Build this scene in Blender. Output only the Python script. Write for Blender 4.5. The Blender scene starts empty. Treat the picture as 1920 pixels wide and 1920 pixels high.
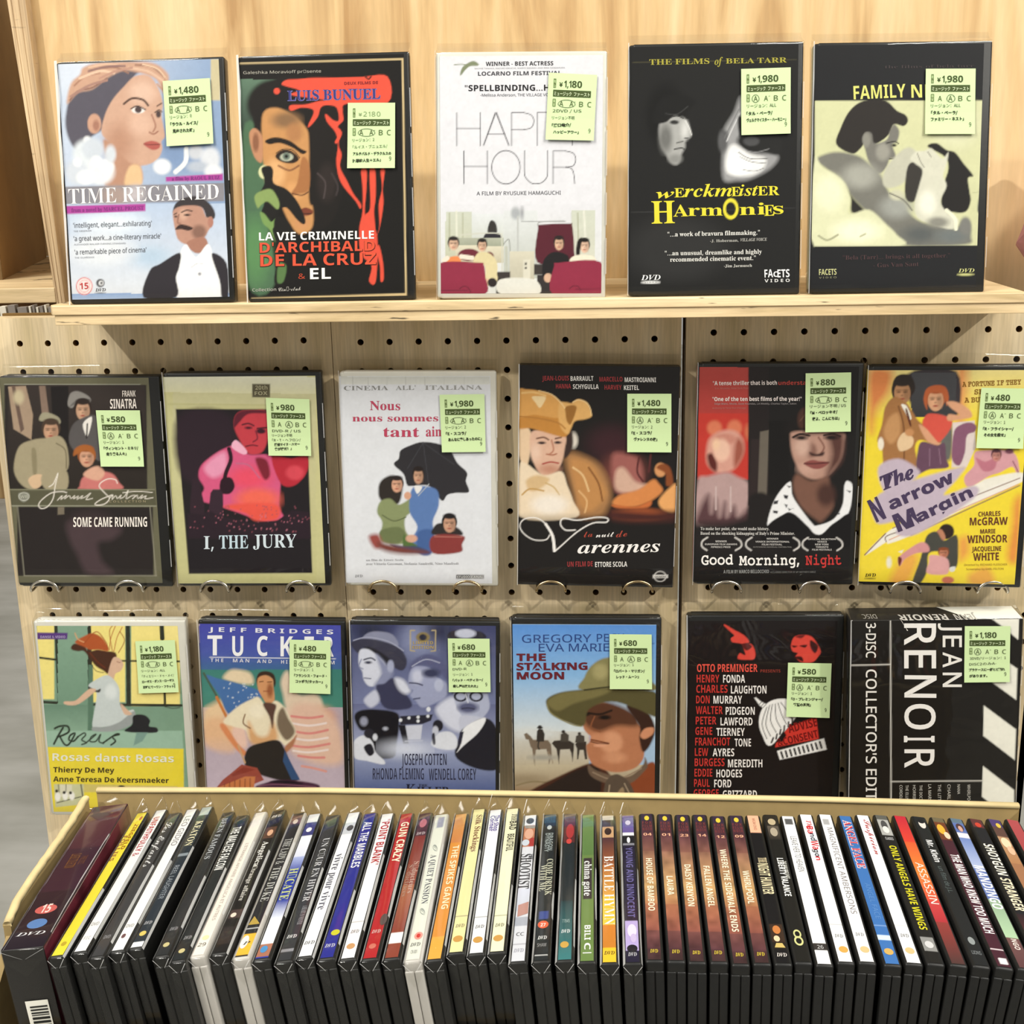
import bpy, bmesh, math, random, os
import numpy as np
from mathutils import Matrix, Vector
random.seed(7); rng = np.random.default_rng(7)
S = 0.001                                   # the scene is laid out in millimetres
COL = bpy.context.scene.collection
SC = bpy.context.scene

# ------------------------------------------------------------------ camera
CP = (500.85, -1086.66, 142.80); YAW, PITCH, ROLL = -0.06882, 0.26509, -0.02072; FPX = 2407.64
def cam_axes():
    f = np.array([math.sin(YAW)*math.cos(PITCH), math.cos(YAW)*math.cos(PITCH), -math.sin(PITCH)])
    r = np.array([math.cos(YAW), -math.sin(YAW), 0.0]); u = np.cross(r, f)
    return math.cos(ROLL)*r+math.sin(ROLL)*u, -math.sin(ROLL)*r+math.cos(ROLL)*u, f
RR, UU, FF = cam_axes()
cam = bpy.data.cameras.new('camera'); camo = bpy.data.objects.new('camera', cam); COL.objects.link(camo)
M = Matrix.Identity(4)
for i in range(3):
    M[i][0], M[i][1], M[i][2], M[i][3] = RR[i], UU[i], -FF[i], CP[i]*S
camo.matrix_world = M
cam.sensor_width = 36; cam.lens = 36*FPX/1920; cam.clip_start = 0.02; cam.clip_end = 50
SC.camera = camo
# fixed survey frame of the reference photograph: turns a traced pixel into a point on a known plane of the place,
# independent of wherever the scene camera stands
CPn = np.array((500.85, -1086.66, 142.80))
FF = np.array((-0.06636363, 0.96278445, -0.26199613))
RR = np.array((0.99779197, 0.06333561, -0.01999480))
UU = np.array((0.00265700, 0.26274456, 0.96486177))
def ray(x, y): return FF+(x-960)/FPX*RR-(y-960)/FPX*UU
def on_y(x, y, Y):
    d = ray(x, y); return CPn+d*(Y-CPn[1])/d[1]
def on_z(x, y, Z):
    d = ray(x, y); return CPn+d*(Z-CPn[2])/d[2]

# ------------------------------------------------------------------ light and exposure
w = bpy.data.worlds.new('shop_ambient'); SC.world = w; w.use_nodes = True
w.node_tree.nodes['Background'].inputs[0].default_value = (1.0, 0.97, 0.9, 1)
w.node_tree.nodes['Background'].inputs[1].default_value = 0.38
SC.view_settings.view_transform = 'Standard'; SC.view_settings.look = 'None'
SC.view_settings.gamma = 1; SC.view_settings.use_curve_mapping = False
SC.view_settings.exposure = -0.2
def aim(o, tgt):
    d = Vector(tgt)*S-o.location
    o.rotation_euler = d.to_track_quat('-Z', 'Y').to_euler()
def spot(loc, tgt, power, size=0.035, color=(1, .965, .9), cone=75):
    l = bpy.data.lights.new('track_spot', 'SPOT'); l.energy = power; l.shadow_soft_size = size
    l.color = color; l.spot_size = math.radians(cone); l.spot_blend = 1.0
    o = bpy.data.objects.new('track_spot', l); COL.objects.link(o); o.location = Vector(loc)*S; aim(o, tgt)
def panel(loc, tgt, sx, sy, power, color=(1, .97, .9)):  # unseen soft panels added overhead for sleeve sheen and fill light
    l = bpy.data.lights.new('soft_fill_panel', 'AREA'); l.shape = 'RECTANGLE'; l.size = sx*S; l.size_y = sy*S
    l.energy = power; l.color = color
    o = bpy.data.objects.new('soft_fill_panel', l); COL.objects.link(o); o.location = Vector(loc)*S; aim(o, tgt)
spot((-1140, -1675, 1350), (330, 0, -520), 142, cone=72)
spot((2350, -1675, 1350), (620, 0, -520), 168, cone=72)
panel((-600, -1000, 1750), (300, -150, -200), 1300, 220, 44)
panel((1600, -1000, 1750), (600, -150, -200), 1300, 220, 44)

# ------------------------------------------------------------------ materials
def lin(h):
    if isinstance(h, str):
        c = [int(h[i:i+2], 16)/255 for i in (0, 2, 4)]
    else: c = h
    return tuple(x/12.92 if x <= 0.04045 else ((x+0.055)/1.055)**2.4 for x in c)
def new_mat(name):
    m = bpy.data.materials.new(name); m.use_nodes = True
    return m, m.node_tree.nodes, m.node_tree.links, m.node_tree.nodes['Principled BSDF']
def plain(name, h, rough=0.5, metal=0.0, noise=0.0, spec=0.5, bump=0.0, nscale=60):
    m, n, l, b = new_mat(name); c = lin(h)
    b.inputs['Base Color'].default_value = (*c, 1); b.inputs['Roughness'].default_value = rough
    b.inputs['Metallic'].default_value = metal; b.inputs['Specular IOR Level'].default_value = spec
    if noise or bump:
        t = n.new('ShaderNodeTexCoord'); q = n.new('ShaderNodeTexNoise'); q.inputs['Scale'].default_value = nscale
        q.inputs['Detail'].default_value = 5; l.new(t.outputs['Object'], q.inputs['Vector'])
        if noise:
            r = n.new('ShaderNodeValToRGB')
            r.color_ramp.elements[0].position = .3; r.color_ramp.elements[1].position = .7
            r.color_ramp.elements[0].color = (*[x*(1-noise) for x in c], 1)
            r.color_ramp.elements[1].color = (*[min(1, x*(1+noise)) for x in c], 1)
            l.new(q.outputs['Fac'], r.inputs['Fac']); l.new(r.outputs['Color'], b.inputs['Base Color'])
        if bump:
            u = n.new('ShaderNodeBump'); u.inputs['Strength'].default_value = bump; u.inputs['Distance'].default_value = .001
            l.new(q.outputs['Fac'], u.inputs['Height']); l.new(u.outputs['Normal'], b.inputs['Normal'])
    return m
def wood(name, dark, mid, light, grain=(60, 60, 3), bands=None, streak=1.0, rough=.55, stains=0.0, rot=0.0, fine=.5):
    m, n, l, b = new_mat(name)
    t = n.new('ShaderNodeTexCoord'); mp = n.new('ShaderNodeMapping'); mp.inputs['Scale'].default_value = grain
    mp.inputs['Rotation'].default_value = (0, rot, 0)
    l.new(t.outputs['Object'], mp.inputs['Vector'])
    a = n.new('ShaderNodeTexNoise'); a.inputs['Scale'].default_value = 1; a.inputs['Detail'].default_value = 6
    a.inputs['Distortion'].default_value = streak; l.new(mp.outputs['Vector'], a.inputs['Vector'])
    r = n.new('ShaderNodeValToRGB'); e = r.color_ramp.elements
    e[0].position = .32; e[0].color = (*lin(dark), 1); e[1].position = .72; e[1].color = (*lin(light), 1)
    k = e.new(.5); k.color = (*lin(mid), 1)
    l.new(a.outputs['Fac'], r.inputs['Fac']); out = r.outputs['Color']
    def mul(col, fac_out, lo, hi, amt):
        rr = n.new('ShaderNodeMapRange'); rr.inputs['From Min'].default_value = lo; rr.inputs['From Max'].default_value = hi
        rr.inputs['To Min'].default_value = 1-amt; rr.inputs['To Max'].default_value = 1+amt*.35; l.new(fac_out, rr.inputs['Value'])
        x = n.new('ShaderNodeVectorMath'); x.operation = 'SCALE'; l.new(col, x.inputs[0]); l.new(rr.outputs['Result'], x.inputs['Scale'])
        return x.outputs['Vector']
    f = n.new('ShaderNodeTexNoise'); f.inputs['Scale'].default_value = 1; f.inputs['Detail'].default_value = 3
    m2 = n.new('ShaderNodeMapping'); m2.inputs['Scale'].default_value = tuple(g*12 for g in grain)
    m2.inputs['Rotation'].default_value = (0, rot, 0)
    l.new(t.outputs['Object'], m2.inputs['Vector']); l.new(m2.outputs['Vector'], f.inputs['Vector'])
    out = mul(out, f.outputs['Fac'], .35, .65, .10*fine*2)
    if bands:
        v = n.new('ShaderNodeTexNoise'); v.inputs['Scale'].default_value = 1; v.inputs['Detail'].default_value = 0
        m3 = n.new('ShaderNodeMapping'); m3.inputs['Scale'].default_value = bands
        l.new(t.outputs['Object'], m3.inputs['Vector'])
        sn = n.new('ShaderNodeVectorMath'); sn.operation = 'FLOOR'; l.new(m3.outputs['Vector'], sn.inputs[0])
        wn = n.new('ShaderNodeTexWhiteNoise'); l.new(sn.outputs['Vector'], wn.inputs['Vector'])
        out = mul(out, wn.outputs['Value'], 0, 1, .14)
    if stains:
        v = n.new('ShaderNodeTexNoise'); v.inputs['Scale'].default_value = 1; v.inputs['Detail'].default_value = 3
        m4 = n.new('ShaderNodeMapping'); m4.inputs['Scale'].default_value = (30, 22, 240); l.new(t.outputs['Object'], m4.inputs['Vector'])
        l.new(m4.outputs['Vector'], v.inputs['Vector']); out = mul(out, v.outputs['Fac'], .29, .34, stains)
    l.new(out, b.inputs['Base Color']); b.inputs['Roughness'].default_value = rough
    bu = n.new('ShaderNodeBump'); bu.inputs['Strength'].default_value = .12; bu.inputs['Distance'].default_value = .0005
    l.new(f.outputs['Fac'], bu.inputs['Height']); l.new(bu.outputs['Normal'], b.inputs['Normal'])
    return m
def print_mat(name, rough=.5, spec=.2):
    m, n, l, b = new_mat(name); a = n.new('ShaderNodeVertexColor'); a.layer_name = 'Col'
    k = n.new('ShaderNodeVectorMath'); k.operation = 'SCALE'; k.inputs['Scale'].default_value = .84; l.new(a.outputs['Color'], k.inputs[0])
    l.new(k.outputs['Vector'], b.inputs['Base Color']); b.inputs['Roughness'].default_value = rough
    b.inputs['Specular IOR Level'].default_value = spec
    return m
def film(name, tint=(.96, .96, .95), rough=.05, bump=.5, scale=18, low=-.004, haze=0.0):
    m, n, l, b = new_mat(name); o = n['Material Output']; n.remove(b)
    tr = n.new('ShaderNodeBsdfTransparent'); tr.inputs[0].default_value = (*tint, 1)
    gl = n.new('ShaderNodeBsdfGlossy'); gl.inputs['Roughness'].default_value = rough; gl.inputs[0].default_value = (1, 1, 1, 1)
    fr = n.new('ShaderNodeLayerWeight'); fr.inputs[0].default_value = .5
    pw = n.new('ShaderNodeMath'); pw.operation = 'POWER'; pw.inputs[1].default_value = 4.0; l.new(fr.outputs['Facing'], pw.inputs[0])
    mr = n.new('ShaderNodeMath'); mr.operation = 'MULTIPLY_ADD'; mr.inputs[1].default_value = .9; mr.inputs[2].default_value = low+.02
    mr.use_clamp = True; l.new(pw.outputs[0], mr.inputs[0])
    t = n.new('ShaderNodeTexCoord'); mp = n.new('ShaderNodeMapping'); mp.inputs['Scale'].default_value = (1.0, 1.0, 1.6)
    oi = n.new('ShaderNodeObjectInfo'); ad = n.new('ShaderNodeVectorMath'); ad.operation = 'ADD'
    l.new(t.outputs['Object'], ad.inputs[0]); l.new(oi.outputs['Location'], ad.inputs[1]); l.new(ad.outputs[0], mp.inputs['Vector'])
    q = n.new('ShaderNodeTexNoise'); q.inputs['Scale'].default_value = scale; q.inputs['Detail'].default_value = 1.0
    q.inputs['Distortion'].default_value = 1.2
    l.new(mp.outputs['Vector'], q.inputs['Vector'])
    u = n.new('ShaderNodeBump'); u.inputs['Strength'].default_value = bump; u.inputs['Distance'].default_value = .004
    l.new(q.outputs['Fac'], u.inputs['Height']); l.new(u.outputs['Normal'], gl.inputs['Normal'])
    mx = n.new('ShaderNodeMixShader'); l.new(mr.outputs[0], mx.inputs[0]); l.new(tr.outputs[0], mx.inputs[1]); l.new(gl.outputs[0], mx.inputs[2])
    last = mx
    if haze:
        df = n.new('ShaderNodeBsdfDiffuse'); df.inputs[0].default_value = (.85, .85, .83, 1)
        m2 = n.new('ShaderNodeMixShader'); m2.inputs[0].default_value = haze
        l.new(mx.outputs[0], m2.inputs[1]); l.new(df.outputs[0], m2.inputs[2]); last = m2
    l.new(last.outputs[0], o.inputs['Surface'])
    return m
MAT = {}
MAT['back'] = wood('plywood_panel', 'AC8656', 'CFAE7C', 'DEC194', grain=(20, 20, 2.2), streak=1.6, rot=.1, fine=.35)
MAT['peg'] = wood('pegboard_wood', 'D0BB90', 'DEC8A0', 'E8D6B2', grain=(38, 38, 2.2), bands=(23, .5, .5), streak=.5, fine=.7)
MAT['ledge'] = wood('ledge_plywood', 'A8926A', 'C0A982', 'D0BB94', grain=(4, 30, 60), streak=1.2, stains=.75)
MAT['ledge_top'] = wood('ledge_plywood_face', 'C8AA78', 'DABF90', 'E6CF9F', grain=(5, 40, 40), streak=1.4)
MAT['divider'] = wood('plywood_edge', '8E7454', 'BBA07A', 'CDB48E', grain=(170, 20, 3), streak=.6, stains=.25)
MAT['dark_ply'] = plain('plywood_side_face', '8A6A42', .7, noise=.2)
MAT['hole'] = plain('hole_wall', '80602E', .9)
MAT['card'] = plain('corrugated_cardboard', 'A48C5C', .85, noise=.08, bump=.15)
MAT['card_rim'] = plain('folded_cardboard_rim', 'CDB988', .8, noise=.06, bump=.15)
MAT['card_dark'] = plain('brown_cardboard', '9A7C52', .85, noise=.08, bump=.1, nscale=25)
MAT['black'] = plain('black_case_plastic', '161615', .45, noise=.1, spec=.35, bump=.05, nscale=300)
MAT['grey_case'] = plain('frosted_clear_case_plastic', 'B4B0AA', .35, noise=.05)
MAT['clear_case'] = plain('clear_case_plastic', 'C4C2B8', .3, noise=.04)
MAT['dark_card'] = plain('dark_printed_card', '1C1A18', .45)
MAT['white_card'] = plain('white_printed_card', 'E8E6DA', .5)
MAT['wire'] = plain('brass_wire', 'B8A27C', .25, metal=1.0)
MAT['chrome'] = plain('chromed_wire', 'C8C2B6', .2, metal=1.0)
MAT['print'] = print_mat('printed_paper')
MAT['tag'] = plain('pale_green_sticker', 'BAD09A', .7)
MAT['ink'] = print_mat('label_ink', .7, .2)
MAT['film'] = film('clear_sleeve_film', bump=.3, rough=.045, scale=14)
MAT['film_spine'] = film('clear_sleeve_film_tight', rough=.1, bump=.05, scale=30)
def glint_mat():  # pale translucent colour standing in for light glinting off film edges
    m, n, l, b = new_mat('sleeve_edge_glint'); b.inputs['Base Color'].default_value = (.86, .86, .85, 1)
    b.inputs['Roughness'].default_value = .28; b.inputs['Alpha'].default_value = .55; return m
MAT['glint'] = glint_mat()
MAT['sheet'] = plain('record_sleeve_card', 'CFC8B8', .7)
MAT['sheet2'] = plain('grey_record_sleeve_card', '7A726A', .7)
MAT['pink'] = plain('pink_wrapping', 'C08A96', .6, noise=.3, nscale=40)

# ------------------------------------------------------------------ mesh helpers
class MB:
    def __init__(s): s.v = []; s.f = []; s.mi = []
    def quad(s, pts, mi=0):
        b = len(s.v); s.v += [tuple(p) for p in pts]; s.f.append(tuple(range(b, b+len(pts)))); s.mi.append(mi)
    def box(s, x0, x1, y0, y1, z0, z1, mi=0, tf=None):
        b = len(s.v)
        P = [(x, y, z) for z in (z0, z1) for y in (y0, y1) for x in (x0, x1)]
        if tf: P = [tf(p) for p in P]
        s.v += P
        for q in ((0, 2, 3, 1), (4, 5, 7, 6), (0, 1, 5, 4), (2, 6, 7, 3), (0, 4, 6, 2), (1, 3, 7, 5)):
            s.f.append(tuple(b+i for i in q)); s.mi.append(mi)
    def prism(s, poly, z0, z1, mi=0):           # poly in x,y
        n = len(poly); b = len(s.v)
        s.v += [(x, y, z0) for x, y in poly]+[(x, y, z1) for x, y in poly]
        s.f.append(tuple(b+i for i in range(n))[::-1]); s.f.append(tuple(b+n+i for i in range(n))); s.mi += [mi, mi]
        for i in range(n):
            j = (i+1) % n; s.f.append((b+i, b+j, b+n+j, b+n+i)); s.mi.append(mi)
    def mesh(s, name, mats):
        me = bpy.data.meshes.new(name); me.from_pydata([(x*S, y*S, z*S) for x, y, z in s.v], [], s.f)
        for m in mats: me.materials.append(m)
        if any(s.mi): me.polygons.foreach_set('material_index', s.mi)
        me.update(); return me
def link(name, me, parent=None, **props):
    o = bpy.data.objects.new(name, me); COL.objects.link(o)
    if parent is not None: o.parent = parent
    for k, v in props.items(): o[k] = v
    return o
def build(mb, name, mats, parent=None, bevel=0, seg=2, smooth=False, **props):
    me = mb.mesh(name, mats if isinstance(mats, (list, tuple)) else [mats])
    if bevel: bevel_mesh(me, bevel, seg)
    if smooth: me.shade_smooth()
    return link(name, me, parent, **props)
def bevel_mesh(me, r, seg=2):
    bm = bmesh.new(); bm.from_mesh(me); bmesh.ops.recalc_face_normals(bm, faces=bm.faces)
    bmesh.ops.bevel(bm, geom=[e for e in bm.edges if len(e.link_faces) == 2 and e.calc_face_angle(0) > .6], offset=r*S, segments=seg, profile=.5, affect='EDGES')
    bm.to_mesh(me); bm.free(); me.update()
def thing(name, loc, label, cat, group=None, rot=None):
    o = bpy.data.objects.new(name, None); o.empty_display_size = .02; COL.objects.link(o)
    if rot is not None: o.matrix_world = Matrix.Translation(Vector(loc)*S) @ rot
    else: o.location = Vector(loc)*S
    o['label'] = label; o['category'] = cat
    if group: o['group'] = group
    return o
def tagit(o, label, cat, group=None):
    o['label'] = label; o['category'] = cat
    if group: o['group'] = group
def tube(mb, pts, r, n=8):
    pts = [Vector(p) for p in pts]; rings = []
    up = Vector((0.13, 0.31, .94)).normalized(); b0 = len(mb.v)
    for i, p in enumerate(pts):
        d = (pts[min(i+1, len(pts)-1)]-pts[max(i-1, 0)]).normalized()
        a = d.cross(up).normalized(); c = d.cross(a).normalized()
        for k in range(n):
            t = 2*math.pi*k/n; q = p+(a*math.cos(t)+c*math.sin(t))*r; mb.v.append(tuple(q))
    for i in range(len(pts)-1):
        for k in range(n):
            k2 = (k+1) % n
            mb.f.append((b0+i*n+k, b0+i*n+k2, b0+(i+1)*n+k2, b0+(i+1)*n+k)); mb.mi.append(0)
    mb.f.append(tuple(b0+k for k in range(n))); mb.f.append(tuple(b0+(len(pts)-1)*n+k for k in range(n))[::-1]); mb.mi += [0, 0]

# ------------------------------------------------------------------ lettering: outlines of Blender's bundled fonts
FDIR = bpy.utils.resource_path('LOCAL')+'/datafiles/fonts/'
def font(fn):
    try: return bpy.data.fonts.load(FDIR+fn)
    except Exception: return None
FM, FJ = font('NotoSansMath-Regular.woff2'), font('Noto Sans CJK Regular.woff2')
STY = {'s': None, 'S': (0x1D5D4, 0x1D7EC), 'r': (0x1D400, 0x1D7CE), 'R': (0x1D400, 0x1D7CE), 'i': (0x1D434, None), 'I': (0x1D468, 0x1D7CE), 'c': (0x1D4D0, None), 'm': (0x1D670, 0x1D7F6), 'Z': None, 'j': None}
OFFS = {'r': -.005, 'Z': .008}
def styled(t, f):
    b = STY[f]
    if not b or not FM: return t
    o = ''
    for c in t:
        if 'A' <= c <= 'Z': o += chr(b[0]+ord(c)-65)
        elif 'a' <= c <= 'z': o += 'ℎ' if (f == 'i' and c == 'h') else chr(b[0]+26+ord(c)-97)
        elif '0' <= c <= '9' and b[1]: o += chr(b[1]+ord(c)-48)
        else: o += c
    return o
GC = {}; CAP = {}
def glyphs(text, f):
    key = (text, f)
    if key in GC: return GC[key]
    base = f[0]; off = OFFS.get(base, 0)+(.012 if '+' in f else 0)-(.014 if '-' in f else 0)
    c = bpy.data.curves.new('g', 'FONT'); fo = FJ if base == 'j' else FM
    if fo: c.font = fo
    c.body = styled(text, base); c.offset = off; c.resolution_u = 2
    o = bpy.data.objects.new('g', c); me = o.to_mesh()
    n = len(me.vertices); V = np.empty(n*3); me.vertices.foreach_get('co', V); V = V.reshape(-1, 3)[:, :2].copy()
    F = [tuple(p.vertices) for p in me.polygons]
    o.to_mesh_clear(); bpy.data.objects.remove(o); bpy.data.curves.remove(c)
    GC[key] = (V, F); return V, F
def cap_h(f):
    if f not in CAP:
        V, F = glyphs('漢' if f[0] == 'j' else 'H', f); CAP[f] = (V[:, 1].max()-min(0, V[:, 1].min())) if len(V) else .7
    return CAP[f]
class Letters:
    """flat lettering mesh; text is laid on a straight baseline of the printed sheet"""
    def __init__(s, tomm): s.V = []; s.F = []; s.C = []; s.n = 0; s.tomm = tomm; s.L = []; s.k = 0; s.L = []; s.k = 0
    def text(s, f, col, x0, y0, x1, y1, h, t):
        V, F = glyphs(t, f)
        if not len(V): return
        dx, dy = x1-x0, y1-y0; L = math.hypot(dx, dy); dx /= L; dy /= L
        xm, xM = V[:, 0].min(), V[:, 0].max(); a = (V[:, 0]-xm)/(max(xM-xm, 1e-6))*L; b = V[:, 1]/cap_h(f)*h
        px = x0+dx*a+dy*b; py = y0+dy*a-dx*b
        s.poly(np.stack([px, py], 1), F, col)
    def poly(s, P, F, col):
        Q = s.tomm(P); s.lay(len(Q)); s.V.append(Q); s.F += [tuple(i+s.n for i in f) for f in F]; s.n += len(Q)
        s.C.append(np.tile(np.array((*lin(col), 1.0)), (len(Q), 1)))
    def lay(s, n): s.k += 1; s.L.append(np.full(n, s.k*.008))
    def build(s, name, place, parent, mat=None, nrm=(0, -1, 0)):
        if not s.V: return None
        V = np.concatenate(s.V); C = np.concatenate(s.C)
        me = bpy.data.meshes.new(name); me.from_pydata(((place(V)+np.concatenate(s.L)[:, None]*np.array(nrm))*S).tolist(), [], s.F)
        a = me.color_attributes.new('Col', 'FLOAT_COLOR', 'POINT'); a.data.foreach_set('color', C.astype(np.float32).ravel())
        me.materials.append(mat or MAT['print']); return link(name, me, parent, kind='stuff')

# ------------------------------------------------------------------ printed pictures, computed as smooth colour fields on a fine mesh
def smooth_poly(P, closed=True, k=5):
    P = np.asarray(P, float); n = len(P)
    if n < 3: return P
    out = []
    rg = range(n) if closed else range(n-1)
    for i in rg:
        p0, p1, p2, p3 = (P[(i-1) % n], P[i], P[(i+1) % n], P[(i+2) % n]) if closed else (P[max(i-1, 0)], P[i], P[i+1], P[min(i+2, n-1)])
        for j in range(k):
            t = j/k
            out.append(.5*((2*p1)+(-p0+p2)*t+(2*p0-5*p1+4*p2-p3)*t*t+(-p0+3*p1-3*p2+p3)*t**3))
    if not closed: out.append(P[-1])
    return np.array(out)
def seg_dist(X, Y, P, closed):
    d = np.full(X.shape, 1e9); ins = np.zeros(X.shape, bool); n = len(P)
    for i in range(n if closed else n-1):
        ax, ay = P[i]; bx, by = P[(i+1) % n]; ex, ey = bx-ax, by-ay; L = ex*ex+ey*ey+1e-9
        t = np.clip(((X-ax)*ex+(Y-ay)*ey)/L, 0, 1); d = np.minimum(d, (X-ax-t*ex)**2+(Y-ay-t*ey)**2)
        if closed and ay != by:
            ins ^= ((ay > Y) != (by > Y)) & (X < ex*(Y-ay)/(by-ay)+ax)
    return np.sqrt(d), ins
class Paint:
    def __init__(s, X, Y, cell):
        s.X, s.Y, s.cell = X, Y, cell; s.C = np.zeros(X.shape+(3,)); s.C[:] = .1
    def mix(s, sel, a, col):
        c = np.array(lin(col)) if isinstance(col, str) else col
        s.C[sel] = s.C[sel]*(1-a[..., None])+c*a[..., None]
    def region(s, x0, y0, x1, y1, m=0): return (s.X > x0-m) & (s.X < x1+m) & (s.Y > y0-m) & (s.Y < y1+m)
    def poly(s, col, soft, P, smooth=True):
        P = smooth_poly(P) if smooth else np.asarray(P, float)
        w = max(soft, s.cell*.6); sel = s.region(*P.min(0), *P.max(0), w)
        if not sel.any(): return
        d, ins = seg_dist(s.X[sel], s.Y[sel], P, True); sd = np.where(ins, -d, d)
        s.mix(sel, np.clip(.5-sd/(2*w)*1.0, 0, 1), col)
    def line(s, col, wd, P, smooth=True):
        P = smooth_poly(P, False) if smooth else np.asarray(P, float)
        h = wd/2; w = s.cell*.5; sel = s.region(*P.min(0), *P.max(0), h+w)
        if not sel.any(): return
        d, _ = seg_dist(s.X[sel], s.Y[sel], P, False); s.mix(sel, np.clip((h-d)/(2*w)+.5, 0, 1), col)
    def ell(s, col, soft, cx, cy, rx, ry, ring=0):
        m = max(soft, s.cell)+ring; sel = s.region(cx-rx, cy-ry, cx+rx, cy+ry, m)
        if not sel.any(): return
        q = np.hypot((s.X[sel]-cx)/rx, (s.Y[sel]-cy)/ry); r = min(rx, ry); sd = (q-1)*r
        w = max(soft, s.cell*.6)
        if ring: a = np.clip((ring/2-np.abs(sd))/s.cell+.5, 0, 1)
        else:
            a = np.clip(.5-sd/(2*w), 0, 1)
            if soft > 10: a = a*a*(3-2*a)
        s.mix(sel, a, col)
    def face(s, skin, hair, cx, cy, rx, ry):
        k = np.array(lin(skin)); dk = tuple(k*.45); md = k*.72; lt = np.minimum(k*1.15, 1)
        s.ell(hair, 2, cx, cy-ry*.25, rx*1.18, ry*1.0); s.ell(skin, 3, cx, cy, rx*.9, ry)
        s.ell_c(md, 8, cx+rx*.5, cy+ry*.1, rx*.35, ry*.6); s.ell_c(lt, 8, cx-rx*.25, cy+ry*.2, rx*.3, ry*.35)
        for sx in (-.38, .34):
            s.ell_c(np.array(dk)*.5, 2, cx+sx*rx, cy-ry*.08, rx*.2, ry*.06); s.ell_c(np.array(dk)*.6, 2, cx+sx*rx, cy-ry*.24, rx*.25, ry*.04)
        s.ell_c(md*.8, 2, cx-rx*.02, cy+ry*.22, rx*.13, ry*.07); s.ell_c(np.array(lin('9A4038')), 2, cx-rx*.02, cy+ry*.52, rx*.28, ry*.08)
        s.ell(hair, 4, cx, cy-ry*.92, rx*.95, ry*.34)
    def ell_c(s, c, soft, cx, cy, rx, ry):
        s.ell(np.array(c), soft, cx, cy, rx, ry)
    def grad(s, c1, c2, x0, y0, x1, y1, horiz=False):
        sel = s.region(x0, y0, x1, y1)
        t = np.clip((s.X[sel]-x0)/(x1-x0) if horiz else (s.Y[sel]-y0)/(y1-y0), 0, 1)[..., None]
        a1 = a2 = 1.0
        if len(c1) == 8: a1 = int(c1[:2], 16)/255; c1 = c1[2:]
        if len(c2) == 8: a2 = int(c2[:2], 16)/255; c2 = c2[2:]
        c = np.array(lin(c1))*(1-t)+np.array(lin(c2))*t; a = a1*(1-t)+a2*t
        if a1 < 1 and a2 == 1: c = np.array(lin(c2))+0*t
        s.C[sel] = s.C[sel]*(1-a)+c*a
def pts(tok): return [tuple(map(float, t.split(','))) for t in tok]
CROPS = {'a': (0, 0, 3), 'b': (420, 60, 3.4286), 'c': (780, 60, 3.4286), 'd': (1150, 50, 3.3684), 'e': (1500, 40, 3.0976), 'f': (0, 590, 3), 'g': (600, 600, 2.7429), 'h': (1260, 580, 2.9091), 'i': (0, 1100, 3.5556), 'j': (340, 1120, 3.0968), 'k': (930, 1120, 2.8657), 'l': (1560, 1080, 4.1739)}
def paint_cover(spec, P):
    for ln in spec:
        k = ln[0]; tk = ln.split()
        if k == 'b': P.C[:] = lin(tk[1])
        elif k == 'g':
            x0, y0, x1, y1 = map(float, tk[3:7]); P.grad(tk[1], tk[2], x0-999, y0, x1+999, y1+.01) if 0 else P.grad(tk[1], tk[2], x0, -9e3, x1, 9e3, True)
            P.C[P.X <= x0] = lin(tk[1]); P.C[P.X >= x1] = lin(tk[2])
        elif k == 'G': P.grad(tk[1], tk[2], *map(float, tk[3:7]))
        elif k == 'r': x0, y0, x1, y1 = map(float, tk[2:6]); P.poly(tk[1], 0, [(x0, y0), (x1, y0), (x1, y1), (x0, y1)], False)
        elif k == 'p': P.poly(tk[1], float(tk[2]), pts(tk[3:]))
        elif k == 'q': P.poly(tk[1], 0, pts(tk[2:]), False)
        elif k == 'e': P.ell(tk[1], *map(float, tk[2:7]))
        elif k == 'o':
            q = ' '.join(tk[3:]).replace(',', ' ').split(); P.ell(tk[1], 0, *map(float, q[:4]), ring=float(tk[2].strip('!')))
        elif k == 'l': P.line(tk[1], float(tk[2].strip('!')), pts(tk[3:]), '!' not in tk[2])
        elif k == 'F': P.face(tk[1], tk[2], *map(float, tk[3:7]))
        elif k == 'x':
            x0, y0, x1, y1 = map(float, tk[2:6]); R = random.Random(3)
            for _ in range(int(tk[6])):
                x, y = R.uniform(x0, x1), R.uniform(y0, y1)
                P.poly(tk[1], 0, [(x, y), (x+5, y), (x+5, y+6), (x, y+6)], False)
def homog(src, dst):
    A = []
    for (x, y), (u, v) in zip(src, dst):
        A.append([x, y, 1, 0, 0, 0, -u*x, -u*y, -u]); A.append([0, 0, 0, x, y, 1, -v*x, -v*y, -v])
    return np.linalg.svd(np.array(A))[2][-1].reshape(3, 3)
def hmap(H, P):
    Q = np.c_[P, np.ones(len(P))] @ H.T; return Q[:, :2]/Q[:, 2:]
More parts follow.
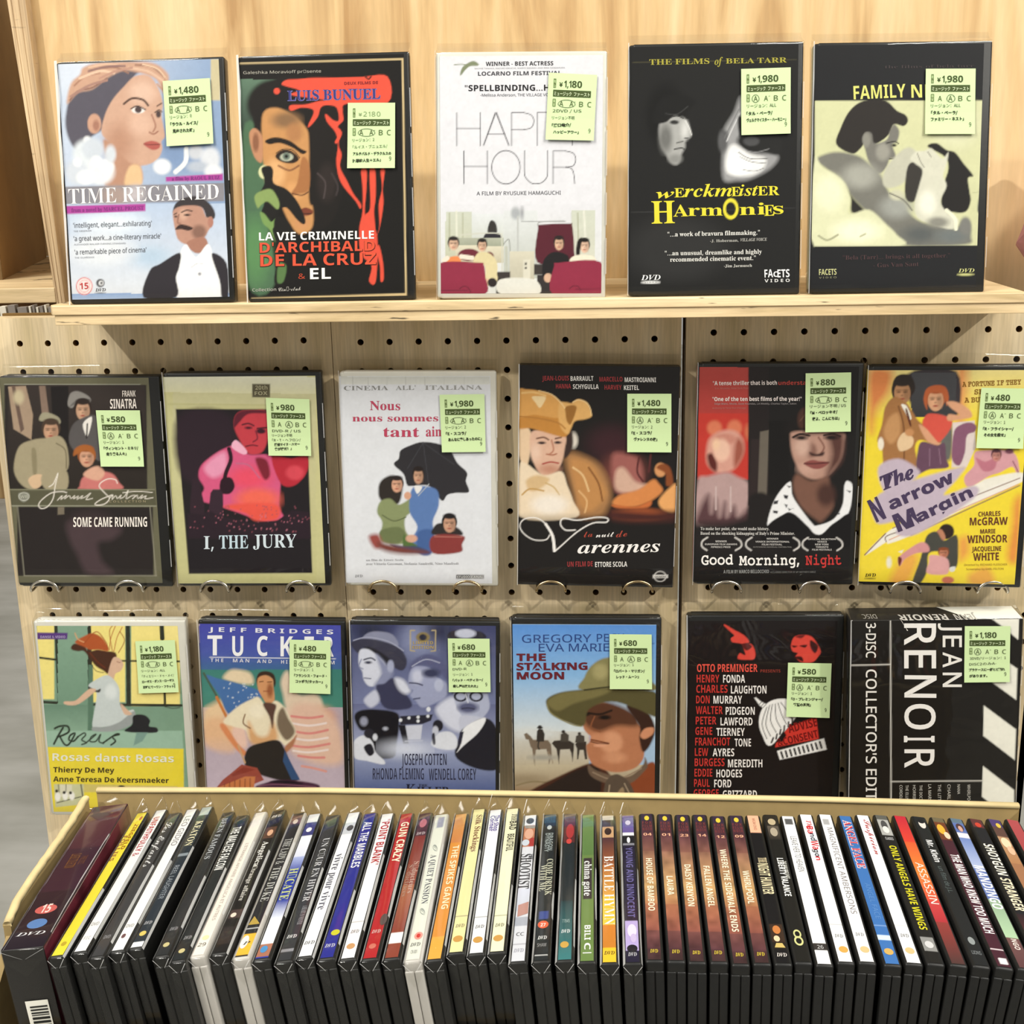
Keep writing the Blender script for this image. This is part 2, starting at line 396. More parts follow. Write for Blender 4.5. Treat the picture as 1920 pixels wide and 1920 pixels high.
# ------------------------------------------------------------------ the place: floor, pegboards, ledge, panels
m, n, l, b = new_mat('concrete_floor')
t = n.new('ShaderNodeTexCoord'); mp = n.new('ShaderNodeMapping'); mp.inputs['Rotation'].default_value = (0, 0, .5); mp.inputs['Scale'].default_value = (2.2, 7, 1)
l.new(t.outputs['Object'], mp.inputs['Vector']); q = n.new('ShaderNodeTexNoise'); q.inputs['Detail'].default_value = 8; q.inputs['Scale'].default_value = 1.2
l.new(mp.outputs['Vector'], q.inputs['Vector']); q2 = n.new('ShaderNodeTexNoise'); q2.inputs['Scale'].default_value = 3; q2.inputs['Detail'].default_value = 4
l.new(t.outputs['Object'], q2.inputs['Vector'])
mx = n.new('ShaderNodeMath'); mx.operation = 'MULTIPLY_ADD'; mx.inputs[1].default_value = .5; l.new(q.outputs['Fac'], mx.inputs[0])
h = n.new('ShaderNodeMath'); h.operation = 'MULTIPLY'; h.inputs[1].default_value = .5; l.new(q2.outputs['Fac'], h.inputs[0]); l.new(h.outputs[0], mx.inputs[2])
r = n.new('ShaderNodeValToRGB'); r.color_ramp.elements[0].position = .36; r.color_ramp.elements[1].position = .66
r.color_ramp.elements[0].color = (*lin('BDBBB0'), 1); r.color_ramp.elements[1].color = (*lin('ECEAE2'), 1)
l.new(mx.outputs[0], r.inputs['Fac']); l.new(r.outputs['Color'], b.inputs['Base Color']); b.inputs['Roughness'].default_value = .6
mb = MB(); mb.box(-6000, 5000, -2500, 9000, -1300, -1250); build(mb, 'floor', m, kind='structure')

def pegboard(x0, x1, xc, zr, ncol, label, ztop=22.0, zbot=-1249.0, nrow=21):
    """board with real drilled holes; front face at y = 0, 18 mm thick"""
    root = thing('pegboard', ((x0+x1)/2, 9, zbot), label, 'pegboard', 'pegboards under the ledge')
    ox, oz = (x0+x1)/2, zbot; mb = MB(); p = 12.5; R = 2.75; N = 12
    cx0, cx1 = xc-p, xc+(ncol-1)*25+p; top = zr+p; bot = zr-(nrow-1)*25-p
    def face(a, c, e, f): mb.quad([(a-ox, -9, e-oz), (c-ox, -9, e-oz), (c-ox, -9, f-oz), (a-ox, -9, f-oz)])
    face(x0, x1, zbot, bot); face(x0, x1, top, ztop); face(x0, cx0, bot, top); face(cx1, x1, bot, top)
    for c in range(ncol):
        for r_ in range(nrow):
            X = xc+c*25-ox; Z = zr-r_*25-oz
            ring = []; outer = []
            for k in range(N):
                a = 2*math.pi*k/N+math.pi/12; cs, sn = math.cos(a), math.sin(a); s_ = p/max(abs(cs), abs(sn))
                ring.append((X+R*cs, -9, Z+R*sn)); outer.append((X+s_*cs, -9, Z+s_*sn))
            b0 = len(mb.v); mb.v += ring+outer+[(a, 9, c2) for a, _, c2 in ring]
            for k in range(N):
                j = (k+1) % N
                mb.f.append((b0+k, b0+j, b0+N+j, b0+N+k)); mb.mi.append(0)
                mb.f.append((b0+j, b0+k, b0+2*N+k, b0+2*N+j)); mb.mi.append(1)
            for sx, sz in ((1, 1), (-1, 1), (-1, -1), (1, -1)):      # cell corners left over by the ring
                ks = [k for k in range(N) if (outer[k][0]-X)*sx > 0 and (outer[k][2]-Z)*sz > 0]
                for k in range(N):
                    j = (k+1) % N
                    A, B = outer[k], outer[j]
                    if abs(abs(A[0]-X)-p) < 1e-6 and abs(abs(B[2]-Z)-p) < 1e-6 and abs(abs(A[2]-Z)-p) > 1e-6 or abs(abs(A[2]-Z)-p) < 1e-6 and abs(abs(B[0]-X)-p) < 1e-6 and abs(abs(B[2]-Z)-p) > 1e-6:
                        qx = X+p*math.copysign(1, (A[0]+B[0])/2-X); qz = Z+p*math.copysign(1, (A[2]+B[2])/2-Z)
                        if math.copysign(1, qx-X) == sx and math.copysign(1, qz-Z) == sz: mb.quad([A, B, (qx, -9, qz)])
    H = ztop-oz
    mb.quad([(x0-ox, -9, H), (x1-ox, -9, H), (x1-ox, 9, H), (x0-ox, 9, H)])
    mb.quad([(x0-ox, 9, 0), (x0-ox, -9, 0), (x0-ox, -9, H), (x0-ox, 9, H)]); mb.quad([(x1-ox, -9, 0), (x1-ox, 9, 0), (x1-ox, 9, H), (x1-ox, -9, H)])
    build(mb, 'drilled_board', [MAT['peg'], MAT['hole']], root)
    mb = MB(); mb.box(x0-ox, x1-ox, 30, 34, 0, H); build(mb, 'light_block_board', MAT['hole'], root)  # board added behind the holes to block light
    mb = MB()
    for xx in (x0-ox+8, x1-ox-8): mb.box(xx-7, xx+7, 9.2, 29.8, 0, H-30)
    build(mb, 'stud', MAT['peg'], root)
pegboard(-31, 274, 0, 0, 11, 'left pegboard of pale wood behind the three leftmost pegged cases')
pegboard(274.6, 571.6, 299.2, -2.2, 11, 'middle pegboard of pale wood left of the dark vertical gap')
pegboard(575.6, 880, 598.6, 2.5, 12, 'right pegboard of pale wood right of the dark vertical gap')

# ledge with its two visible plies
L = [on_z(90, 573, 39), on_z(125, 554, 39)]
root = thing('wooden_ledge', (440, 20, 23), 'thick raw plywood ledge carrying the top row of film cases', 'shelf')
def rel(p): return (p[0]-440, p[1]-20)
lx0 = 57.0; lx1 = 832
mb = MB(); mb.prism([rel((lx0+4, -67)), rel((lx1, -67)), rel((lx1, 112)), rel((lx0+26, 112)), rel((lx0, -60))], 8.2, 16)
build(mb, 'upper_ply', [MAT['ledge']], root, bevel=.8)
mb = MB(); mb.prism([rel((lx0+5, -65.6)), rel((lx1, -65.6)), rel((lx1, 112)), rel((lx0+26, 112)), rel((lx0+3, -60))], 0, 8.1)
build(mb, 'lower_ply', MAT['ledge'], root, bevel=.5)
mb = MB(); mb.box(lx0-440+30, lx1-440, 0, 90, -2.5, -.1); build(mb, 'support_batten', MAT['dark_ply'], root)

# tall back panel, divider and the compartment to its left
bp = MB(); bp.box(-500, 500, 0, 12, 0, 420)
o = build(bp, 'back_panel', MAT['back']); o.location = Vector((490, 112, 22))*S; tagit(o, 'tall golden plywood back panel behind the top row of film cases', 'panel')
def py(x, y, Y): p = on_y(x, y, Y); return p
D = [py(13, 0, 100), py(47, 0, 100), py(122, 570, 100), py(106, 570, 100)]
k = (440-D[0][2])/(D[0][2]-D[3][2])
topL = D[0]+(D[0]-D[3])*k; topR = D[1]+(D[1]-D[2])*k
root = thing('plywood_divider', (D[2][0], 100, D[2][2]), 'upright plywood divider with layered edge left of the top row', 'divider')
o0 = np.array([D[2][0], 100, D[2][2]])
mb = MB(); nl = 5
for i in range(nl):
    a, c = i/nl, (i+1)/nl
    A = topL+(topR-topL)*a-o0; B = topL+(topR-topL)*c-o0; Cc = D[3]+(D[2]-D[3])*a-o0; Dd = D[3]+(D[2]-D[3])*c-o0
    yo = (0, .7, .2, .9, .3)[i]
    m1 = MB(); f4 = [(Cc[0], yo, Cc[2]), (Dd[0], yo, Dd[2]), (B[0], yo, B[2]), (A[0], yo, A[2])]; g4 = [(x, 330, z) for x, _, z in f4]
    m1.v = f4+g4; m1.f = [(0, 1, 2, 3), (7, 6, 5, 4), (0, 4, 5, 1), (1, 5, 6, 2), (2, 6, 7, 3), (3, 7, 4, 0)]; m1.mi = [0]*6
    build(m1, 'ply', MAT['divider'], root)
mb = MB(); mb.box(-360, 0, 0, 460, 0, 14)
o = build(mb, 'compartment_floor', MAT['ledge'], bevel=.8); o.location = Vector((-6, 99, 25))*S; tagit(o, 'plywood shelf board holding the brown carton at far left', 'shelf')
mb = MB(); mb.box(0, 510, 0, 12, 0, 400); o = build(mb, 'compartment_back', MAT['back']); o.location = Vector((-515, 560, 39.2))*S; tagit(o, 'plywood back board of the left compartment behind the brown carton', 'panel')
# brown carton standing in the left compartment
c0 = np.array([-101.0, 198.0]); d = np.array([-196.0+101, 532.0-198]); d = d/np.hypot(*d); e = np.array([-d[1], d[0]])
P0, P1, P2, P3 = c0, c0+d*340, c0+d*340+e*230, c0+e*230
root = thing('brown_carton', (*((P0+P2)/2), 39.2), 'tall brown cardboard carton standing left of the plywood divider', 'carton')
cc = (P0+P2)/2
for A, B in ((P0, P1), (P1, P2), (P2, P3), (P3, P0)):
    mb = MB(); nrm = np.array([-(B-A)[1], (B-A)[0]]); nrm = nrm/np.hypot(*nrm)*3
    mb.prism([tuple(A-cc), tuple(B-cc), tuple(B-cc+nrm), tuple(A-cc+nrm)], 0, 395); build(mb, 'side_wall', MAT['card_dark'], root)
lt = Letters(lambda P: P)
for i in range(9): lt.text('s', '7E6440', 20, 300-i*9, 20+(60, 90, 75, 50, 80, 66, 90, 40, 70)[i], 300-i*9, -3, 'CONTENTS FRAGILE HANDLE'[:12+i])
def plc(V):
    V = V.copy(); q = np.array([P0-cc+d*(t_+40) for t_ in V[:, 0]]); return np.c_[q[:, 0]+e[0]*-.4, q[:, 1]+e[1]*-.4, V[:, 1]-120]
# record sleeves standing in the bin behind the pegboard
RECL = ['leftmost cream record sleeve', 'thick cream record sleeve, second from left', 'first thick grey record sleeve from left', 'thickest grey record sleeve in the bin', 'thin cream record sleeve right of the thickest grey one', 'thinnest grey record sleeve, sixth from left', 'thin cream record sleeve, seventh from left', 'thin grey record sleeve, eighth from left', 'thin cream record sleeve, third from right', 'thin grey record sleeve, second from right', 'rightmost cream record sleeve nearest the ledge']
for i, (x, tk, mt_) in enumerate([(-28, 3, 'sheet'), (-22, 6, 'sheet'), (-14, 7, 'sheet2'), (-5, 9, 'sheet2'), (6, 2, 'sheet'), (9.5, 2, 'sheet2'), (13, 2, 'sheet'), (16.5, 3, 'sheet2'), (21, 2, 'sheet'), (24.5, 3, 'sheet2'), (29, 2, 'sheet')]):
    mb = MB(); mb.box(0, tk, 0, 8, 0, 127+((i*7) % 3)); o = build(mb, 'record_sleeve', MAT[mt_], bevel=.3); o.location = Vector((x-28, 87, -104.5))*S
    o.rotation_euler = (0, -.045, 0)
    tagit(o, RECL[i]+' behind the left pegboard top', 'record sleeve', 'record sleeves behind the left pegboard')
mb = MB(); mb.box(-340, 95, 60, 320, -117, -105.5); o = build(mb, 'record_bin_floor', MAT['dark_ply']); tagit(o, 'plywood bin floor under the record sleeves behind left pegboard', 'shelf')
mb = MB(); mb.box(0, 425, 0, 12, 0, 127); o = build(mb, 'record_bin_back', MAT['dark_ply']); o.location = Vector((-335, 300, -105))*S; tagit(o, 'plywood bin back board behind the record sleeves at far left', 'panel')
# pink parcel at the right end of the ledge
mb = MB(); rr = random.Random(5)
for i in range(9):
    z = i*14.0; wv = (24, 34, 40, 40, 36, 34, 28, 20, 8)[i]
    for k in range(12):
        a = 2*math.pi*k/12; j = 1+rr.uniform(-.08, .08); mb.v.append((wv*j*math.cos(a), wv*.7*j*math.sin(a), z+rr.uniform(-2, 2)*(i > 0)))
for i in range(8):
    for k in range(12):
        k2 = (k+1) % 12; mb.f.append((i*12+k, i*12+k2, (i+1)*12+k2, (i+1)*12+k)); mb.mi.append(0)
mb.f.append(tuple(range(11, -1, -1))); mb.f.append(tuple(range(96, 108))); mb.mi += [0, 0]
o = build(mb, 'pink_parcel', MAT['pink']); q = on_z(1918, 520, 39); o.location = Vector((q[0]+33, q[1]-2, 39.5))*S; tagit(o, 'crumpled pink wrapped parcel at the right end of the ledge', 'parcel')
# distant plywood cabinet glimpsed past the left pegboard edge
mb = MB(); mb.box(-900, 0, 0, 500, 0, 1400); o = build(mb, 'plywood_cabinet', MAT['back'], bevel=4); q = on_z(12, 935, -1250)
o.location = Vector((q[0], q[1], -1250))*S; tagit(o, 'plywood cabinet on the concrete floor far behind the left pegboard edge', 'cabinet')

# display table and the open carton on it
ZT = -473.0
root = thing('display_table', (460, -290, -1250), 'low plywood table under the open carton of film cases', 'table')
mb = MB(); mb.box(-310, 400, -150, 140, 1250+ZT-18, 1250+ZT-.5); build(mb, 'table_top', MAT['peg'], root)
for sx in (-300, 370):
    for sy in (-140, 110):
        mb = MB(); mb.box(sx, sx+24, sy, sy+24, 0, 1250+ZT-18.5); build(mb, 'leg', MAT['peg'], root)
XL, XR = 98.0, 826.0
root = thing('open_carton', (460, -290, ZT), 'open cardboard carton packed with upright film cases, torn left rim', 'carton')
def cwall(pts_top, zb, th, name='side_wall'):
    """upright cardboard wall following a rim polyline (x, y, z); thickness along its plan normal"""
    mb = MB(); P = np.array(pts_top, float); n_ = len(P)
    for i in range(n_-1):
        a, b_ = P[i], P[i+1]; t_ = (b_-a)[:2]; nn = np.array([-t_[1], t_[0]]); nn = nn/np.hypot(*nn)*th
        A, B = a-[460, -290, ZT], b_-[460, -290, ZT]
        v = [(A[0], A[1], zb), (B[0], B[1], zb), (B[0]+nn[0], B[1]+nn[1], zb), (A[0]+nn[0], A[1]+nn[1], zb), tuple(A), tuple(B), (B[0]+nn[0], B[1]+nn[1], B[2]), (A[0]+nn[0], A[1]+nn[1], A[2])]
        b0 = len(mb.v); mb.v += v
        for q in ((0, 3, 2, 1), (4, 5, 6, 7), (0, 1, 5, 4), (1, 2, 6, 5), (2, 3, 7, 6), (3, 0, 4, 7)): mb.f.append(tuple(b0+i for i in q)); mb.mi.append(0)
    return build(mb, name, MAT['card'], root)
rim = [(101, -179, -334.5), (190, -178.5, -334), (283, -178, -333.2), (434, -177, -334.5), (533, -177, -335.2), (679, -177, -336.5), (822, -177, -339.5)]
cwall(rim, 0, 5.5, 'back_wall')
def fold(P, w_, name, up=2.2):
    mb = MB(); P = np.array(P, float)-[460, -290, ZT]; n_ = len(P); b0 = 0
    for i in range(n_):
        t_ = (P[min(i+1, n_-1)]-P[max(i-1, 0)])[:2]; nn = np.array([-t_[1], t_[0]]); nn = nn/np.hypot(*nn); a = P[i]
        for u, v in ((-.8, -.9), (-.5, up*.7), (w_*.3, up), (w_*.8, up*.8), (w_+.6, up*.1), (w_+.6, -2.5)): mb.v.append((a[0]+nn[0]*u, a[1]+nn[1]*u, a[2]+v))
    for i in range(n_-1):
        for k in range(6): k2 = (k+1) % 6; mb.f.append((i*6+k, i*6+k2, i*6+6+k2, i*6+6+k)); mb.mi.append(0)
    mb.f.append(tuple(range(6))); mb.f.append(tuple(range(n_*6-1, n_*6-7, -1))); mb.mi += [0, 0]
    build(mb, name, MAT['card_rim'], root, smooth=True)
fold(rim, 5.5, 'rim_fold')
left = [on_z(20, 1735, -352), on_z(38, 1690, -347), on_z(70, 1640, -344), on_z(100, 1598, -341), on_z(140, 1540, -338), on_z(166, 1497, -336)]
cwall(left, 0, 5.0, 'left_wall')
lj = []
for a, b_ in zip(left[:-1], left[1:]):
    for k in range(5): q = np.array(a)+(np.array(b_)-np.array(a))*k/5; R_ = math.sin(len(lj)*2.3); lj.append((q[0]+R_*.5, q[1], q[2]+.3+R_*.8*(1 if len(lj) < 12 else .25)))
lj.append(left[-1]); fold(lj, 5.0, 'torn_rim', 2.6)
cwall([(left[0][0]+3, -402, -400), (left[0][0]+1, left[0][1], -360)], 0, 5, 'left_wall_front')
cwall([(830, -176, -333), (832, -260, -334), (834, -410, -335)], 0, 5, 'right_wall')
cwall([(120, -410, -402), (400, -412, -401), (834, -410, -402)], 0, 5, 'front_wall')
mb = MB(); mb.box(-345, 372, -120, 112, .2, 2.4); build(mb, 'carton_base', MAT['card'], root)

# ------------------------------------------------------------------ wire peg hooks: plugged into the holes, lip curling up in front of a case
def hook(px, label, group, zh=-200.0, py_=1105.0, hgt=8.5, mat='wire'):
    x = on_y(px, py_, -27)[0]; mb = MB(); w2 = 12.5
    def leg(sx): return [(sx*w2, 8, 0), (sx*w2, -2, 0), (sx*w2, -5, -6), (sx*w2, -8, -13), (sx*w2, -13, -16), (sx*w2, -25, -17.4), (sx*w2, -28, -17.2)]
    P = leg(-1)
    for i in range(0, 13):
        a = math.pi*(1-i/12); P.append((w2*math.cos(a), -28.6, -16+hgt*math.sin(a)))
    P += leg(1)[::-1]
    tube(mb, P, 1.15, 8)
    o = build(mb, 'peg_hook', MAT[mat], smooth=True); o.location = Vector((x, 0, zh))*S; tagit(o, label, 'hook', group); return o

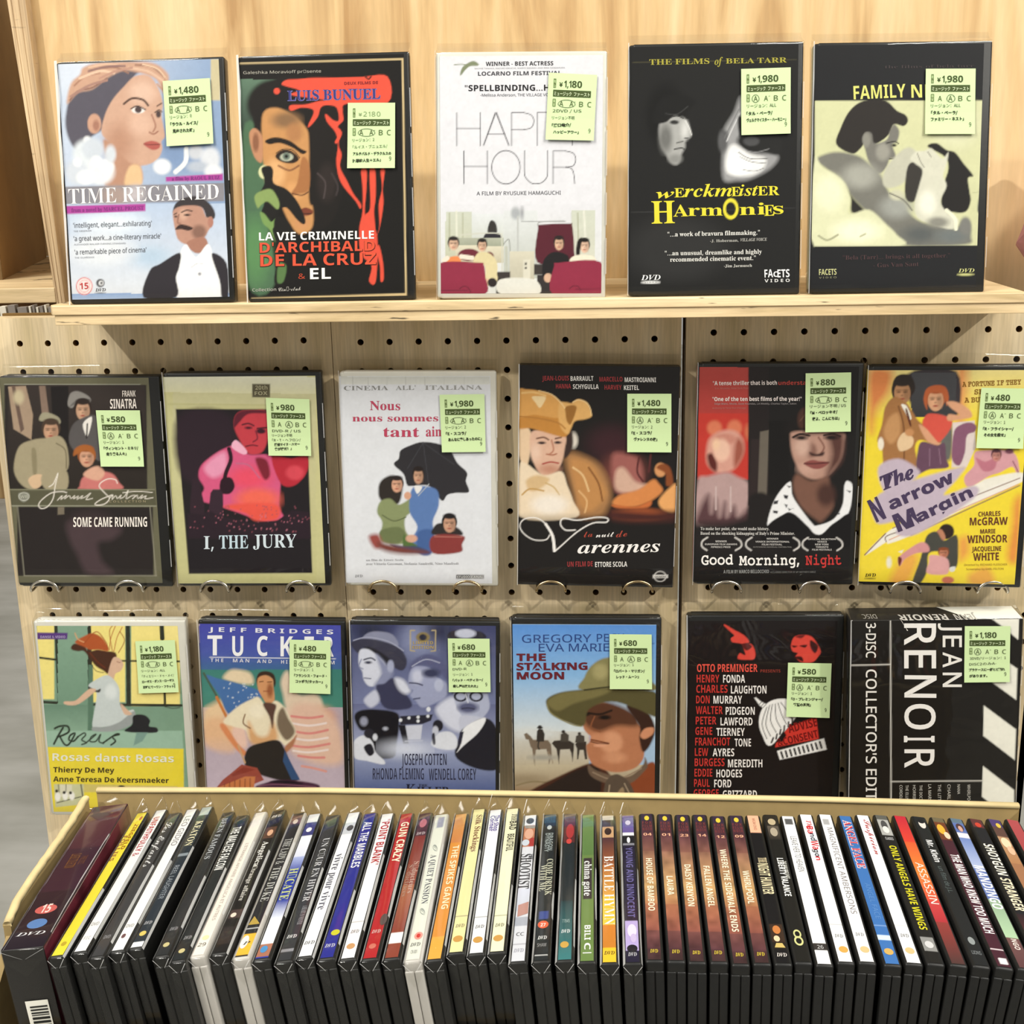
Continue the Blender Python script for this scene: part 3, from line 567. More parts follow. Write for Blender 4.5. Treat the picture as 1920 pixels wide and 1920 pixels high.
ART = r'''@time a
g C9D4E6 8DA3C4 330 600 1200 600
r C8BC98 1180 330 1235 560
e D2DAE8 60 420 420 120 120
e 7F97BC 50 1000 800 120 160
p 57535F 8 372,640 372,720 400,800 440,830 520,760 600,700 620,600 700,520 760,420 820,380 700,350 600,400 480,470 400,540
p C79E86 8 378,580 400,470 450,420 470,380 560,352 700,348 850,352 930,400 945,450 915,520 880,450 820,420 740,400 680,400 600,440 520,500 440,520
l 8A6458 9 395,560 440,510 520,490 600,440
l A87C66 10 420,480 480,430 560,410
l DDB79C 9 500,380 600,362 690,372
l 9A7260 9 560,385 650,380 720,410
l 9A7260 10 760,365 850,375 920,430
l E4C4A8 8 800,362 880,385 930,440
l B88E74 9 880,470 915,500 925,440
l E2BFA5 14 450,440 560,400 640,410
l A67F72 14 400,540 500,480 600,450
l D8B49C 14 720,380 830,400 910,450
l 8E6C66 12 500,400 600,375 700,372
l B98E7C 12 560,440 650,400 740,380
p CDA58E 5 690,490 760,425 840,428 890,500 912,580 905,640 915,700 925,760 905,790 910,830 890,880 840,915 760,925 690,890 620,800 570,740 590,640 630,560
e B98C74 60 670 800 70 100
e DCB9A4 40 800 520 70 60
e DAB49E 40 790 690 60 60
e C99C84 4 530 690 38 55
e A67663 6 540 700 18 30
p B98C74 8 600,780 720,900 790,930 780,1035 590,1035 620,930 580,820
p E3BE92 8 725,930 785,930 792,1035 700,1035
l 5A4238 12 695,580 740,550 800,557 830,588
l 6A4E42 8 880,592 905,577
e F0E8E4 3 775 615 36 18
e 4A3A3A 4 775 612 19 19
l 3A2C2A 7 735,607 770,592 815,612
e 4A3A3A 4 888 637 14 20
l 3A2C2A 6 868,628 890,614 908,624
l A87A66 9 850,640 872,700 858,735
l 9A6A58 8 838,738 862,748 885,733
p B05A52 4 805,802 850,785 895,800 890,828 850,835
l 7A3A36 5 808,804 850,807 895,805
e DCE2E8 20 480 860 70 80
e E6E8EC 20 560 960 80 70
e D0D6E0 20 430 960 60 70
e F2F3F4 8 490 782 20 22
e F2F3F4 8 435 905 22 22
e F0F1F3 10 600 930 40 40
e CDD4DE 18 520 830 60 60
e F4F4F5 10 540 900 30 30
e EEF0F2 12 480 990 50 40
e D2D8E0 12 620 860 30 50
e F0F1F2 10 910 930 48 42
l E6E8EA 26 985,960 1040,905 1045,830
e C9CCD4 14 1100 850 44 40
e DADDE4 18 1180 890 55 70
e B8C0CE 14 1110 930 60 30
e E6E8EC 14 1200 960 50 40
q B0449C 930,988 1253,970 1253,1008 932,1014
q 8A8890 335,1042 1262,1022 1262,1125 340,1140
e A9958E 30 650 1090 80 50
e C0B8BC 30 760 1080 50 45
G B8C8E0 DFE2E8 330 1140 1300 1700
e E2EAF4 50 620 1250 180 60
e B8CCE0 50 850 1440 110 60
e E2E6EC 50 560 1400 180 90
q B0449C 355,1150 816,1138 816,1180 357,1196
G 8FA8D0 B4C6E0 330 1648 1300 1700
p 3A3436 4 972,1190 985,1140 1040,1105 1110,1098 1175,1135 1208,1185 1205,1225 1165,1225 1130,1160 1010,1160
p BC8F7C 4 975,1175 1040,1150 1130,1158 1160,1215 1190,1215 1200,1250 1175,1290 1150,1330 1100,1365 1040,1368 1000,1340 985,1290 975,1240
e 8A6658 16 1120 1300 40 40
e D2A892 14 1030 1200 25 30
l 3A2A2A 7 1020,1188 1050,1176 1080,1182
l 3A2A2A 6 978,1200 992,1192
e 2A1E1C 3 1052 1203 18 6
e 2A1E1C 3 988 1212 9 5
l 8E6456 7 1005,1200 998,1245 1015,1252
p 3A2826 3 985,1285 1010,1258 1050,1262 1085,1278 1060,1292 1020,1284
e B07C6C 3 1185 1245 16 30
p A87866 3 1050,1360 1150,1330 1170,1400 1100,1420
p F2F2F4 3 1020,1400 1050,1372 1080,1420 1110,1440 1165,1372 1190,1395 1200,1450 1245,1560 1252,1672 990,1672 1000,1500
p 2E2A30 4 806,1672 840,1520 900,1480 1010,1418 1008,1500 990,1560 992,1672
p 2E2A30 4 1193,1425 1278,1480 1290,1672 1252,1672 1240,1580
p FDFDFD 2 1060,1462 1090,1452 1125,1470 1165,1448 1185,1462 1165,1490 1120,1485 1085,1497
l B8B8C0 4 1080,1500 1110,1480 1140,1480
e 9A9AA2 2 1125 1540 9 9
e F4E4E2 2 470 1605 46 50
o D06468 5 470 1605 44 48
o D88A88 3 470 1605 30 34
e 5A5A5E 2 561 1588 24 24
e E8E8EA 2 565 1588 14 14
e 5A5A5E 2 567 1588 7 8
T r F4F0F0 385 1139 1232 1113 84 |TIME REGAINED
T r 7A3A80 965 1008 1235 1001 20 |a film by RAOUL RUIZ
T r 8A3A88 400 1184 805 1172 22 |from a novel by MARCEL PROUST
T s 5E6068 410 1273 852 1262 28 |'intelligent, elegant...exhilarating'
T s 5E6068 412 1348 905 1335 28 |'a great work...a cine-literary miracle'
T s 5E6068 417 1425 822 1413 28 |'a remarkable piece of cinema'
T s 9A9CA4 412 1297 512 1294 9 |THE OBSERVER
T s 9A9CA4 414 1372 705 1366 9 |ALEXANDER WALKER EVENING STANDARD
T s 9A9CA4 417 1447 525 1444 9 |THE GUARDIAN
T S C24A4A 446 1622 494 1620 36 |15
T I 5A5A5E 533 1636 592 1634 18 |DVD
e 5A5A5E 1 562 1645 28 3
@bunuel b
b 141210
q D8C090 104,196 1146,168 1182,1700 170,1716 172,1704 1170,1682 1134,180 108,206
q 141210 108,206 1134,180 1170,1682 172,1704
G 5F7A66 2E3A34 108 300 700 650
p 4E6E52 10 120,640 260,640 300,900 260,1100 330,1600 150,1600
e 5C8A58 60 200 1400 90 200
e 1A1614 20 330 460 180 160
p 1A1614 8 190,560 220,420 330,300 500,290 700,420 760,600 780,900 700,1200 560,1280 450,1290 400,1100 250,800
p C8925C 8 250,520 330,480 430,520 520,600 545,700 545,1060 570,1120 565,1250 480,1290 400,1180 330,1000 255,840 245,700
e E0AE78 30 330 900 60 90
e D8A068 30 440 1020 60 60
e 8A6848 30 400 560 90 50
e B07C50 24 450 640 50 60
p C08A68 5 165,640 200,610 245,660 250,760 240,830 200,800 172,720
e 8E5E44 6 205 700 20 60
p 1E1612 4 265,690 330,668 420,690 490,740 530,760 500,775 440,735 360,705 290,712
p 2A1E18 4 330,790 370,752 430,755 480,805 440,835 370,825
e B8BCA8 4 402 795 42 26
e 6E7C70 2 400 790 24 24
e 141210 2 400 790 11 11
l 3A281E 6 335,770 380,745 440,750 485,800
l 8A5C3C 12 350,850 420,880 480,850
p A87044 6 500,800 545,840 545,1000 480,1030 430,1030 470,960
l 5A3624 8 440,1030 500,1040 540,1020
p 7A3E2C 4 470,1150 520,1120 570,1140 560,1165 500,1175
l 3A1E16 6 400,1095 470,1150 560,1160
e C89060 20 500 1220 50 40
e 2C2422 26 660 960 60 120
l 4A4040 10 600,900 650,960 640,1060
l 3C3434 12 690,900 730,980 720,1040
e D8D8A8 3 258 890 36 44
p 1A1816 4 240,870 290,850 315,880 318,960 400,1000 470,1080 520,1190 512,1228 470,1200 400,1120 350,1140 330,1180 280,1180 240,1150 260,1080 210,1060 260,960
p 8AA060 5 195,1050 230,1015 300,1000 340,1050 355,1100 340,1130 280,1080 240,1100 215,1120
p 7A9A58 4 230,1150 260,1160 300,1210 330,1190 345,1230 310,1260 330,1340 290,1260 250,1220
p 1A1816 5 330,1180 400,1200 440,1290 400,1500 380,1600 320,1600 350,1400 320,1290
p 5A7A48 5 350,1480 400,1500 380,1600 340,1600
p E2533E 3 370,330 400,305 470,300 560,292 700,290 880,286 1045,284 1048,450 790,455 760,500 765,560 730,600 745,640 735,720 755,780 745,860 790,950 830,1030 880,1100 875,1130 845,1080 770,990 735,920 720,820 730,720 715,640 660,570 650,520 700,560 735,560 720,480 660,465 620,480 600,540 550,600 540,590 575,500 500,480 430,500 425,465 520,460 600,440 640,430 430,400 480,370 400,345
e E2533E 3 340 375 20 20
p E2533E 3 880,880 915,880 915,1000 905,1150 925,1220 985,1300 980,1600 935,1600 950,1500 880,1420 870,1260 890,1150 890,1000
p E2533E 3 935,880 970,880 975,1050 965,1150 975,1280 950,1280 905,1180 940,1120
p E2533E 3 1005,880 1032,880 1020,1000 1025,1100 1005,1240 985,1300 1000,1240 995,1100 1015,1000
p E2533E 3 1000,1370 1025,1480 1030,1590 1010,1600 1005,1500 980,1400
l 141210 9 905,286 925,300 940,284
l E2533E 20 700,600 745,640 720,700
T s B8B4A8 128 268 622 258 18 |Galeshka Moravioff présente
T R+ 8A86C8 408 437 1002 425 66 |LUIS BUNUEL
T R 3A3A78 408 436 1000 424 64 |LUIS BUNUEL
T R 5A4A90 790 368 860 366 10 |~
T S 8A2A30 770 336 985 330 18 |DEUX FILMS DE
T S FBF9F4 224 1332 966 1324 52 |LA VIE CRIMINELLE
T S+ 2A1210 226 1414 975 1404 68 |D'ARCHIBALD
T S+ 2A1210 230 1502 983 1494 78 |DE LA CRUZ
T S E0583C 228 1412 972 1402 66 |D'ARCHIBALD
T S E0583C 232 1500 980 1492 76 |DE LA CRUZ
T S C04A30 478 1584 522 1582 34 |&
T S FBF9F4 553 1586 688 1584 72 |EL
T s C8C4BC 180 1664 334 1660 20 |Collection
T c C8C4BC 348 1664 492 1658 24 |Ciné-club
@happy c
b DEDEE4
G DCDCE2 D8DAD6 140 1100 1200 1690
G C9CDBF BFC0A8 190 1150 360 1480
l AEB09A 10 215,1160 215,1400
l DADBCC 12 260,1150 262,1400
l AEB09A 8 300,1160 300,1330
G DADDE0 C8CCC4 360 1160 560 1350
G D8DBDD B9BDB4 560 1140 780 1580
e A8ACB0 14 640 1160 30 40
e A2A4A8 8 682 1160 12 40
l 9EA0A0 5 678,1215 950,1210
l B8BAB8 10 655,1180 655,1590
l A0A29C 4 1000,1160 1005,1470
G C9CDBF CFCFC0 1000 1140 1150 1480
l A8AA94 8 1040,1160 1045,1330
l DCDCD0 14 1080,1150 1090,1330
p 33302E 3 462,1285 470,1225 490,1205 515,1230 518,1285
p 2A2830 3 440,1300 480,1280 520,1282 548,1310 550,1360 440,1360
p 561F2C 4 782,1480 785,1260 800,1235 985,1228 1005,1240 1018,1400 1000,1480
l 8A8C88 5 785,1240 800,1218 960,1214
G AEB1A0 9EA290 270 1320 560 1370
G D8D2BC C0B8A0 250 1370 560 1480
l C9C9BC 8 290,1300 420,1290 535,1292 552,1330 555,1600
l 8C8E88 6 565,1360 580,1340 602,1350 605,1590
l B8BAAE 16 580,1380 582,1560
G D0CBB8 BDB8A6 600 1410 760 1590
r D6D2C2 690 1460 735 1590
q 4A4844 700,1480 713,1480 713,1496 700,1496
q 4A4844 700,1508 713,1508 713,1522 700,1522
r 3A3432 515 1540 606 1690
r 3A3432 760 1490 830 1560
r 332E2E 780 1560 900 1690
p DDDCD4 3 540,1590 760,1590 790,1685 545,1685
e 6A2734 2 340 1430 70 40
e 6A2734 2 470 1440 30 30
F D9B49A 2A2422 240 1360 32 40
p E88A52 3 195,1470 215,1445 270,1440 285,1485 190,1485
l E6DCCB 30 180,1465 200,1450
l E6DCCB 30 290,1440 360,1450
F D4AE94 26201E 425 1370 28 38
p D8CBA0 4 370,1480 390,1425 430,1410 480,1425 520,1480 515,1570 450,1620 440,1500
p D8CBA0 3 440,1560 520,1560 510,1620 450,1625
e D4AE94 2 460 1600 22 14
e 2A2424 3 490 1610 30 30
F D6AE92 2A2120 920 1358 30 42
p 1F1C1E 3 815,1490 850,1430 900,1410 960,1425 985,1460 970,1600 830,1600
e D4AE94 2 850 1580 26 30
F DCB8A0 1A1614 1085 1375 30 44
p 1A1614 5 1030,1420 1040,1340 1070,1320 1060,1380 1050,1450
p E8E0CC 3 1000,1478 1005,1445 1060,1430 1140,1440 1150,1478
p 8E2C44 3 135,1490 400,1480 435,1495 445,1570 440,1685 135,1685
p 8E2C44 3 880,1685 890,1500 915,1482 1190,1478 1190,1685
l 5A1A2C 5 280,1650 300,1636 330,1640 350,1670
l 6A2236 4 140,1660 330,1662
l 5A1A2C 5 990,1650 1015,1632 1045,1636 1060,1660
l 6A2236 4 1030,1655 1190,1650
p 7C8468 2 285,270 300,225 340,195 375,185 405,205 395,215 350,218 320,240 295,272
l 7C8468 6 250,208 300,205 335,215
T S 3C3C40 450 216 880 213 26 |WINNER - BEST ACTRESS
T s A4A4A8 378 237 955 233 9 |SACHIE TANAKA, HAZUKI KIKUCHI, MAIKO MIHARA AND RIRA KAWAMURA
T S 4A4A50 400 278 932 274 25 |LOCARNO FILM FESTIVAL
T S 1E1E22 316 376 900 374 38 |"SPELLBINDING...HU
T s 6A6A70 415 411 890 409 18 |-Melissa Anderson, THE VILLAGE VOICE
T s 5A5A60 390 1044 931 1040 24 |A FILM BY RYUSUKE HAMAGUCHI
l 26242A 5! 264,514 264,724
l 26242A 5! 415,514 415,724
l 26242A 5! 264,614 415,614
q 26242A 431,724 508,513 520,513 601,724 594,724 514,520 438,724
l 26242A 5! 460,652 570,652
l 26242A 5! 615,724 615,514 690,514
l 26242A 5 690,514 740,530 757,568 740,610 690,624
l 26242A 5! 690,624 615,624
l 26242A 5! 780,724 780,514 840,514
l 26242A 5! 1003,690 1003,722
l 26242A 5! 308,760 308,968
l 26242A 5! 458,760 458,968
l 26242A 5! 308,858 458,858
o 26242A 5 578 864 91 107
l 26242A 5 697,757 697,890 705,930 740,965 775,970 810,962 840,930 846,890 846,757
l 26242A 5! 881,968 881,760 960,760
l 26242A 5 960,760 1010,775 1026,815 1010,855 965,864
l 26242A 5! 965,864 881,864
l 26242A 5 965,864 1000,875 1014,910 1020,968
@werck d
b 1A1A1A
e 2A2A2A 80 400 1400 300 200
l 4A4630 4! 125,225 1150,205
l 3A3A3A 3! 110,1168 1150,1142
e 0E0E0E 40 330 560 120 200
p A8A8A6 10 290,620 340,540 420,560 460,590 490,665 485,695 455,710 452,760 430,800 410,860 370,860 330,800 300,740
e D2D2D0 22 450 650 22 50
e 6E6E6C 24 330 700 40 90
p 141414 5 250,600 270,500 340,430 450,430 520,470 480,520 440,560 380,560 330,600
l 3E3E3E 5 330,545 400,550 470,500
l 1A1A1A 8 345,575 400,560 440,575
e 2A2A2A 4 385 600 28 13
l E4E4E2 6 455,590 480,640 492,680
l 444444 7 450,700 470,700
l 2A2A2A 8 385,770 430,762 448,772
l 5A5A58 8 400,730 440,720
e 8A8A88 18 390 830 40 28
p 9A9A9C 16 695,960 690,780 720,680 700,640 760,540 800,440 830,500 830,640 780,720 850,790 1000,800 1040,830 980,900 860,960 780,970
p EAEAEA 14 720,920 715,800 760,740 860,800 960,830 940,900 850,940
e F6F6F6 20 790 870 70 60
e 5A5A5C 12 690 720 30 70
l 6E6E70 6 700,700 740,620 790,520
l D8D8DA 6 715,720 750,640 800,540
l 4A4A4C 5 790,790 860,830 970,830
l 5A5A5C 4 800,820 870,850 960,860
l 6A6A6C 4 820,900 890,910 950,890
p 1E1E1E 8 790,560 900,640 1010,680 1060,720 1040,800 960,790 850,760 800,700
e 4A4A4C 6 870 720 50 30
l 8A8A8C 5 840,780 900,790 980,770
T R A8A040 228 240 605 233 34 |THE FILMS
T I A8A040 637 240 690 238 46 |of
T R A8A040 708 232 1092 225 32 |BELA TARR
T I E4D83C 270 1080 385 1078 60 |w
T R E4D83C 385 1074 448 1073 58 |E
T I E4D83C 446 1072 750 1068 78 |rckm
T R E4D83C 745 1068 803 1067 58 |E
T I E4D83C 793 1066 915 1064 70 |ist
T R E4D83C 912 1064 1048 1062 58 |ER
T R E4D83C 242 1240 388 1237 142 |H
T R E4D83C 378 1196 472 1194 74 |A
T R E4D83C 472 1192 690 1190 74 |rm
o E4D83C 17 741 1148 40 55
T R E4D83C 798 1188 958 1184 74 |ni
T R E4D83C 952 1194 1018 1192 68 |E
T R E4D83C 1010 1182 1075 1180 72 |s
T R E8E6E0 342 1322 925 1312 28 |"...a work of bravura filmmaking."
T R B8B6B0 610 1360 790 1356 17 |-J. Hoberman,
T I B8B6B0 803 1355 970 1352 19 |VILLAGE VOICE
T R E8E6E0 325 1442 938 1434 28 |"...an unusual, dreamlike and highly
T R E8E6E0 358 1482 900 1474 28 |recommended cinematic event."
T R C8C6C0 698 1520 876 1517 18 |-Jim Jarmusch
T I F4F4F4 175 1598 298 1596 32 |DVD
e F4F4F4 1 236 1612 56 9
T s 1A1A1A 196 1616 276 1614 7 |V I D E O
T S F8F8F8 956 1586 1010 1584 50 |FA
T S F8F8F8 1012 1582 1040 1582 34 |C
T S F8F8F8 1038 1586 1115 1584 50 |ETS
T S E0E0E0 956 1617 1116 1615 20 |V I D E O
@family e
b 1A1B1E
r CFD0A6 85 462 1068 1306
e DADBBA 90 900 600 120 120
p 2A2624 4 210,715 235,620 280,530 340,475 420,455 500,465 560,520 610,545 625,580 600,610 545,600 520,650 480,690 420,720 380,700 350,740 300,770
p 77756F 6 375,740 360,680 385,645 415,655 430,710 500,690 520,640 545,600 575,640 562,700 535,720 555,780 550,800 520,800 500,850 455,885 400,820
e 9A988F 16 480 760 40 50
e 8A8880 5 385 690 22 42
l 2E2C2A 7 500,710 545,700 570,712
e 2A2826 4 545 722 14 8
l 3A3836 7 520,800 545,800
p 77766F 10 90,800 200,760 330,780 400,830 470,900 520,1000 600,1080 660,1140 740,1180 850,1190 900,1210 960,1150 990,1190 990,1250 960,1300 590,1300 500,1220 400,1120 300,1020 250,930 130,840
e A5A59C 40 350 900 100 70
e 9EA09A 40 560 1080 90 60
e 5A5E5E 40 700 1240 100 50
e 6E7474 30 880 1250 90 40
p 262423 8 260,960 310,1030 380,1110 300,1110 295,1030
p D9DAB6 8 85,810 130,850 240,920 290,1020 285,1120 400,1095 500,1180 560,1240 585,1306 85,1306
e F2F1D4 40 330 1220 130 60
e E8E8C8 40 170 1000 80 100
l A8A88A 12 110,1245 160,1270 220,1240
l B4B496 10 350,1250 380,1235
p C0BFAE 8 480,940 500,850 580,760 640,735 690,790 640,860 600,940 520,970
p 1E1C1B 5 740,730 790,710 850,750 900,765 950,830 1005,900 975,915 985,1000 990,1050 960,1110 880,1110 820,1080 830,960 860,860 840,790
p 35322F 5 620,860 660,820 720,860 700,960 660,1050 610,1020
p D2D1C0 6 640,800 670,760 720,755 760,740 800,780 830,800 860,765 850,830 830,900 850,960 815,1050 860,1120 920,1160 880,1210 760,1180 680,1140 665,1060 690,960 710,870 670,830
e EAE9DA 24 740 1060 50 70
e 8A8980 16 800 1170 60 30
l 8E8C80 6 680,770 700,820 720,850
l 8E8C80 6 740,760 760,790
l E8E7D0 20 850,1100 900,1150 905,1210
e C9C8B0 10 560 1010 40 30
l 6E6C64 8 520,1000 600,1040 650,1100
e 7A7A76 12 960 1190 34 50
p 3C4248 6 1070,860 1050,960 1030,1100 1060,1110 1068,1000
l B8BA94 5 1000,1000 1060,990
r 1A1B1E 85 1306 1068 1580
T S D8D878 310 455 612 443 78 |FAMILY
T S D8D878 645 446 880 440 76 |NEST
T r 40383A 490 275 1010 268 18 |the films of bela tarr
T r 503A3C 250 1384 870 1374 24 |"Bela (Tarr)... brings it all together."
T r 503A3C 425 1430 688 1422 24 |- Gus Van Sant
T S C8C890 112 1472 213 1470 34 |FACETS
T s 9A9A78 112 1492 213 1490 10 |V I D E O
T I D0D08A 918 1462 1012 1460 22 |DVD
e D0D08A 1 960 1474 46 6
@sinatra f
b 6B6852
q A8A898 38,385 803,385 805,388 41,388
r 2C2624 40 390 838 980
G 39312E 2A2420 60 390 830 980
q A9927C 60,400 160,395 200,560 190,700 90,640
q 6A564C 80,395 100,395 150,640 130,660
q 8A7466 235,395 270,395 290,560 250,560
q 1E1A1A 300,400 400,395 400,980 330,980
e C8BA9A 14 120 460 30 40
p 8E8A86 4 395,500 410,440 450,425 500,445 525,470 515,490 460,485 420,520
p 6E6A68 3 405,515 440,480 520,470 510,490 440,500
F C49C80 2E2420 480 535 42 56
p 5A5656 5 400,700 420,620 470,580 540,560 580,600 600,700 580,820 480,760 430,760
p EDE8E2 3 480,610 530,570 520,640 500,680
l 2A2424 8 505,610 500,690
p A09A82 4 235,590 250,550 290,548 345,575 350,610 290,600
F C2987C 4A3A2E 300 650 45 56
p A79C80 5 90,860 120,740 200,700 280,690 350,680 390,740 395,860 330,900 240,960 180,980 120,940
p 8E8468 5 190,760 215,760 220,880 200,900
l 7A7058 7 330,720 380,760 385,860
p D8B896 4 170,930 200,900 250,900 240,960 200,975
p A79C80 5 250,900 380,870 385,980 270,980
F D2A084 96562E 500 800 44 54
p A8622E 5 425,790 435,750 480,728 530,740 545,790 500,760 450,780
p CE7A76 6 460,960 480,910 560,880 640,890 680,940 690,978 470,978
p DEAC94 6 480,900 520,860 570,850 600,890 560,930
q 5A5844 65,982 880,980 888,1070 72,1072
q 8A8870 65,978 880,978 880,983 65,984
q A0A08C 72,1070 888,1070 888,1075 72,1076
r 272120 108 1078 868 1465
q 9A9684 108,1078 112,1078 148,1462 144,1466
q 9A9684 850,1078 854,1078 884,1465 880,1465
q 9A9684 144,1462 884,1460 884,1465 144,1467
e 3A2E30 40 520 1180 120 80
p 4A3A3E 20 390,1170 480,1150 560,1180 690,1200 640,1260 560,1280 580,1380 640,1450 500,1450 440,1340 400,1260
q 7A7060 335,1078 372,1078 372,1120 335,1122
p 8C8C80 2 115,1005 130,998 162,998 177,1008 172,1035 145,1052 120,1035
o D0D0C4 3 146 1020 28 22
T S B8B8A8 126 1030 168 1028 16 |WB
l F2EAE0 5 288,965 310,950 325,920 338,890 322,960 310,1030 280,1075 245,1088 228,1070 245,1040 300,1000 360,992 385,998
l F2EAE0 4 335,1040 360,1015 355,1035 385,1012 375,1032 400,1015 410,1030 430,1015 425,1032 450,1018 445,1035 475,1015 465,1030 490,1022 520,1000 495,1036 530,1030
l F2EAE0 5 670,945 660,925 620,920 580,940 570,965 600,1000 625,1030 600,1060 560,1068 545,1060 580,1035 640,1010
l F2EAE0 4 625,1030 645,1010 640,1035 660,1015 670,1030 690,1012 685,1030 710,1018 730,985 720,1030 750,1015 770,1015 755,1032 780,1012 785,1030 810,1012 800,1030 830,1015 825,1032 870,1025
l F2EAE0 4 700,998 780,990 865,996
T s B8A888 625 1053 828 1051 11 |C O L L E C T I O N
T S ECE2DA 703 456 778 455 34 |FRANK
T S F4EAE2 634 524 783 522 54 |SINATRA
T S FAF2EA 422 1190 835 1188 54 |SOME CAME RUNNING
@jury f
b C9C592
G E0DFCA D8D5B0 930 335 1780 430
G C8C49A C6C28C 980 430 1780 1490
r BDB988 950 490 1740 500
q C4C08E 1000,505 1730,500 1765,1440 1060,1445
q 1F1A1E 995,522 1728,515 1756,1433 1060,1437
p 2C1E28 20 1010,560 1300,560 1280,900 1030,900
p C43F4A 6 1325,560 1360,530 1430,524 1500,530 1520,620 1505,700 1470,760 1400,765 1350,690 1320,620
p 5E1E2E 5 1320,620 1325,560 1370,528 1480,524 1500,540 1400,545 1350,590
l 4A1826 8 1365,605 1400,598 1430,610
l 4A1826 9 1450,625 1500,620
e 3A1424 4 1400 622 20 7
e 3A1424 4 1470 640 26 14
l 7A2434 8 1440,640 1450,680 1425,700
l 5A1A28 7 1385,725 1420,718 1450,722
p D65A84 6 1120,900 1130,840 1180,790 1260,740 1340,720 1400,770 1500,770 1560,800 1580,900 1570,1060 1590,1120 1480,1140 1300,1080 1200,1050 1120,1020 1150,960
p E89ABA 14 1150,850 1200,790 1270,760 1270,860 1200,900
p F0B4CC 3 1305,730 1330,690 1390,750 1370,770
e E8506A 40 1400 900 110 60
e F06A58 30 1450 1020 120 60
p B82A3A 5 1530,780 1640,790 1725,770 1730,860 1660,940 1580,930
e D84A58 14 1660 870 50 40
p 7A2030 8 1440,790 1500,800 1520,880 1490,910 1455,850
l 2A1420 22 1290,740 1300,800 1270,880 1260,960
p 2A1420 4 1245,910 1300,900 1320,950 1290,990 1240,980
l C2688A 8 1330,820 1400,830 1460,900
q 30202A 1085,905 1118,905 1130,960 1150,1050 1150,1110 1070,1100 1070,1050
l 30202A 6! 1110,880 1110,910
q 362430 1185,985 1200,965 1240,965 1255,985 1255,1120 1170,1110
p E8584A 10 1260,1060 1400,1040 1560,1050 1560,1130 1440,1140 1380,1100
q 2A1C26 1055,1100 1140,1110 1170,1080 1250,1120 1330,1130 1400,1150 1560,1140 1640,1080 1740,1090 1750,1240 1060,1240
x 9A5260 1080 1050 1740 1200 70
x C8788A 1060 1100 1700 1190 30
T R D8E4EC 1145 1298 1200 1298 72 |I,
T R C8DCE8 1232 1296 1395 1294 74 |THE
T R D8E4EC 1422 1292 1668 1288 74 |JURY
r 5A5440 1422 378 1522 452
T S A8A284 1440 410 1508 408 22 |20th
T S A8A284 1436 440 1508 438 20 |FOX
@nous g
b E0E2E8
G C9CAC4 DCDDD8 110 290 875 330
l B4B4B0 2! 170,292 170,335
l B4B4B0 2! 250,292 250,335
l B4B4B0 2! 345,292 345,335
l B4B4B0 2! 440,292 440,335
l B4B4B0 2! 540,292 540,335
l B4B4B0 2! 640,292 640,335
l B4B4B0 2! 740,292 740,335
p 2E2C30 3 415,668 470,640 525,625 600,632 665,660 705,730 755,780 750,825 765,880 700,885 655,895 625,925 560,850 480,850 448,845 430,790 380,740 405,710
l 44444A 3! 530,628 560,850
l 44444A 3! 530,628 690,740
l 44444A 3! 530,628 450,760
p 2E2824 6 300,880 305,840 330,810 375,795 420,820 425,860 410,930 380,950 330,940 305,910
F D8A488 2A2220 395 845 30 38
p 8A9468 5 293,985 310,930 360,915 400,945 440,930 480,900 500,960 440,1010 440,1080 470,1130 400,1150 310,1130 320,1040
p 6E7850 5 310,1080 400,1060 440,1100 400,1145 320,1130
l 5E6644 6 320,1000 380,1030 440,1010
F C89C80 241C1A 505 800 26 40
p 5D7DB4 5 470,870 520,850 600,870 610,950 580,1030 585,1100 560,1195 500,1190 470,1130 500,1060 460,980
p 46649C 6 500,1090 580,1080 575,1195 510,1195
p E8E6E4 2 485,850 525,855 500,890
e D8A488 3 450 900 18 20
l B8BCC0 4! 505,900 560,840
p 55703C 5 430,1100 460,1130 500,1160 430,1170
e D8A890 4 470 1120 30 20
p 3A4A6A 6 360,1150 440,1160 500,1160 560,1195 400,1185
l D8D8D4 8 360,1160 400,1180
p 2E2A2A 5 585,1060 620,1040 700,1060 735,1095 700,1105 580,1100
F C89A80 1E1A1C 665 1045 34 44
p 8A3A38 5 580,1105 735,1105 730,1150 720,1190 580,1195
l B06A60 6 590,1110 730,1112
p 9A4A44 12 250,1110 300,1100 320,1160 280,1170
p 7A4038 14 300,1140 400,1160 560,1190 430,1200 320,1180
T r 8E8E8C 125 362 352 360 22 |CINEMA
T r 9A9A98 390 360 492 358 22 |ALL'
T r A2A2A0 540 358 835 356 22 |ITALIANA
T R BC4660 258 462 413 462 46 |Nous
T R BC4660 168 520 608 518 34 |nous sommes
T R BC4660 326 598 510 598 50 |tant
T R BC4660 545 596 640 594 50 |aim
T r A8A8AC 236 1236 428 1234 11 |un film de Ettore Scola
T r A0A0A4 236 1256 712 1253 12 |avec Vittorio Gassman, Stefania Sandrelli, Nino Manfredi
T I 9A9A9E 178 1320 218 1318 13 |DVD
r 4A4A4A 700 1306 773 1326
r 8A8A8A 775 1306 843 1326
T S E0E0E0 704 1323 770 1322 12 |STUDIO
T S D8D8D8 778 1323 840 1322 12 |CANAL
@varennes g
b 1B1817
e 3A1E24 60 1500 640 120 90
e 6E3A34 50 1560 780 110 90
p A0605A 16 1500,700 1580,690 1640,720 1660,820 1620,880 1520,880
p D4AE9A 12 1520,780 1560,760 1620,830 1680,850 1600,890 1520,870
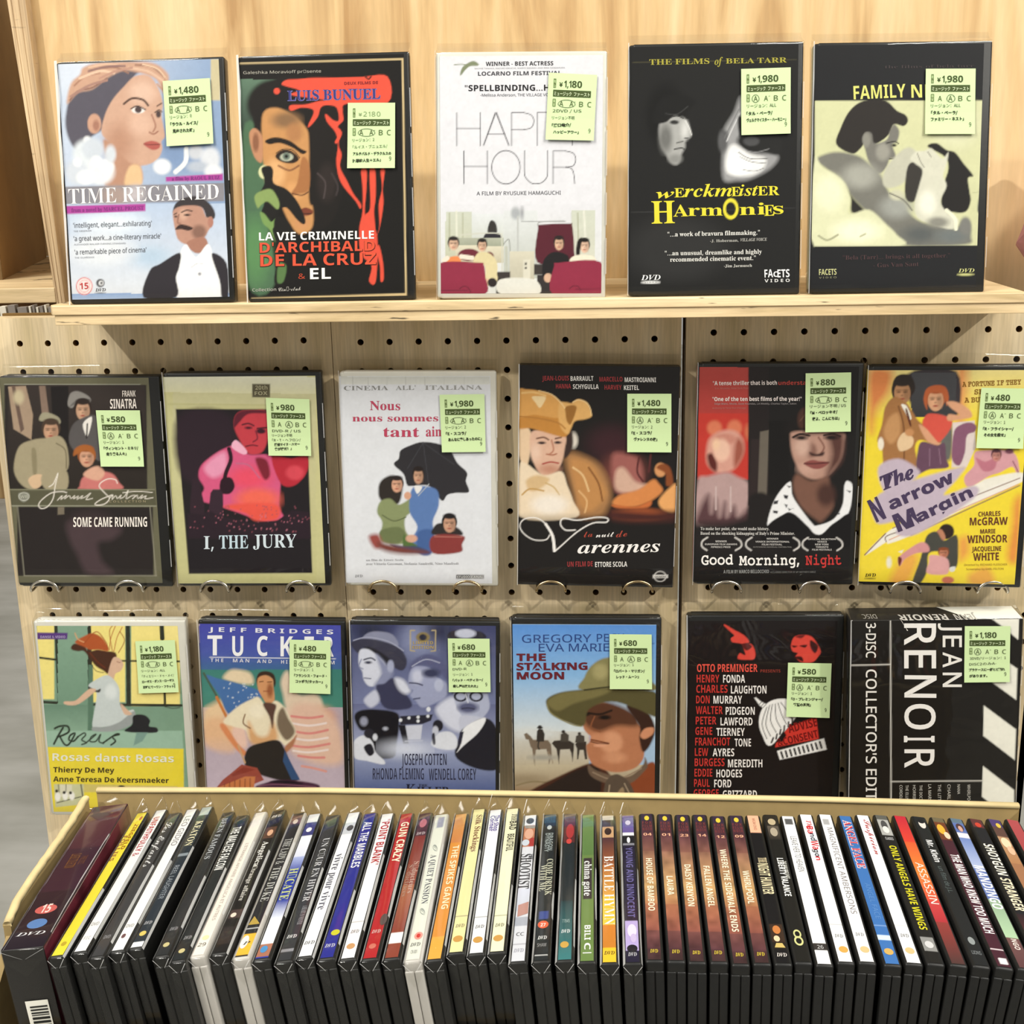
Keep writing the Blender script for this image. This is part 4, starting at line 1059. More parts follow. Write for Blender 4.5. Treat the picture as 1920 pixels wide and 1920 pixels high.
l 5A2A2A 10 1640,700 1630,780 1660,830
l 5A2A2A 10 1700,690 1690,780
p D88A4E 8 1500,940 1540,900 1640,870 1710,820 1740,840 1760,880 1700,930 1620,960 1540,960
p C86E3A 6 1500,950 1620,960 1700,930 1680,965 1540,970
e D89A66 5 1750 770 30 36
p 8A4A26 6 1730,760 1760,738 1800,760 1815,840 1780,850 1775,790
p E8A868 8 1740,930 1800,860 1832,850 1832,980 1770,980
e B05A30 16 1640 1000 130 30
p 4A2420 20 1500,980 1700,990 1832,985 1832,1030 1600,1040 1480,1020
p A87A4E 20 1260,690 1400,720 1470,800 1495,900 1480,960 1440,1010 1320,1010 1300,900
p C08A52 14 1290,720 1390,740 1440,820 1470,900 1400,980 1340,960 1310,860
l E2BC88 10 1300,760 1350,800 1380,880
l 8A5A30 10 1380,760 1430,840 1450,930
l DDB07A 9 1330,880 1370,930 1360,990
p E6C8A6 5 1025,560 1060,545 1090,600 1080,690 1060,760 1025,700
e DCD4C8 8 1300 620 24 40
p 3A2A26 6 1255,560 1290,560 1300,640 1275,700 1250,700
p DDB49C 5 1080,600 1110,570 1200,580 1262,600 1258,660 1240,740 1200,790 1150,805 1110,760 1085,690
e C48E76 20 1180 770 50 24
e EAC8B2 20 1110 680 24 40
l 6E4A3A 8 1115,612 1150,606 1175,618
l 6E4A3A 8 1210,612 1240,605
e 3A2A2A 3 1140 634 20 7
e 3A2A2A 3 1222 632 18 7
l B98068 8 1190,620 1200,670 1180,692
l A86850 7 1165,692 1195,696 1215,690
l A84840 8 1145,742 1185,732 1225,738
p C4883F 5 1022,560 1022,500 1030,480 1150,470 1240,480 1272,520 1275,570 1262,602 1220,598 1150,578 1080,560
p D69F58 4 1022,500 1022,368 1060,360 1120,366 1170,378 1210,398 1245,430 1265,455 1262,500 1200,505 1100,490
p DFAE6A 5 1230,430 1262,425 1290,430 1300,424 1322,410 1345,412 1370,425 1385,450 1395,485 1392,500 1360,512 1310,522 1290,560 1272,590 1240,560 1225,500
p 9A6A30 4 1262,450 1295,440 1318,448 1312,480 1300,512 1285,540 1268,520 1262,480
l F0D09A 5 1300,424 1330,412 1368,426 1388,456 1394,490
l F0D09A 5 1125,368 1190,386 1235,425 1258,455
l E6BC7A 10 1040,380 1100,376 1160,392
l B07838 7 1030,500 1120,508 1220,530 1260,560
p EAD0A0 3 1090,400 1120,395 1160,400 1150,430 1130,455 1110,430
p ECD8BC 5 1025,760 1060,740 1150,800 1240,780 1270,850 1300,930 1315,1015 1025,1010
p D8B88A 8 1060,830 1110,800 1180,820 1130,870 1080,880
l C09858 8 1040,900 1080,870 1150,880
l C8A870 7 1160,840 1200,860 1230,900
e F2E8DC 24 1180 950 90 50
G 00000000 1B1817 1025 990 1500 1090
l F8F4F0 5 1180,1105 1160,1130 1100,1130 1050,1100 1028,1060 1050,1025 1110,1018 1160,1050 1190,1110 1200,1190
l F8F4F0 13 1160,1050 1195,1110 1205,1185
l F8F4F0 6 1205,1190 1240,1160 1320,1090 1400,1045 1470,1040 1475,1020 1420,1015 1320,1030 1250,1020 1235,1050 1260,1080 1310,1080
T c B04A3A 1355 1118 1400 1114 30 |la
T c F4F0EC 1415 1118 1510 1114 26 |nuit
T c B04A3A 1520 1118 1578 1112 34 |de
T I FBF7F4 1322 1200 1748 1192 62 |arennes
T S A03A3C 1143 315 1280 313 24 |JEAN-LOUIS
T S EAE6E2 1288 315 1405 313 24 |BARRAULT
T S A03A3C 1436 317 1555 315 24 |MARCELLO
T S EAE6E2 1566 318 1728 317 24 |MASTROIANNI
T S A03A3C 1213 355 1290 354 24 |HANNA
T S EAE6E2 1300 356 1432 355 24 |SCHYGULLA
T S A03A3C 1462 358 1550 357 24 |HARVEY
T S EAE6E2 1562 359 1640 358 24 |KEITEL
T S A03A3C 1270 1268 1400 1266 26 |UN FILM DE
T S EAE6E2 1412 1270 1577 1268 26 |ETTORE SCOLA
o E0DCD8 4 1747 1320 30 26
q E8E4E0 1710,1312 1787,1312 1787,1328 1710,1328
T s 1B1817 1718 1325 1780 1325 9 |GAUMONT
@morning h
b 1A1818
G A8423C B83A34 140 305 445 900
r C23A30 140 560 440 920
e D87A5A 14 230 640 40 40
e D87A5A 14 340 640 40 44
e D07050 14 415 660 20 40
p D8A090 12 190,740 210,690 270,655 340,655 385,700 390,770 350,850 300,880 240,880 190,830
p 5A2420 10 192,790 220,780 245,830 240,875 205,850
p A05848 14 350,700 385,720 388,780 350,850 335,820
e C88878 12 290 700 60 30
e EBC0AA 14 270 760 44 60
e F0C8A8 10 240 730 20 30
p B89A98 12 140,930 200,900 300,880 360,905 415,935 420,1000 420,1170 140,1170
p 5A3C40 20 150,1080 200,1000 215,1100 240,1020 260,1120 290,1040 300,1120 340,1060 360,1120 415,1080 415,1170 150,1170
l C8B0AE 10 240,960 240,1080
l C8B0AE 10 320,960 320,1090
r 221C1C 415 305 530 1060
q 2E2424 430,700 480,700 470,1040 420,1040
q 6A6258 480,660 528,650 515,1040 465,1040
r 141212 528 600 640 1000
p 201C1C 24 120,1168 300,1150 500,1120 560,1300 120,1300
p 1E1A1A 10 420,1020 500,990 560,1060 500,1180 420,1180
e 1A1616 14 790 640 170 90
p 4A3028 8 690,560 740,520 780,560 800,620 700,640
l 6A4A3C 6 700,600 730,560
p B89080 8 645,690 660,660 760,655 930,660 940,720 925,800 880,870 820,915 740,910 690,860 655,780
p 5A3A34 22 860,680 935,670 930,800 880,870 840,900 870,780
e 8A6458 14 760 760 30 40
e D0AC9C 26 710 740 40 50
e C8A090 24 740 860 50 30
l 2A1A1A 12 660,690 700,672 750,680
e 221818 7 705 692 34 12
e 221818 7 870 690 38 13
l 2A1A1A 10 830,678 880,670 920,684
l 8A6054 10 800,690 830,740 815,775
p 3A2220 6 750,770 790,780 830,768 820,790 765,790
p 8A4C48 4 720,830 765,812 800,818 855,825 830,850 790,862 750,852
l 4A2222 6 722,832 780,832 855,826
p 7A5648 12 680,890 760,925 850,905 860,990 880,1060 820,1140 780,1130 700,1060 660,960
e 4A302A 24 840 1000 50 60
p F0F0F2 4 645,930 655,1000 690,1060 760,1150 790,1165 880,1130 930,1050 940,950 958,925 985,960 960,1100 870,1160 800,1215 700,1160 640,1095 580,1130 520,1165 545,1060 590,980
p 121012 4 520,1170 600,1110 660,1100 740,1170 800,1220 900,1140 970,1110 975,1280 520,1260
q 2A2A30 555,1035 580,1030 575,1050 553,1052
q 2A2A30 608,1000 634,1005 628,1025 612,1018
q 2A2A30 550,1085 578,1088 574,1102 552,1098
q 2A2A30 612,1050 630,1055 624,1072
q 2A2A30 650,1072 668,1078
q 2A2A30 890,1095 915,1098 910,1108
q 2A2A30 950,975 975,980 970,990
q 2A2A30 625,950 648,955 640,965
q 2A2A30 630,1070 650,1080 638,1085
T S E8DCD8 220 406 572 402 22 |"A tense thriller that is both
T S B04038 580 403 790 401 22 |understated
T s C07870 231 428 415 426 10 |V.A. Musetto, New York Post
T S F0E4E0 218 493 708 490 22 |"One of the ten best films of the year!"
T s A8A0A0 230 512 678 510 9 |Edge Blanc, Movie, Scott Foundas, LA Weekly, Charles Taylor, Salon
T s C07870 217 536 402 534 9 |Anthony in Time Out Chicago
T R D8D4D0 157 1190 530 1190 16 |To make her point, she would make history.
T R D8D4D0 157 1215 668 1215 16 |Based on the shocking kidnapping of Italy's Prime Minister.
l D0CCC8 9 195,1230 168,1250 166,1278 192,1298
l D0CCC8 9 345,1230 375,1250 378,1278 348,1298
l D0CCC8 9 435,1230 408,1250 406,1278 432,1298
l D0CCC8 9 662,1230 690,1250 692,1278 664,1298
l D0CCC8 9 740,1230 714,1250 712,1278 738,1298
l D0CCC8 9 895,1230 922,1250 925,1278 898,1298
T S D0CCC8 238 1255 300 1255 10 |WINNER
T S D0CCC8 182 1270 356 1270 9 |EUROPEAN FILM AWARDS
T S D0CCC8 215 1285 320 1285 9 |FIPRESCI PRIZE
T S D0CCC8 515 1240 580 1240 9 |WINNER
T S D0CCC8 455 1256 640 1256 9 |VENICE INTERNATIONAL
T S D0CCC8 490 1271 600 1271 9 |FILM FESTIVAL
T s A8A4A0 443 1283 650 1283 6 |OUTSTANDING INDIVIDUAL CONTRIBUTION
T S D0CCC8 740 1242 890 1242 9 |OFFICIAL SELECTION
T S D0CCC8 790 1256 842 1256 9 |VENICE
T S D0CCC8 778 1270 852 1270 9 |NEW YORK
T S D0CCC8 782 1284 850 1284 9 |TORONTO
T S D0CCC8 762 1298 868 1298 9 |FILM FESTIVALS
T m+ FAF6F2 163 1374 335 1372 50 |Good
T m+ FAF6F2 366 1376 692 1374 50 |Morning,
T m+ C83A38 725 1374 920 1372 50 |Night
T S A0A09E 283 1420 528 1418 18 |A FILM BY MARCO BELLOCCHIO
T s 8A8A88 535 1418 780 1416 9 |ACCLAIMED DIRECTOR OF MY MOTHER'S SMILE
@narrow h
b F0D84A
G E8D890 F2DA48 1070 305 1920 560
G F2DA3C F4DC40 1020 560 1920 1480
p E08A50 30 1075,310 1190,310 1180,420 1110,520 1085,640 1070,500
p E8A060 30 1540,310 1600,310 1580,600 1540,560
p E89848 24 1860,1020 1900,1010 1890,1330 1830,1330 1850,1150
p EDA850 24 1560,1230 1610,1210 1620,1300 1570,1340
p EDB050 24 1190,1430 1280,1300 1340,1330 1280,1470 1200,1480
p EDB050 20 1620,1420 1720,1380 1760,1470 1640,1480
p 3A3438 8 1280,330 1540,320 1545,560 1430,520 1320,540
G 4A4A4E 3A3A3C 1300 325 1540 560
p 6A6A66 12 1440,560 1520,600 1515,780 1460,760
p 2E2622 4 1195,400 1215,345 1260,330 1300,345 1320,400 1300,440 1240,420 1205,460
F B88862 2E2622 1250 430 48 60
p A87648 5 1160,500 1210,450 1270,480 1300,520 1340,580 1400,620 1460,680 1440,710 1350,680 1320,720 1330,820 1250,860 1160,850 1140,720 1115,680 1140,600
p C89664 10 1150,640 1180,560 1230,540 1240,640 1190,700
p F4F0E4 3 1245,490 1275,500 1300,560 1290,570 1265,530
p 5A2A20 3 1268,520 1278,520 1300,600 1290,600
l 7A5030 8 1230,500 1260,620 1260,840
p E8C8A0 4 1225,690 1260,640 1310,670 1300,720 1240,740
e F4EAD8 4 1135 700 16 34
e C89060 5 1290 640 24 20
F D8A480 A85A34 1430 470 46 58
p B86038 4 1365,470 1380,410 1430,390 1480,400 1500,450 1490,500 1470,440 1420,425 1385,450 1385,520
p D8584A 5 1370,560 1400,540 1470,550 1520,580 1500,640 1440,700 1400,670 1360,600
p DCA480 5 1500,580 1580,570 1625,560 1610,520 1540,480 1490,480 1510,510 1560,550 1500,545
p DCA480 5 1340,600 1380,620 1440,690 1460,700 1430,715 1380,680
p 6A4A5E 5 1360,690 1440,710 1480,700 1490,780 1500,830 1400,840 1330,860 1335,740
l 8A6A7E 6 1400,730 1400,820
l 8A6A7E 6 1450,730 1460,810
q E2D4D0 1522,590 1640,580 1650,720 1600,830 1520,830
p 8A5A74 4 1530,640 1570,600 1620,590 1650,610 1640,640 1600,660 1590,750 1560,820 1520,780
p D8A0A8 4 1600,930 1590,880 1640,820 1640,760 1680,740 1850,750 1890,880 1880,900 1850,830 1780,860 1720,880 1640,930
p C07888 5 1650,780 1700,800 1760,780 1750,840 1690,850
F C88A80 5A3440 1760 770 24 30
e 7A4A5A 4 1830 745 24 14
l 8A5060 6 1850,800 1880,860 1890,900
p F0ECE0 5 1640,930 1720,890 1890,860 1900,910 1600,1020 1400,1110 1220,1170
p F2EEE6 4 1045,1310 1160,1190 1300,1110 1600,990 1890,880 1890,915 1600,1050 1300,1200 1180,1245 1160,1240
l 7A5048 6! 1045,1308 1160,1190
l 8A6A58 5! 1200,1160 1890,890
l C0564C 7! 1250,1195 1500,1090
l C0564C 12! 1360,1140 1445,1108
l 8A7060 6! 1300,1200 1890,930
l 6A4A40 5 1165,1235 1160,1210 1200,1190 1290,1165
l E0A080 5! 1180,1225 1880,925
p C8B8C8 8 1120,830 1230,780 1340,840 1330,880 1240,960 1160,970
p C8B8C8 8 1110,1130 1130,970 1560,830 1560,880 1480,980 1640,930 1640,1000 1340,1190 1220,1190 1240,1120
e 302220 4 1495 1180 42 42
p C08468 4 1440,1180 1470,1170 1490,1220 1450,1235
p 4A4A44 5 1390,1200 1440,1180 1480,1230 1550,1200 1560,1300 1550,1380 1500,1380 1480,1300 1400,1300 1390,1400 1350,1470 1310,1460 1350,1340 1370,1260
p D8989A 5 1230,1330 1270,1290 1350,1240 1390,1250 1400,1290 1330,1300 1270,1330 1240,1370
p 6A2E28 3 1230,1320 1250,1330 1240,1370 1232,1360
F C88468 8A4A2C 1480 1300 26 26
p E0A8A8 5 1410,1310 1500,1330 1510,1400 1480,1420 1390,1410 1400,1350
e C8705A 4 1505 1450 34 20
p E0E0DC 3 1515,1380 1545,1375 1540,1400 1518,1402
l 4A3A30 4 1310,1455 1270,1470
e F0ECDC 6 1180 1350 14 30
q F0ECDC 1230,1290 1260,1280 1250,1300
T m+ 8A6020 1572 400 1885 390 26 |A FORTUNE IF THEY
T m+ 8A6020 1637 440 1760 437 26 |SEIZE
T m+ 8A6020 1585 483 1760 479 26 |A BULLET
T I+ 4A3C5C 1150 950 1325 880 78 |The
T S+ 4A3C5C 1110 1125 1165 1100 130 |N
T S+ 4A3C5C 1190 1060 1540 905 68 |arrow
T S+ 4A3C5C 1230 1180 1345 1135 100 |M
T S+ 4A3C5C 1340 1130 1640 985 62 |argin
T S 6A3A2A 1668 1098 1788 1094 26 |CHARLES
T S 6A3A2A 1622 1146 1828 1143 42 |McGRAW
T S 6A3A2A 1680 1192 1762 1190 24 |MARIE
T S 6A3A2A 1610 1244 1828 1240 42 |WINDSOR
T S 6A3A2A 1636 1290 1795 1287 26 |JACQUELINE
T S 6A3A2A 1644 1342 1784 1338 42 |WHITE
T s A88838 1595 1370 1830 1368 11 |Directed by RICHARD FLEISCHER
T s A88838 1605 1394 1810 1392 11 |Screenplay by EARL FELTON
T I 2A2418 1047 1430 1107 1428 18 |DVD
e 2A2418 1 1075 1440 28 3
@rosas i
b 7FA088
G 8AA890 6A8A74 385 245 600 960
r F0E088 245 255 362 750
r F0E088 605 255 835 770
r F2E28C 875 260 1200 800
r F4E494 1100 260 1195 420
l 2E3226 22! 372,250 395,770
l 2E3226 30! 592,250 605,780
l 2E3226 30! 852,250 858,780
l 2E3226 30! 1078,260 1082,345
l 2E3226 16! 1095,620 1100,780
l 2E3226 14! 255,472 385,488
l 2E3226 12! 605,492 1200,498
l 2E3226 18! 280,768 395,775
l 2E3226 18! 600,785 1208,792
G 86A690 6E907A 385 255 585 960
G 6A8A76 88A892 280 785 600 960
G 7A9A84 7E9E88 600 800 1215 970
q 5A7A66 590,520 620,520 625,960 585,960
q 9ABAA6 290,960 1215,960 1222,1080 298,1066
p 4A2A1A 5 475,400 500,380 560,390 590,430 650,420 720,430 770,440 775,480 740,540 720,580 690,560 640,530 600,480 560,430 520,430 480,420
p B0562A 6 500,370 560,330 620,310 680,340 720,400 720,430 660,420 600,420 560,400
l D8A070 7 500,310 520,350 560,370
l A04C24 6 560,380 640,300 700,360 720,410
l B05828 5 730,420 740,340 770,260
l B05828 5 760,430 780,340 815,270
l A04C20 5 750,430 730,300 760,250
l 8A3E1A 5 790,440 830,360 800,300
l 2A1A14 4 600,500 640,560 690,572
l 6A3018 8 600,440 650,500 700,540
p D8B49A 4 735,520 760,470 800,480 822,512 818,540 800,565 770,580 755,620 720,600
l 8A5A48 4 780,500 800,506
p C8D0D0 4 590,660 640,620 710,590 760,620 795,680 800,780 830,830 890,820 890,870 830,900 780,930 700,935 620,940 625,850 640,770 640,700
e DCE2E2 16 740 700 40 50
p 3A3A3A 4 590,665 640,690 670,680 660,705 600,690
p D8B49A 4 640,690 560,760 500,790 435,785 430,765 500,760 560,710 600,680
p 9AA0A0 5 622,935 700,935 800,900 890,830 900,880 860,930 750,965 625,962
p D8B49A 3 805,780 850,820 880,850 830,850
p 1E1E22 4 890,860 960,855 1000,890 995,930 1045,940 1040,972 900,972 830,960 880,920
q 7A9A90 910,972 985,972 950,1030 890,1060
l 3A4238 6 1100,800 1150,810 1200,805
q E8D43C 300,1068 1224,1080 1228,1500 330,1514
r E8D43C 330 1470 560 1514
q C8C8A0 360,1316 560,1316 560,1450 370,1470
q D0C070 560,1316 1180,1330 1185,1370 560,1370
r DCD8C0 400 1320 480 1400
l 3A3A34 6! 380,1440 540,1400
l 4A4A40 5! 390,1320 395,1370
l 4A4A40 5! 440,1320 440,1380
l 4A4A40 8! 540,1320 560,1450
e F0EEE8 5 385 1400 18 30
e F0EEE8 5 435 1395 18 28
e F0EEE8 5 480 1395 18 28
e 2A2622 3 378 1362 10 10
e 2A2622 3 428 1372 10 10
e 2A2622 3 470 1374 10 10
e 2A2622 3 810 1338 24 14
e 6A4A34 3 1085 1360 12 8
e 6A4A34 3 910 1360 8 6
q 5A3A80 247,305 452,308 448,350 247,350
T S B8A8D0 270 342 436 342 16 |DANSE & VIDEO
l 242C20 13 365,945 400,930 450,930 460,965 420,990 385,1000
l 242C20 13 420,940 385,1000 360,1048
l 242C20 12 400,1000 430,1050 460,1050 500,980 470,990 460,1020 490,1030 520,1000
l 242C20 9 520,1000 560,975 570,990 545,1020 575,1040 545,1052
l 242C20 9 575,1040 640,985 610,1000 600,1030 640,1030 670,985 660,1030 690,1045
l 242C20 11 690,1040 770,985 795,985 750,1000 770,1030 740,1055
T S E8E8D4 350 1160 598 1162 50 |Rosas
T S E8E8D4 634 1164 870 1168 50 |danst
T S E8E8D4 908 1168 1160 1170 50 |Rosas
T S 4A3E14 356 1236 762 1240 34 |Thierry De Mey
T S 4A3E14 356 1298 1125 1308 34 |Anne Teresa De Keersmaeker
@tucker j
b B8A8B4
G 4648A8 4A5AA8 105 150 940 330
G 4A5AA8 2E7A72 105 330 940 560
G 3E7E76 4A8A7A 105 420 940 640
p E4D0B0 12 245,470 280,425 330,420 400,440 415,500 330,500
p E0CBB4 12 590,560 580,480 620,430 680,560 780,560 820,620 800,700 640,720
p E8C8A0 20 130,660 180,620 240,600 260,680 200,760 130,760
p E4B890 20 140,720 240,700 330,760 300,900 140,860
e D8A080 40 820 700 70 60
G 00C8B0C0 C4B4C4 105 800 940 1140
p E0BCA8 24 640,640 780,620 880,700 930,800 930,960 760,960 620,860
p 4870A8 5 145,455 210,470 330,500 455,545 445,600 300,670 260,660 220,570
x DCE4EC 215 490 440 640 34 6
l 4A5A4A 12! 130,440 215,590
l C87A3C 16! 205,580 265,700
p E8C4B4 12 300,760 360,740 380,870 300,850
l D88A84 14 640,690 740,700 820,690
l D88A84 14 620,770 740,790 850,770
l D88A84 14 640,860 740,870 860,850
l D88A84 14 680,920 760,930 830,930
l D89A90 14 700,980 760,990 840,1010
l ECDCD8 12 640,730 740,745 840,730
l ECDCD8 12 640,815 740,830 850,815
l ECDCD8 12 650,890 740,900 850,885
p 3A2A22 4 435,480 450,440 490,428 535,445 548,490 540,520 525,470 490,455 455,470 445,510
p D09668 4 445,470 490,452 530,475 535,520 540,600 500,620 470,580 445,530
e 9A5E3C 8 515 540 18 40
l 5A3420 5 455,490 475,488
l 5A3420 5 500,492 525,490
l 8A4A34 5 478,545 512,545
p ECE0C4 6 245,720 320,640 410,590 450,580 500,640 545,600 600,640 640,720 665,790 610,860 560,830 480,850 400,830 370,770 300,750
p D8A878 14 390,720 440,800 500,800 530,720 560,820 480,860 400,840
e F2E8D0 20 440 660 50 40
p 5A4038 6 475,625 500,610 550,625 540,680 530,760 510,690
p 7A6A58 8 590,640 620,700 660,780 610,830 560,760 560,680
l 8A6A50 8 370,680 360,730 400,760
p D88A5C 6 225,750 255,740 330,850 380,900 360,920 300,860
p B07858 6 600,870 640,830 670,800 650,860 610,900
p 2A2624 5 385,880 480,840 560,830 600,880 640,980 680,1060 560,1060 380,990
q 34507A 600,890 690,1060 640,1060 590,950
l C8A078 10 330,860 370,960
q 9A4A3C 290,1020 350,970 440,990 480,1060 360,1110 200,1110 240,1060
q C87A48 200,1110 370,1040 430,1040 420,1120 200,1120
q 8A3A2E 290,1030 360,985 430,1000 300,1040
l 5A2A22 4! 250,1110 250,1085
l 5A2A22 4! 280,1110 280,1075
l 5A2A22 4! 310,1110 310,1065
l 5A2A22 4! 340,1110 340,1060
l 5A2A22 4! 370,1110 370,1055
l 5A2A22 4! 400,1110 400,1052
p 4A2A40 5 430,1100 480,1080 560,1060 680,1065 790,1085 805,1110 800,1140 430,1140
p 1E1420 5 520,1075 560,1062 660,1068 700,1085
l 8A5A70 4 450,1095 560,1085 780,1100
e D8CCC8 3 463 1128 16 12
e D8CCC8 3 625 1122 20 18
e 4A3A40 3 625 1122 12 11
T S E8E8F0 158 198 882 214 26 |J E F F  B R I D G E S
T S F2F2F6 152 336 238 336 116 |T
T S F2F2F6 296 340 360 340 116 |U
T S F2F2F6 440 340 502 340 116 |C
T S F2F2F6 576 342 650 342 116 |K
T S F2F2F6 715 343 770 343 116 |E
T S F2F2F6 830 344 885 344 116 |R
l F2F2F6 4! 165,347 895,357
T S DADAE8 170 374 245 375 20 |T H E
T S DADAE8 300 376 395 377 20 |M A N
T S DADAE8 440 380 525 381 20 |A N D
T S DADAE8 580 384 640 384 20 |H I S
T S DADAE8 740 386 890 388 20 |D R E A M
@killer j
b 50587E
G 3C4068 7880A8 990 150 1840 620
G 6A7098 A8B0D0 990 620 1840 900
G 98A2C4 4A5A90 990 900 1840 1140
e 8890B4 80 1380 250 100 100
e 2A2E48 50 1100 200 90 60
e 30344E 70 1500 200 80 60
p 2E2C38 5 1560,200 1640,190 1740,200 1760,240 1560,240
e C8CCE0 5 1650 210 60 26
l B8A880 7! 1355,192 1330,192 1330,308 1355,312
l B8A880 7! 1455,192 1477,192 1475,310 1450,312
e 8A7A50 5 1403 232 40 30
e 2A2A3A 4 1403 232 22 18
T S B8A060 1345 272 1462 272 18 |LIMITED
T S B8A060 1342 298 1465 298 18 |EDITION
p 8A8EA8 5 1050,250 1070,215 1120,198 1200,205 1240,230 1260,280 1200,290 1100,280
p 3A3A4C 5 1000,300 990,260 1050,240 1150,250 1260,290 1305,350 1305,400 1280,425 1240,410 1180,360 1060,290 1040,330
l A8ACC4 6 1000,250 1080,232 1200,255 1290,310
p 24242E 5 1030,310 1080,285 1160,320 1220,370 1230,410 1180,400 1120,330 1050,320
p D4D8E8 5 1035,310 1080,300 1130,330 1180,380 1190,420 1160,460 1130,510 1090,515 1060,480 1050,430 1030,390
p 8A90B0 12 1130,330 1200,400 1230,440 1190,500 1140,540 1120,510 1160,440
l 32344A 8 1060,362 1100,352 1125,365
e 32344A 4 1085 378 20 8
l 7A80A0 6 1045,360 1032,400 1055,415
l 4A4E6C 6 1062,468 1100,472
e A8AECA 5 1215 400 20 36
p 3A3C58 6 1130,520 1180,500 1230,470 1290,540 1340,620 1300,650 1180,640
p C8CCE0 8 1060,600 1090,560 1130,540 1150,600 1100,640
p D8DCEC 12 1240,470 1290,480 1330,540 1300,560 1260,530
p 5A5E84 8 1330,390 1370,350 1440,330 1520,370 1550,420 1545,480 1500,440 1440,400 1380,400 1330,430
l B0B4CC 6 1340,400 1420,360 1500,380
p A0A6C6 6 1325,440 1360,400 1440,410 1480,460 1540,500 1540,570 1480,610 1400,640 1360,600 1330,570 1345,540 1320,520
e C8CCE2 16 1370 460 30 40
l 3A3C58 8 1325,496 1370,500 1400,510
l 4A4E6C 8 1350,590 1385,585
e B8BED8 5 1495 510 26 36
e 3A3E5C 10 1450 440 50 26
p D8DCEE 14 1480,640 1560,580 1620,600 1680,700 1640,780 1560,760 1500,700
p B4BAD4 5 1580,560 1600,500 1760,520 1780,570 1790,640 1750,700 1700,740 1640,700 1600,640
o 22222E 10 1622 575 34 26
o 22222E 10 1712 575 34 26
e 5A5E80 10 1665 640 60 30
l 3A3A50 7 1630,646 1665,642 1700,648
l D8DCEC 7 1650,560 1665,610
p C8CCE0 5 1620,690 1760,700 1770,720 1640,800
p 22222C 5 1590,920 1620,800 1640,760 1760,700 1830,760 1840,900 1830,1000 1700,990
p F0F2F8 4 1640,760 1620,860 1600,900 1640,860 1720,790 1765,720 1750,700
q 2A2A3C 1618,780 1640,780 1625,850 1600,870
p 181820 6 1005,700 1030,660 1120,650 1250,670 1265,740 1250,850 1230,930 1100,930 1060,880 1100,780 1040,770
e B8BCCC 6 1185 762 14 10
e 9A9EB4 8 1060 720 22 26
q 2A2A38 1270,690 1460,680 1450,715 1400,735 1270,740
q D0D4E4 1300,745 1400,740 1390,825 1310,825
q 1C1C26 1260,740 1300,740 1320,850 1290,850
l C0C4D8 6! 1300,835 1400,832
e E8ECF4 3 1273 713 10 10
e E8ECF4 3 1322 700 9 9
e E8ECF4 3 1375 695 9 9
e E8ECF4 3 1375 718 9 9
e E8ECF4 3 1432 690 9 9
e E8ECF4 3 1435 650 12 14
p DEE2EE 4 1000,840 1060,800 1110,840 1130,900 1180,950 1170,970 1080,950 1005,930
e 2A2A34 4 1090 790 30 28
e D8DCE8 4 1125 812 14 20
p 22222C 4 1060,870 1100,850 1120,900 1090,920
p E0E4F0 5 1450,850 1490,790 1560,780 1600,820 1590,880 1500,880
e 24242E 4 1490 745 30 34
e C8CCDC 4 1475 775 18 28
p 32323E 3 1455,800 1470,790 1475,850 1460,850
e D8DEF0 50 1300 880 120 40
T S- 32344C 1280 974 1540 974 66 |JOSEPH COTTEN
T S- 32344C 1112 1058 1408 1058 66 |RHONDA FLEMING
T S- 32344C 1438 1060 1712 1060 66 |WENDELL COREY
T r 24263C 1378 1098 1430 1098 14 |THE
T R 20223A 1305 1142 1362 1142 58 |K
T R 20223A 1368 1142 1556 1142 42 |ILLER
T R 20223A 1300 1200 1560 1200 50 |IS LOOSE
@stalking k
b A8C4E0
G 5A92DA 8AB8E4 85 148 865 420
G 8AB8E4 D8E0E4 85 420 865 720
G D0D0CC C0B49C 85 720 500 900
G C4B89E 8A6A48 85 900 865 1080
e D8DCDC 20 200 730 120 30
e 9A8A70 24 160 980 100 26
l 8A7A5C 8 110,1010 200,990 320,1000
q 7A6A5A 150,735 165,728 185,745 200,765 280,768 296,790 300,850 285,895 280,850 270,815 215,818 210,860 208,905 200,860 195,815 185,800 175,765 160,762
l 9A8A74 5 280,830 300,870 305,890
q 35312E 218,775 220,720 228,708 250,708 262,735 258,775
e 2E2A28 3 236 698 12 11
l 2A2624 5 222,700 250,700
l 35312E 8 232,760 226,800 232,815
q 3A332E 300,785 312,770 340,768 395,770 420,785 418,820 412,885 404,835 395,815 345,818 342,850 338,895 330,850 325,815 312,800
q 4A443E 345,775 348,735 372,725 392,740 390,775
e 38322E 3 362 722 10 9
q 3A332E 425,790 440,770 485,775 490,870 478,870 470,820 450,820 442,870 436,870 436,815
q 4A443E 425,780 430,745 450,735 475,745 476,780
e 38322E 3 448 732 9 8
e A8A498 8 250 860 80 14
p 4A2A1E 6 130,1090 200,1030 340,960 490,895 560,900 620,980 560,1090
p 2A201C 6 180,1090 300,1000 480,910 560,940 520,1090
p 8A4628 6 720,1090 700,1000 760,960 820,890 862,910 865,1090
p 6E5A4A 5 495,900 540,930 640,960 720,960 790,900 800,860 815,900 800,930 720,1000 600,1000 510,960
l 94806C 7 520,940 640,980 780,920
p 5A4C40 4 590,990 650,950 720,1000 750,1090 700,1090 680,1020 620,1090 580,1090
l A8957E 7 610,1010 600,1090
l A8957E 6 690,1000 730,1080
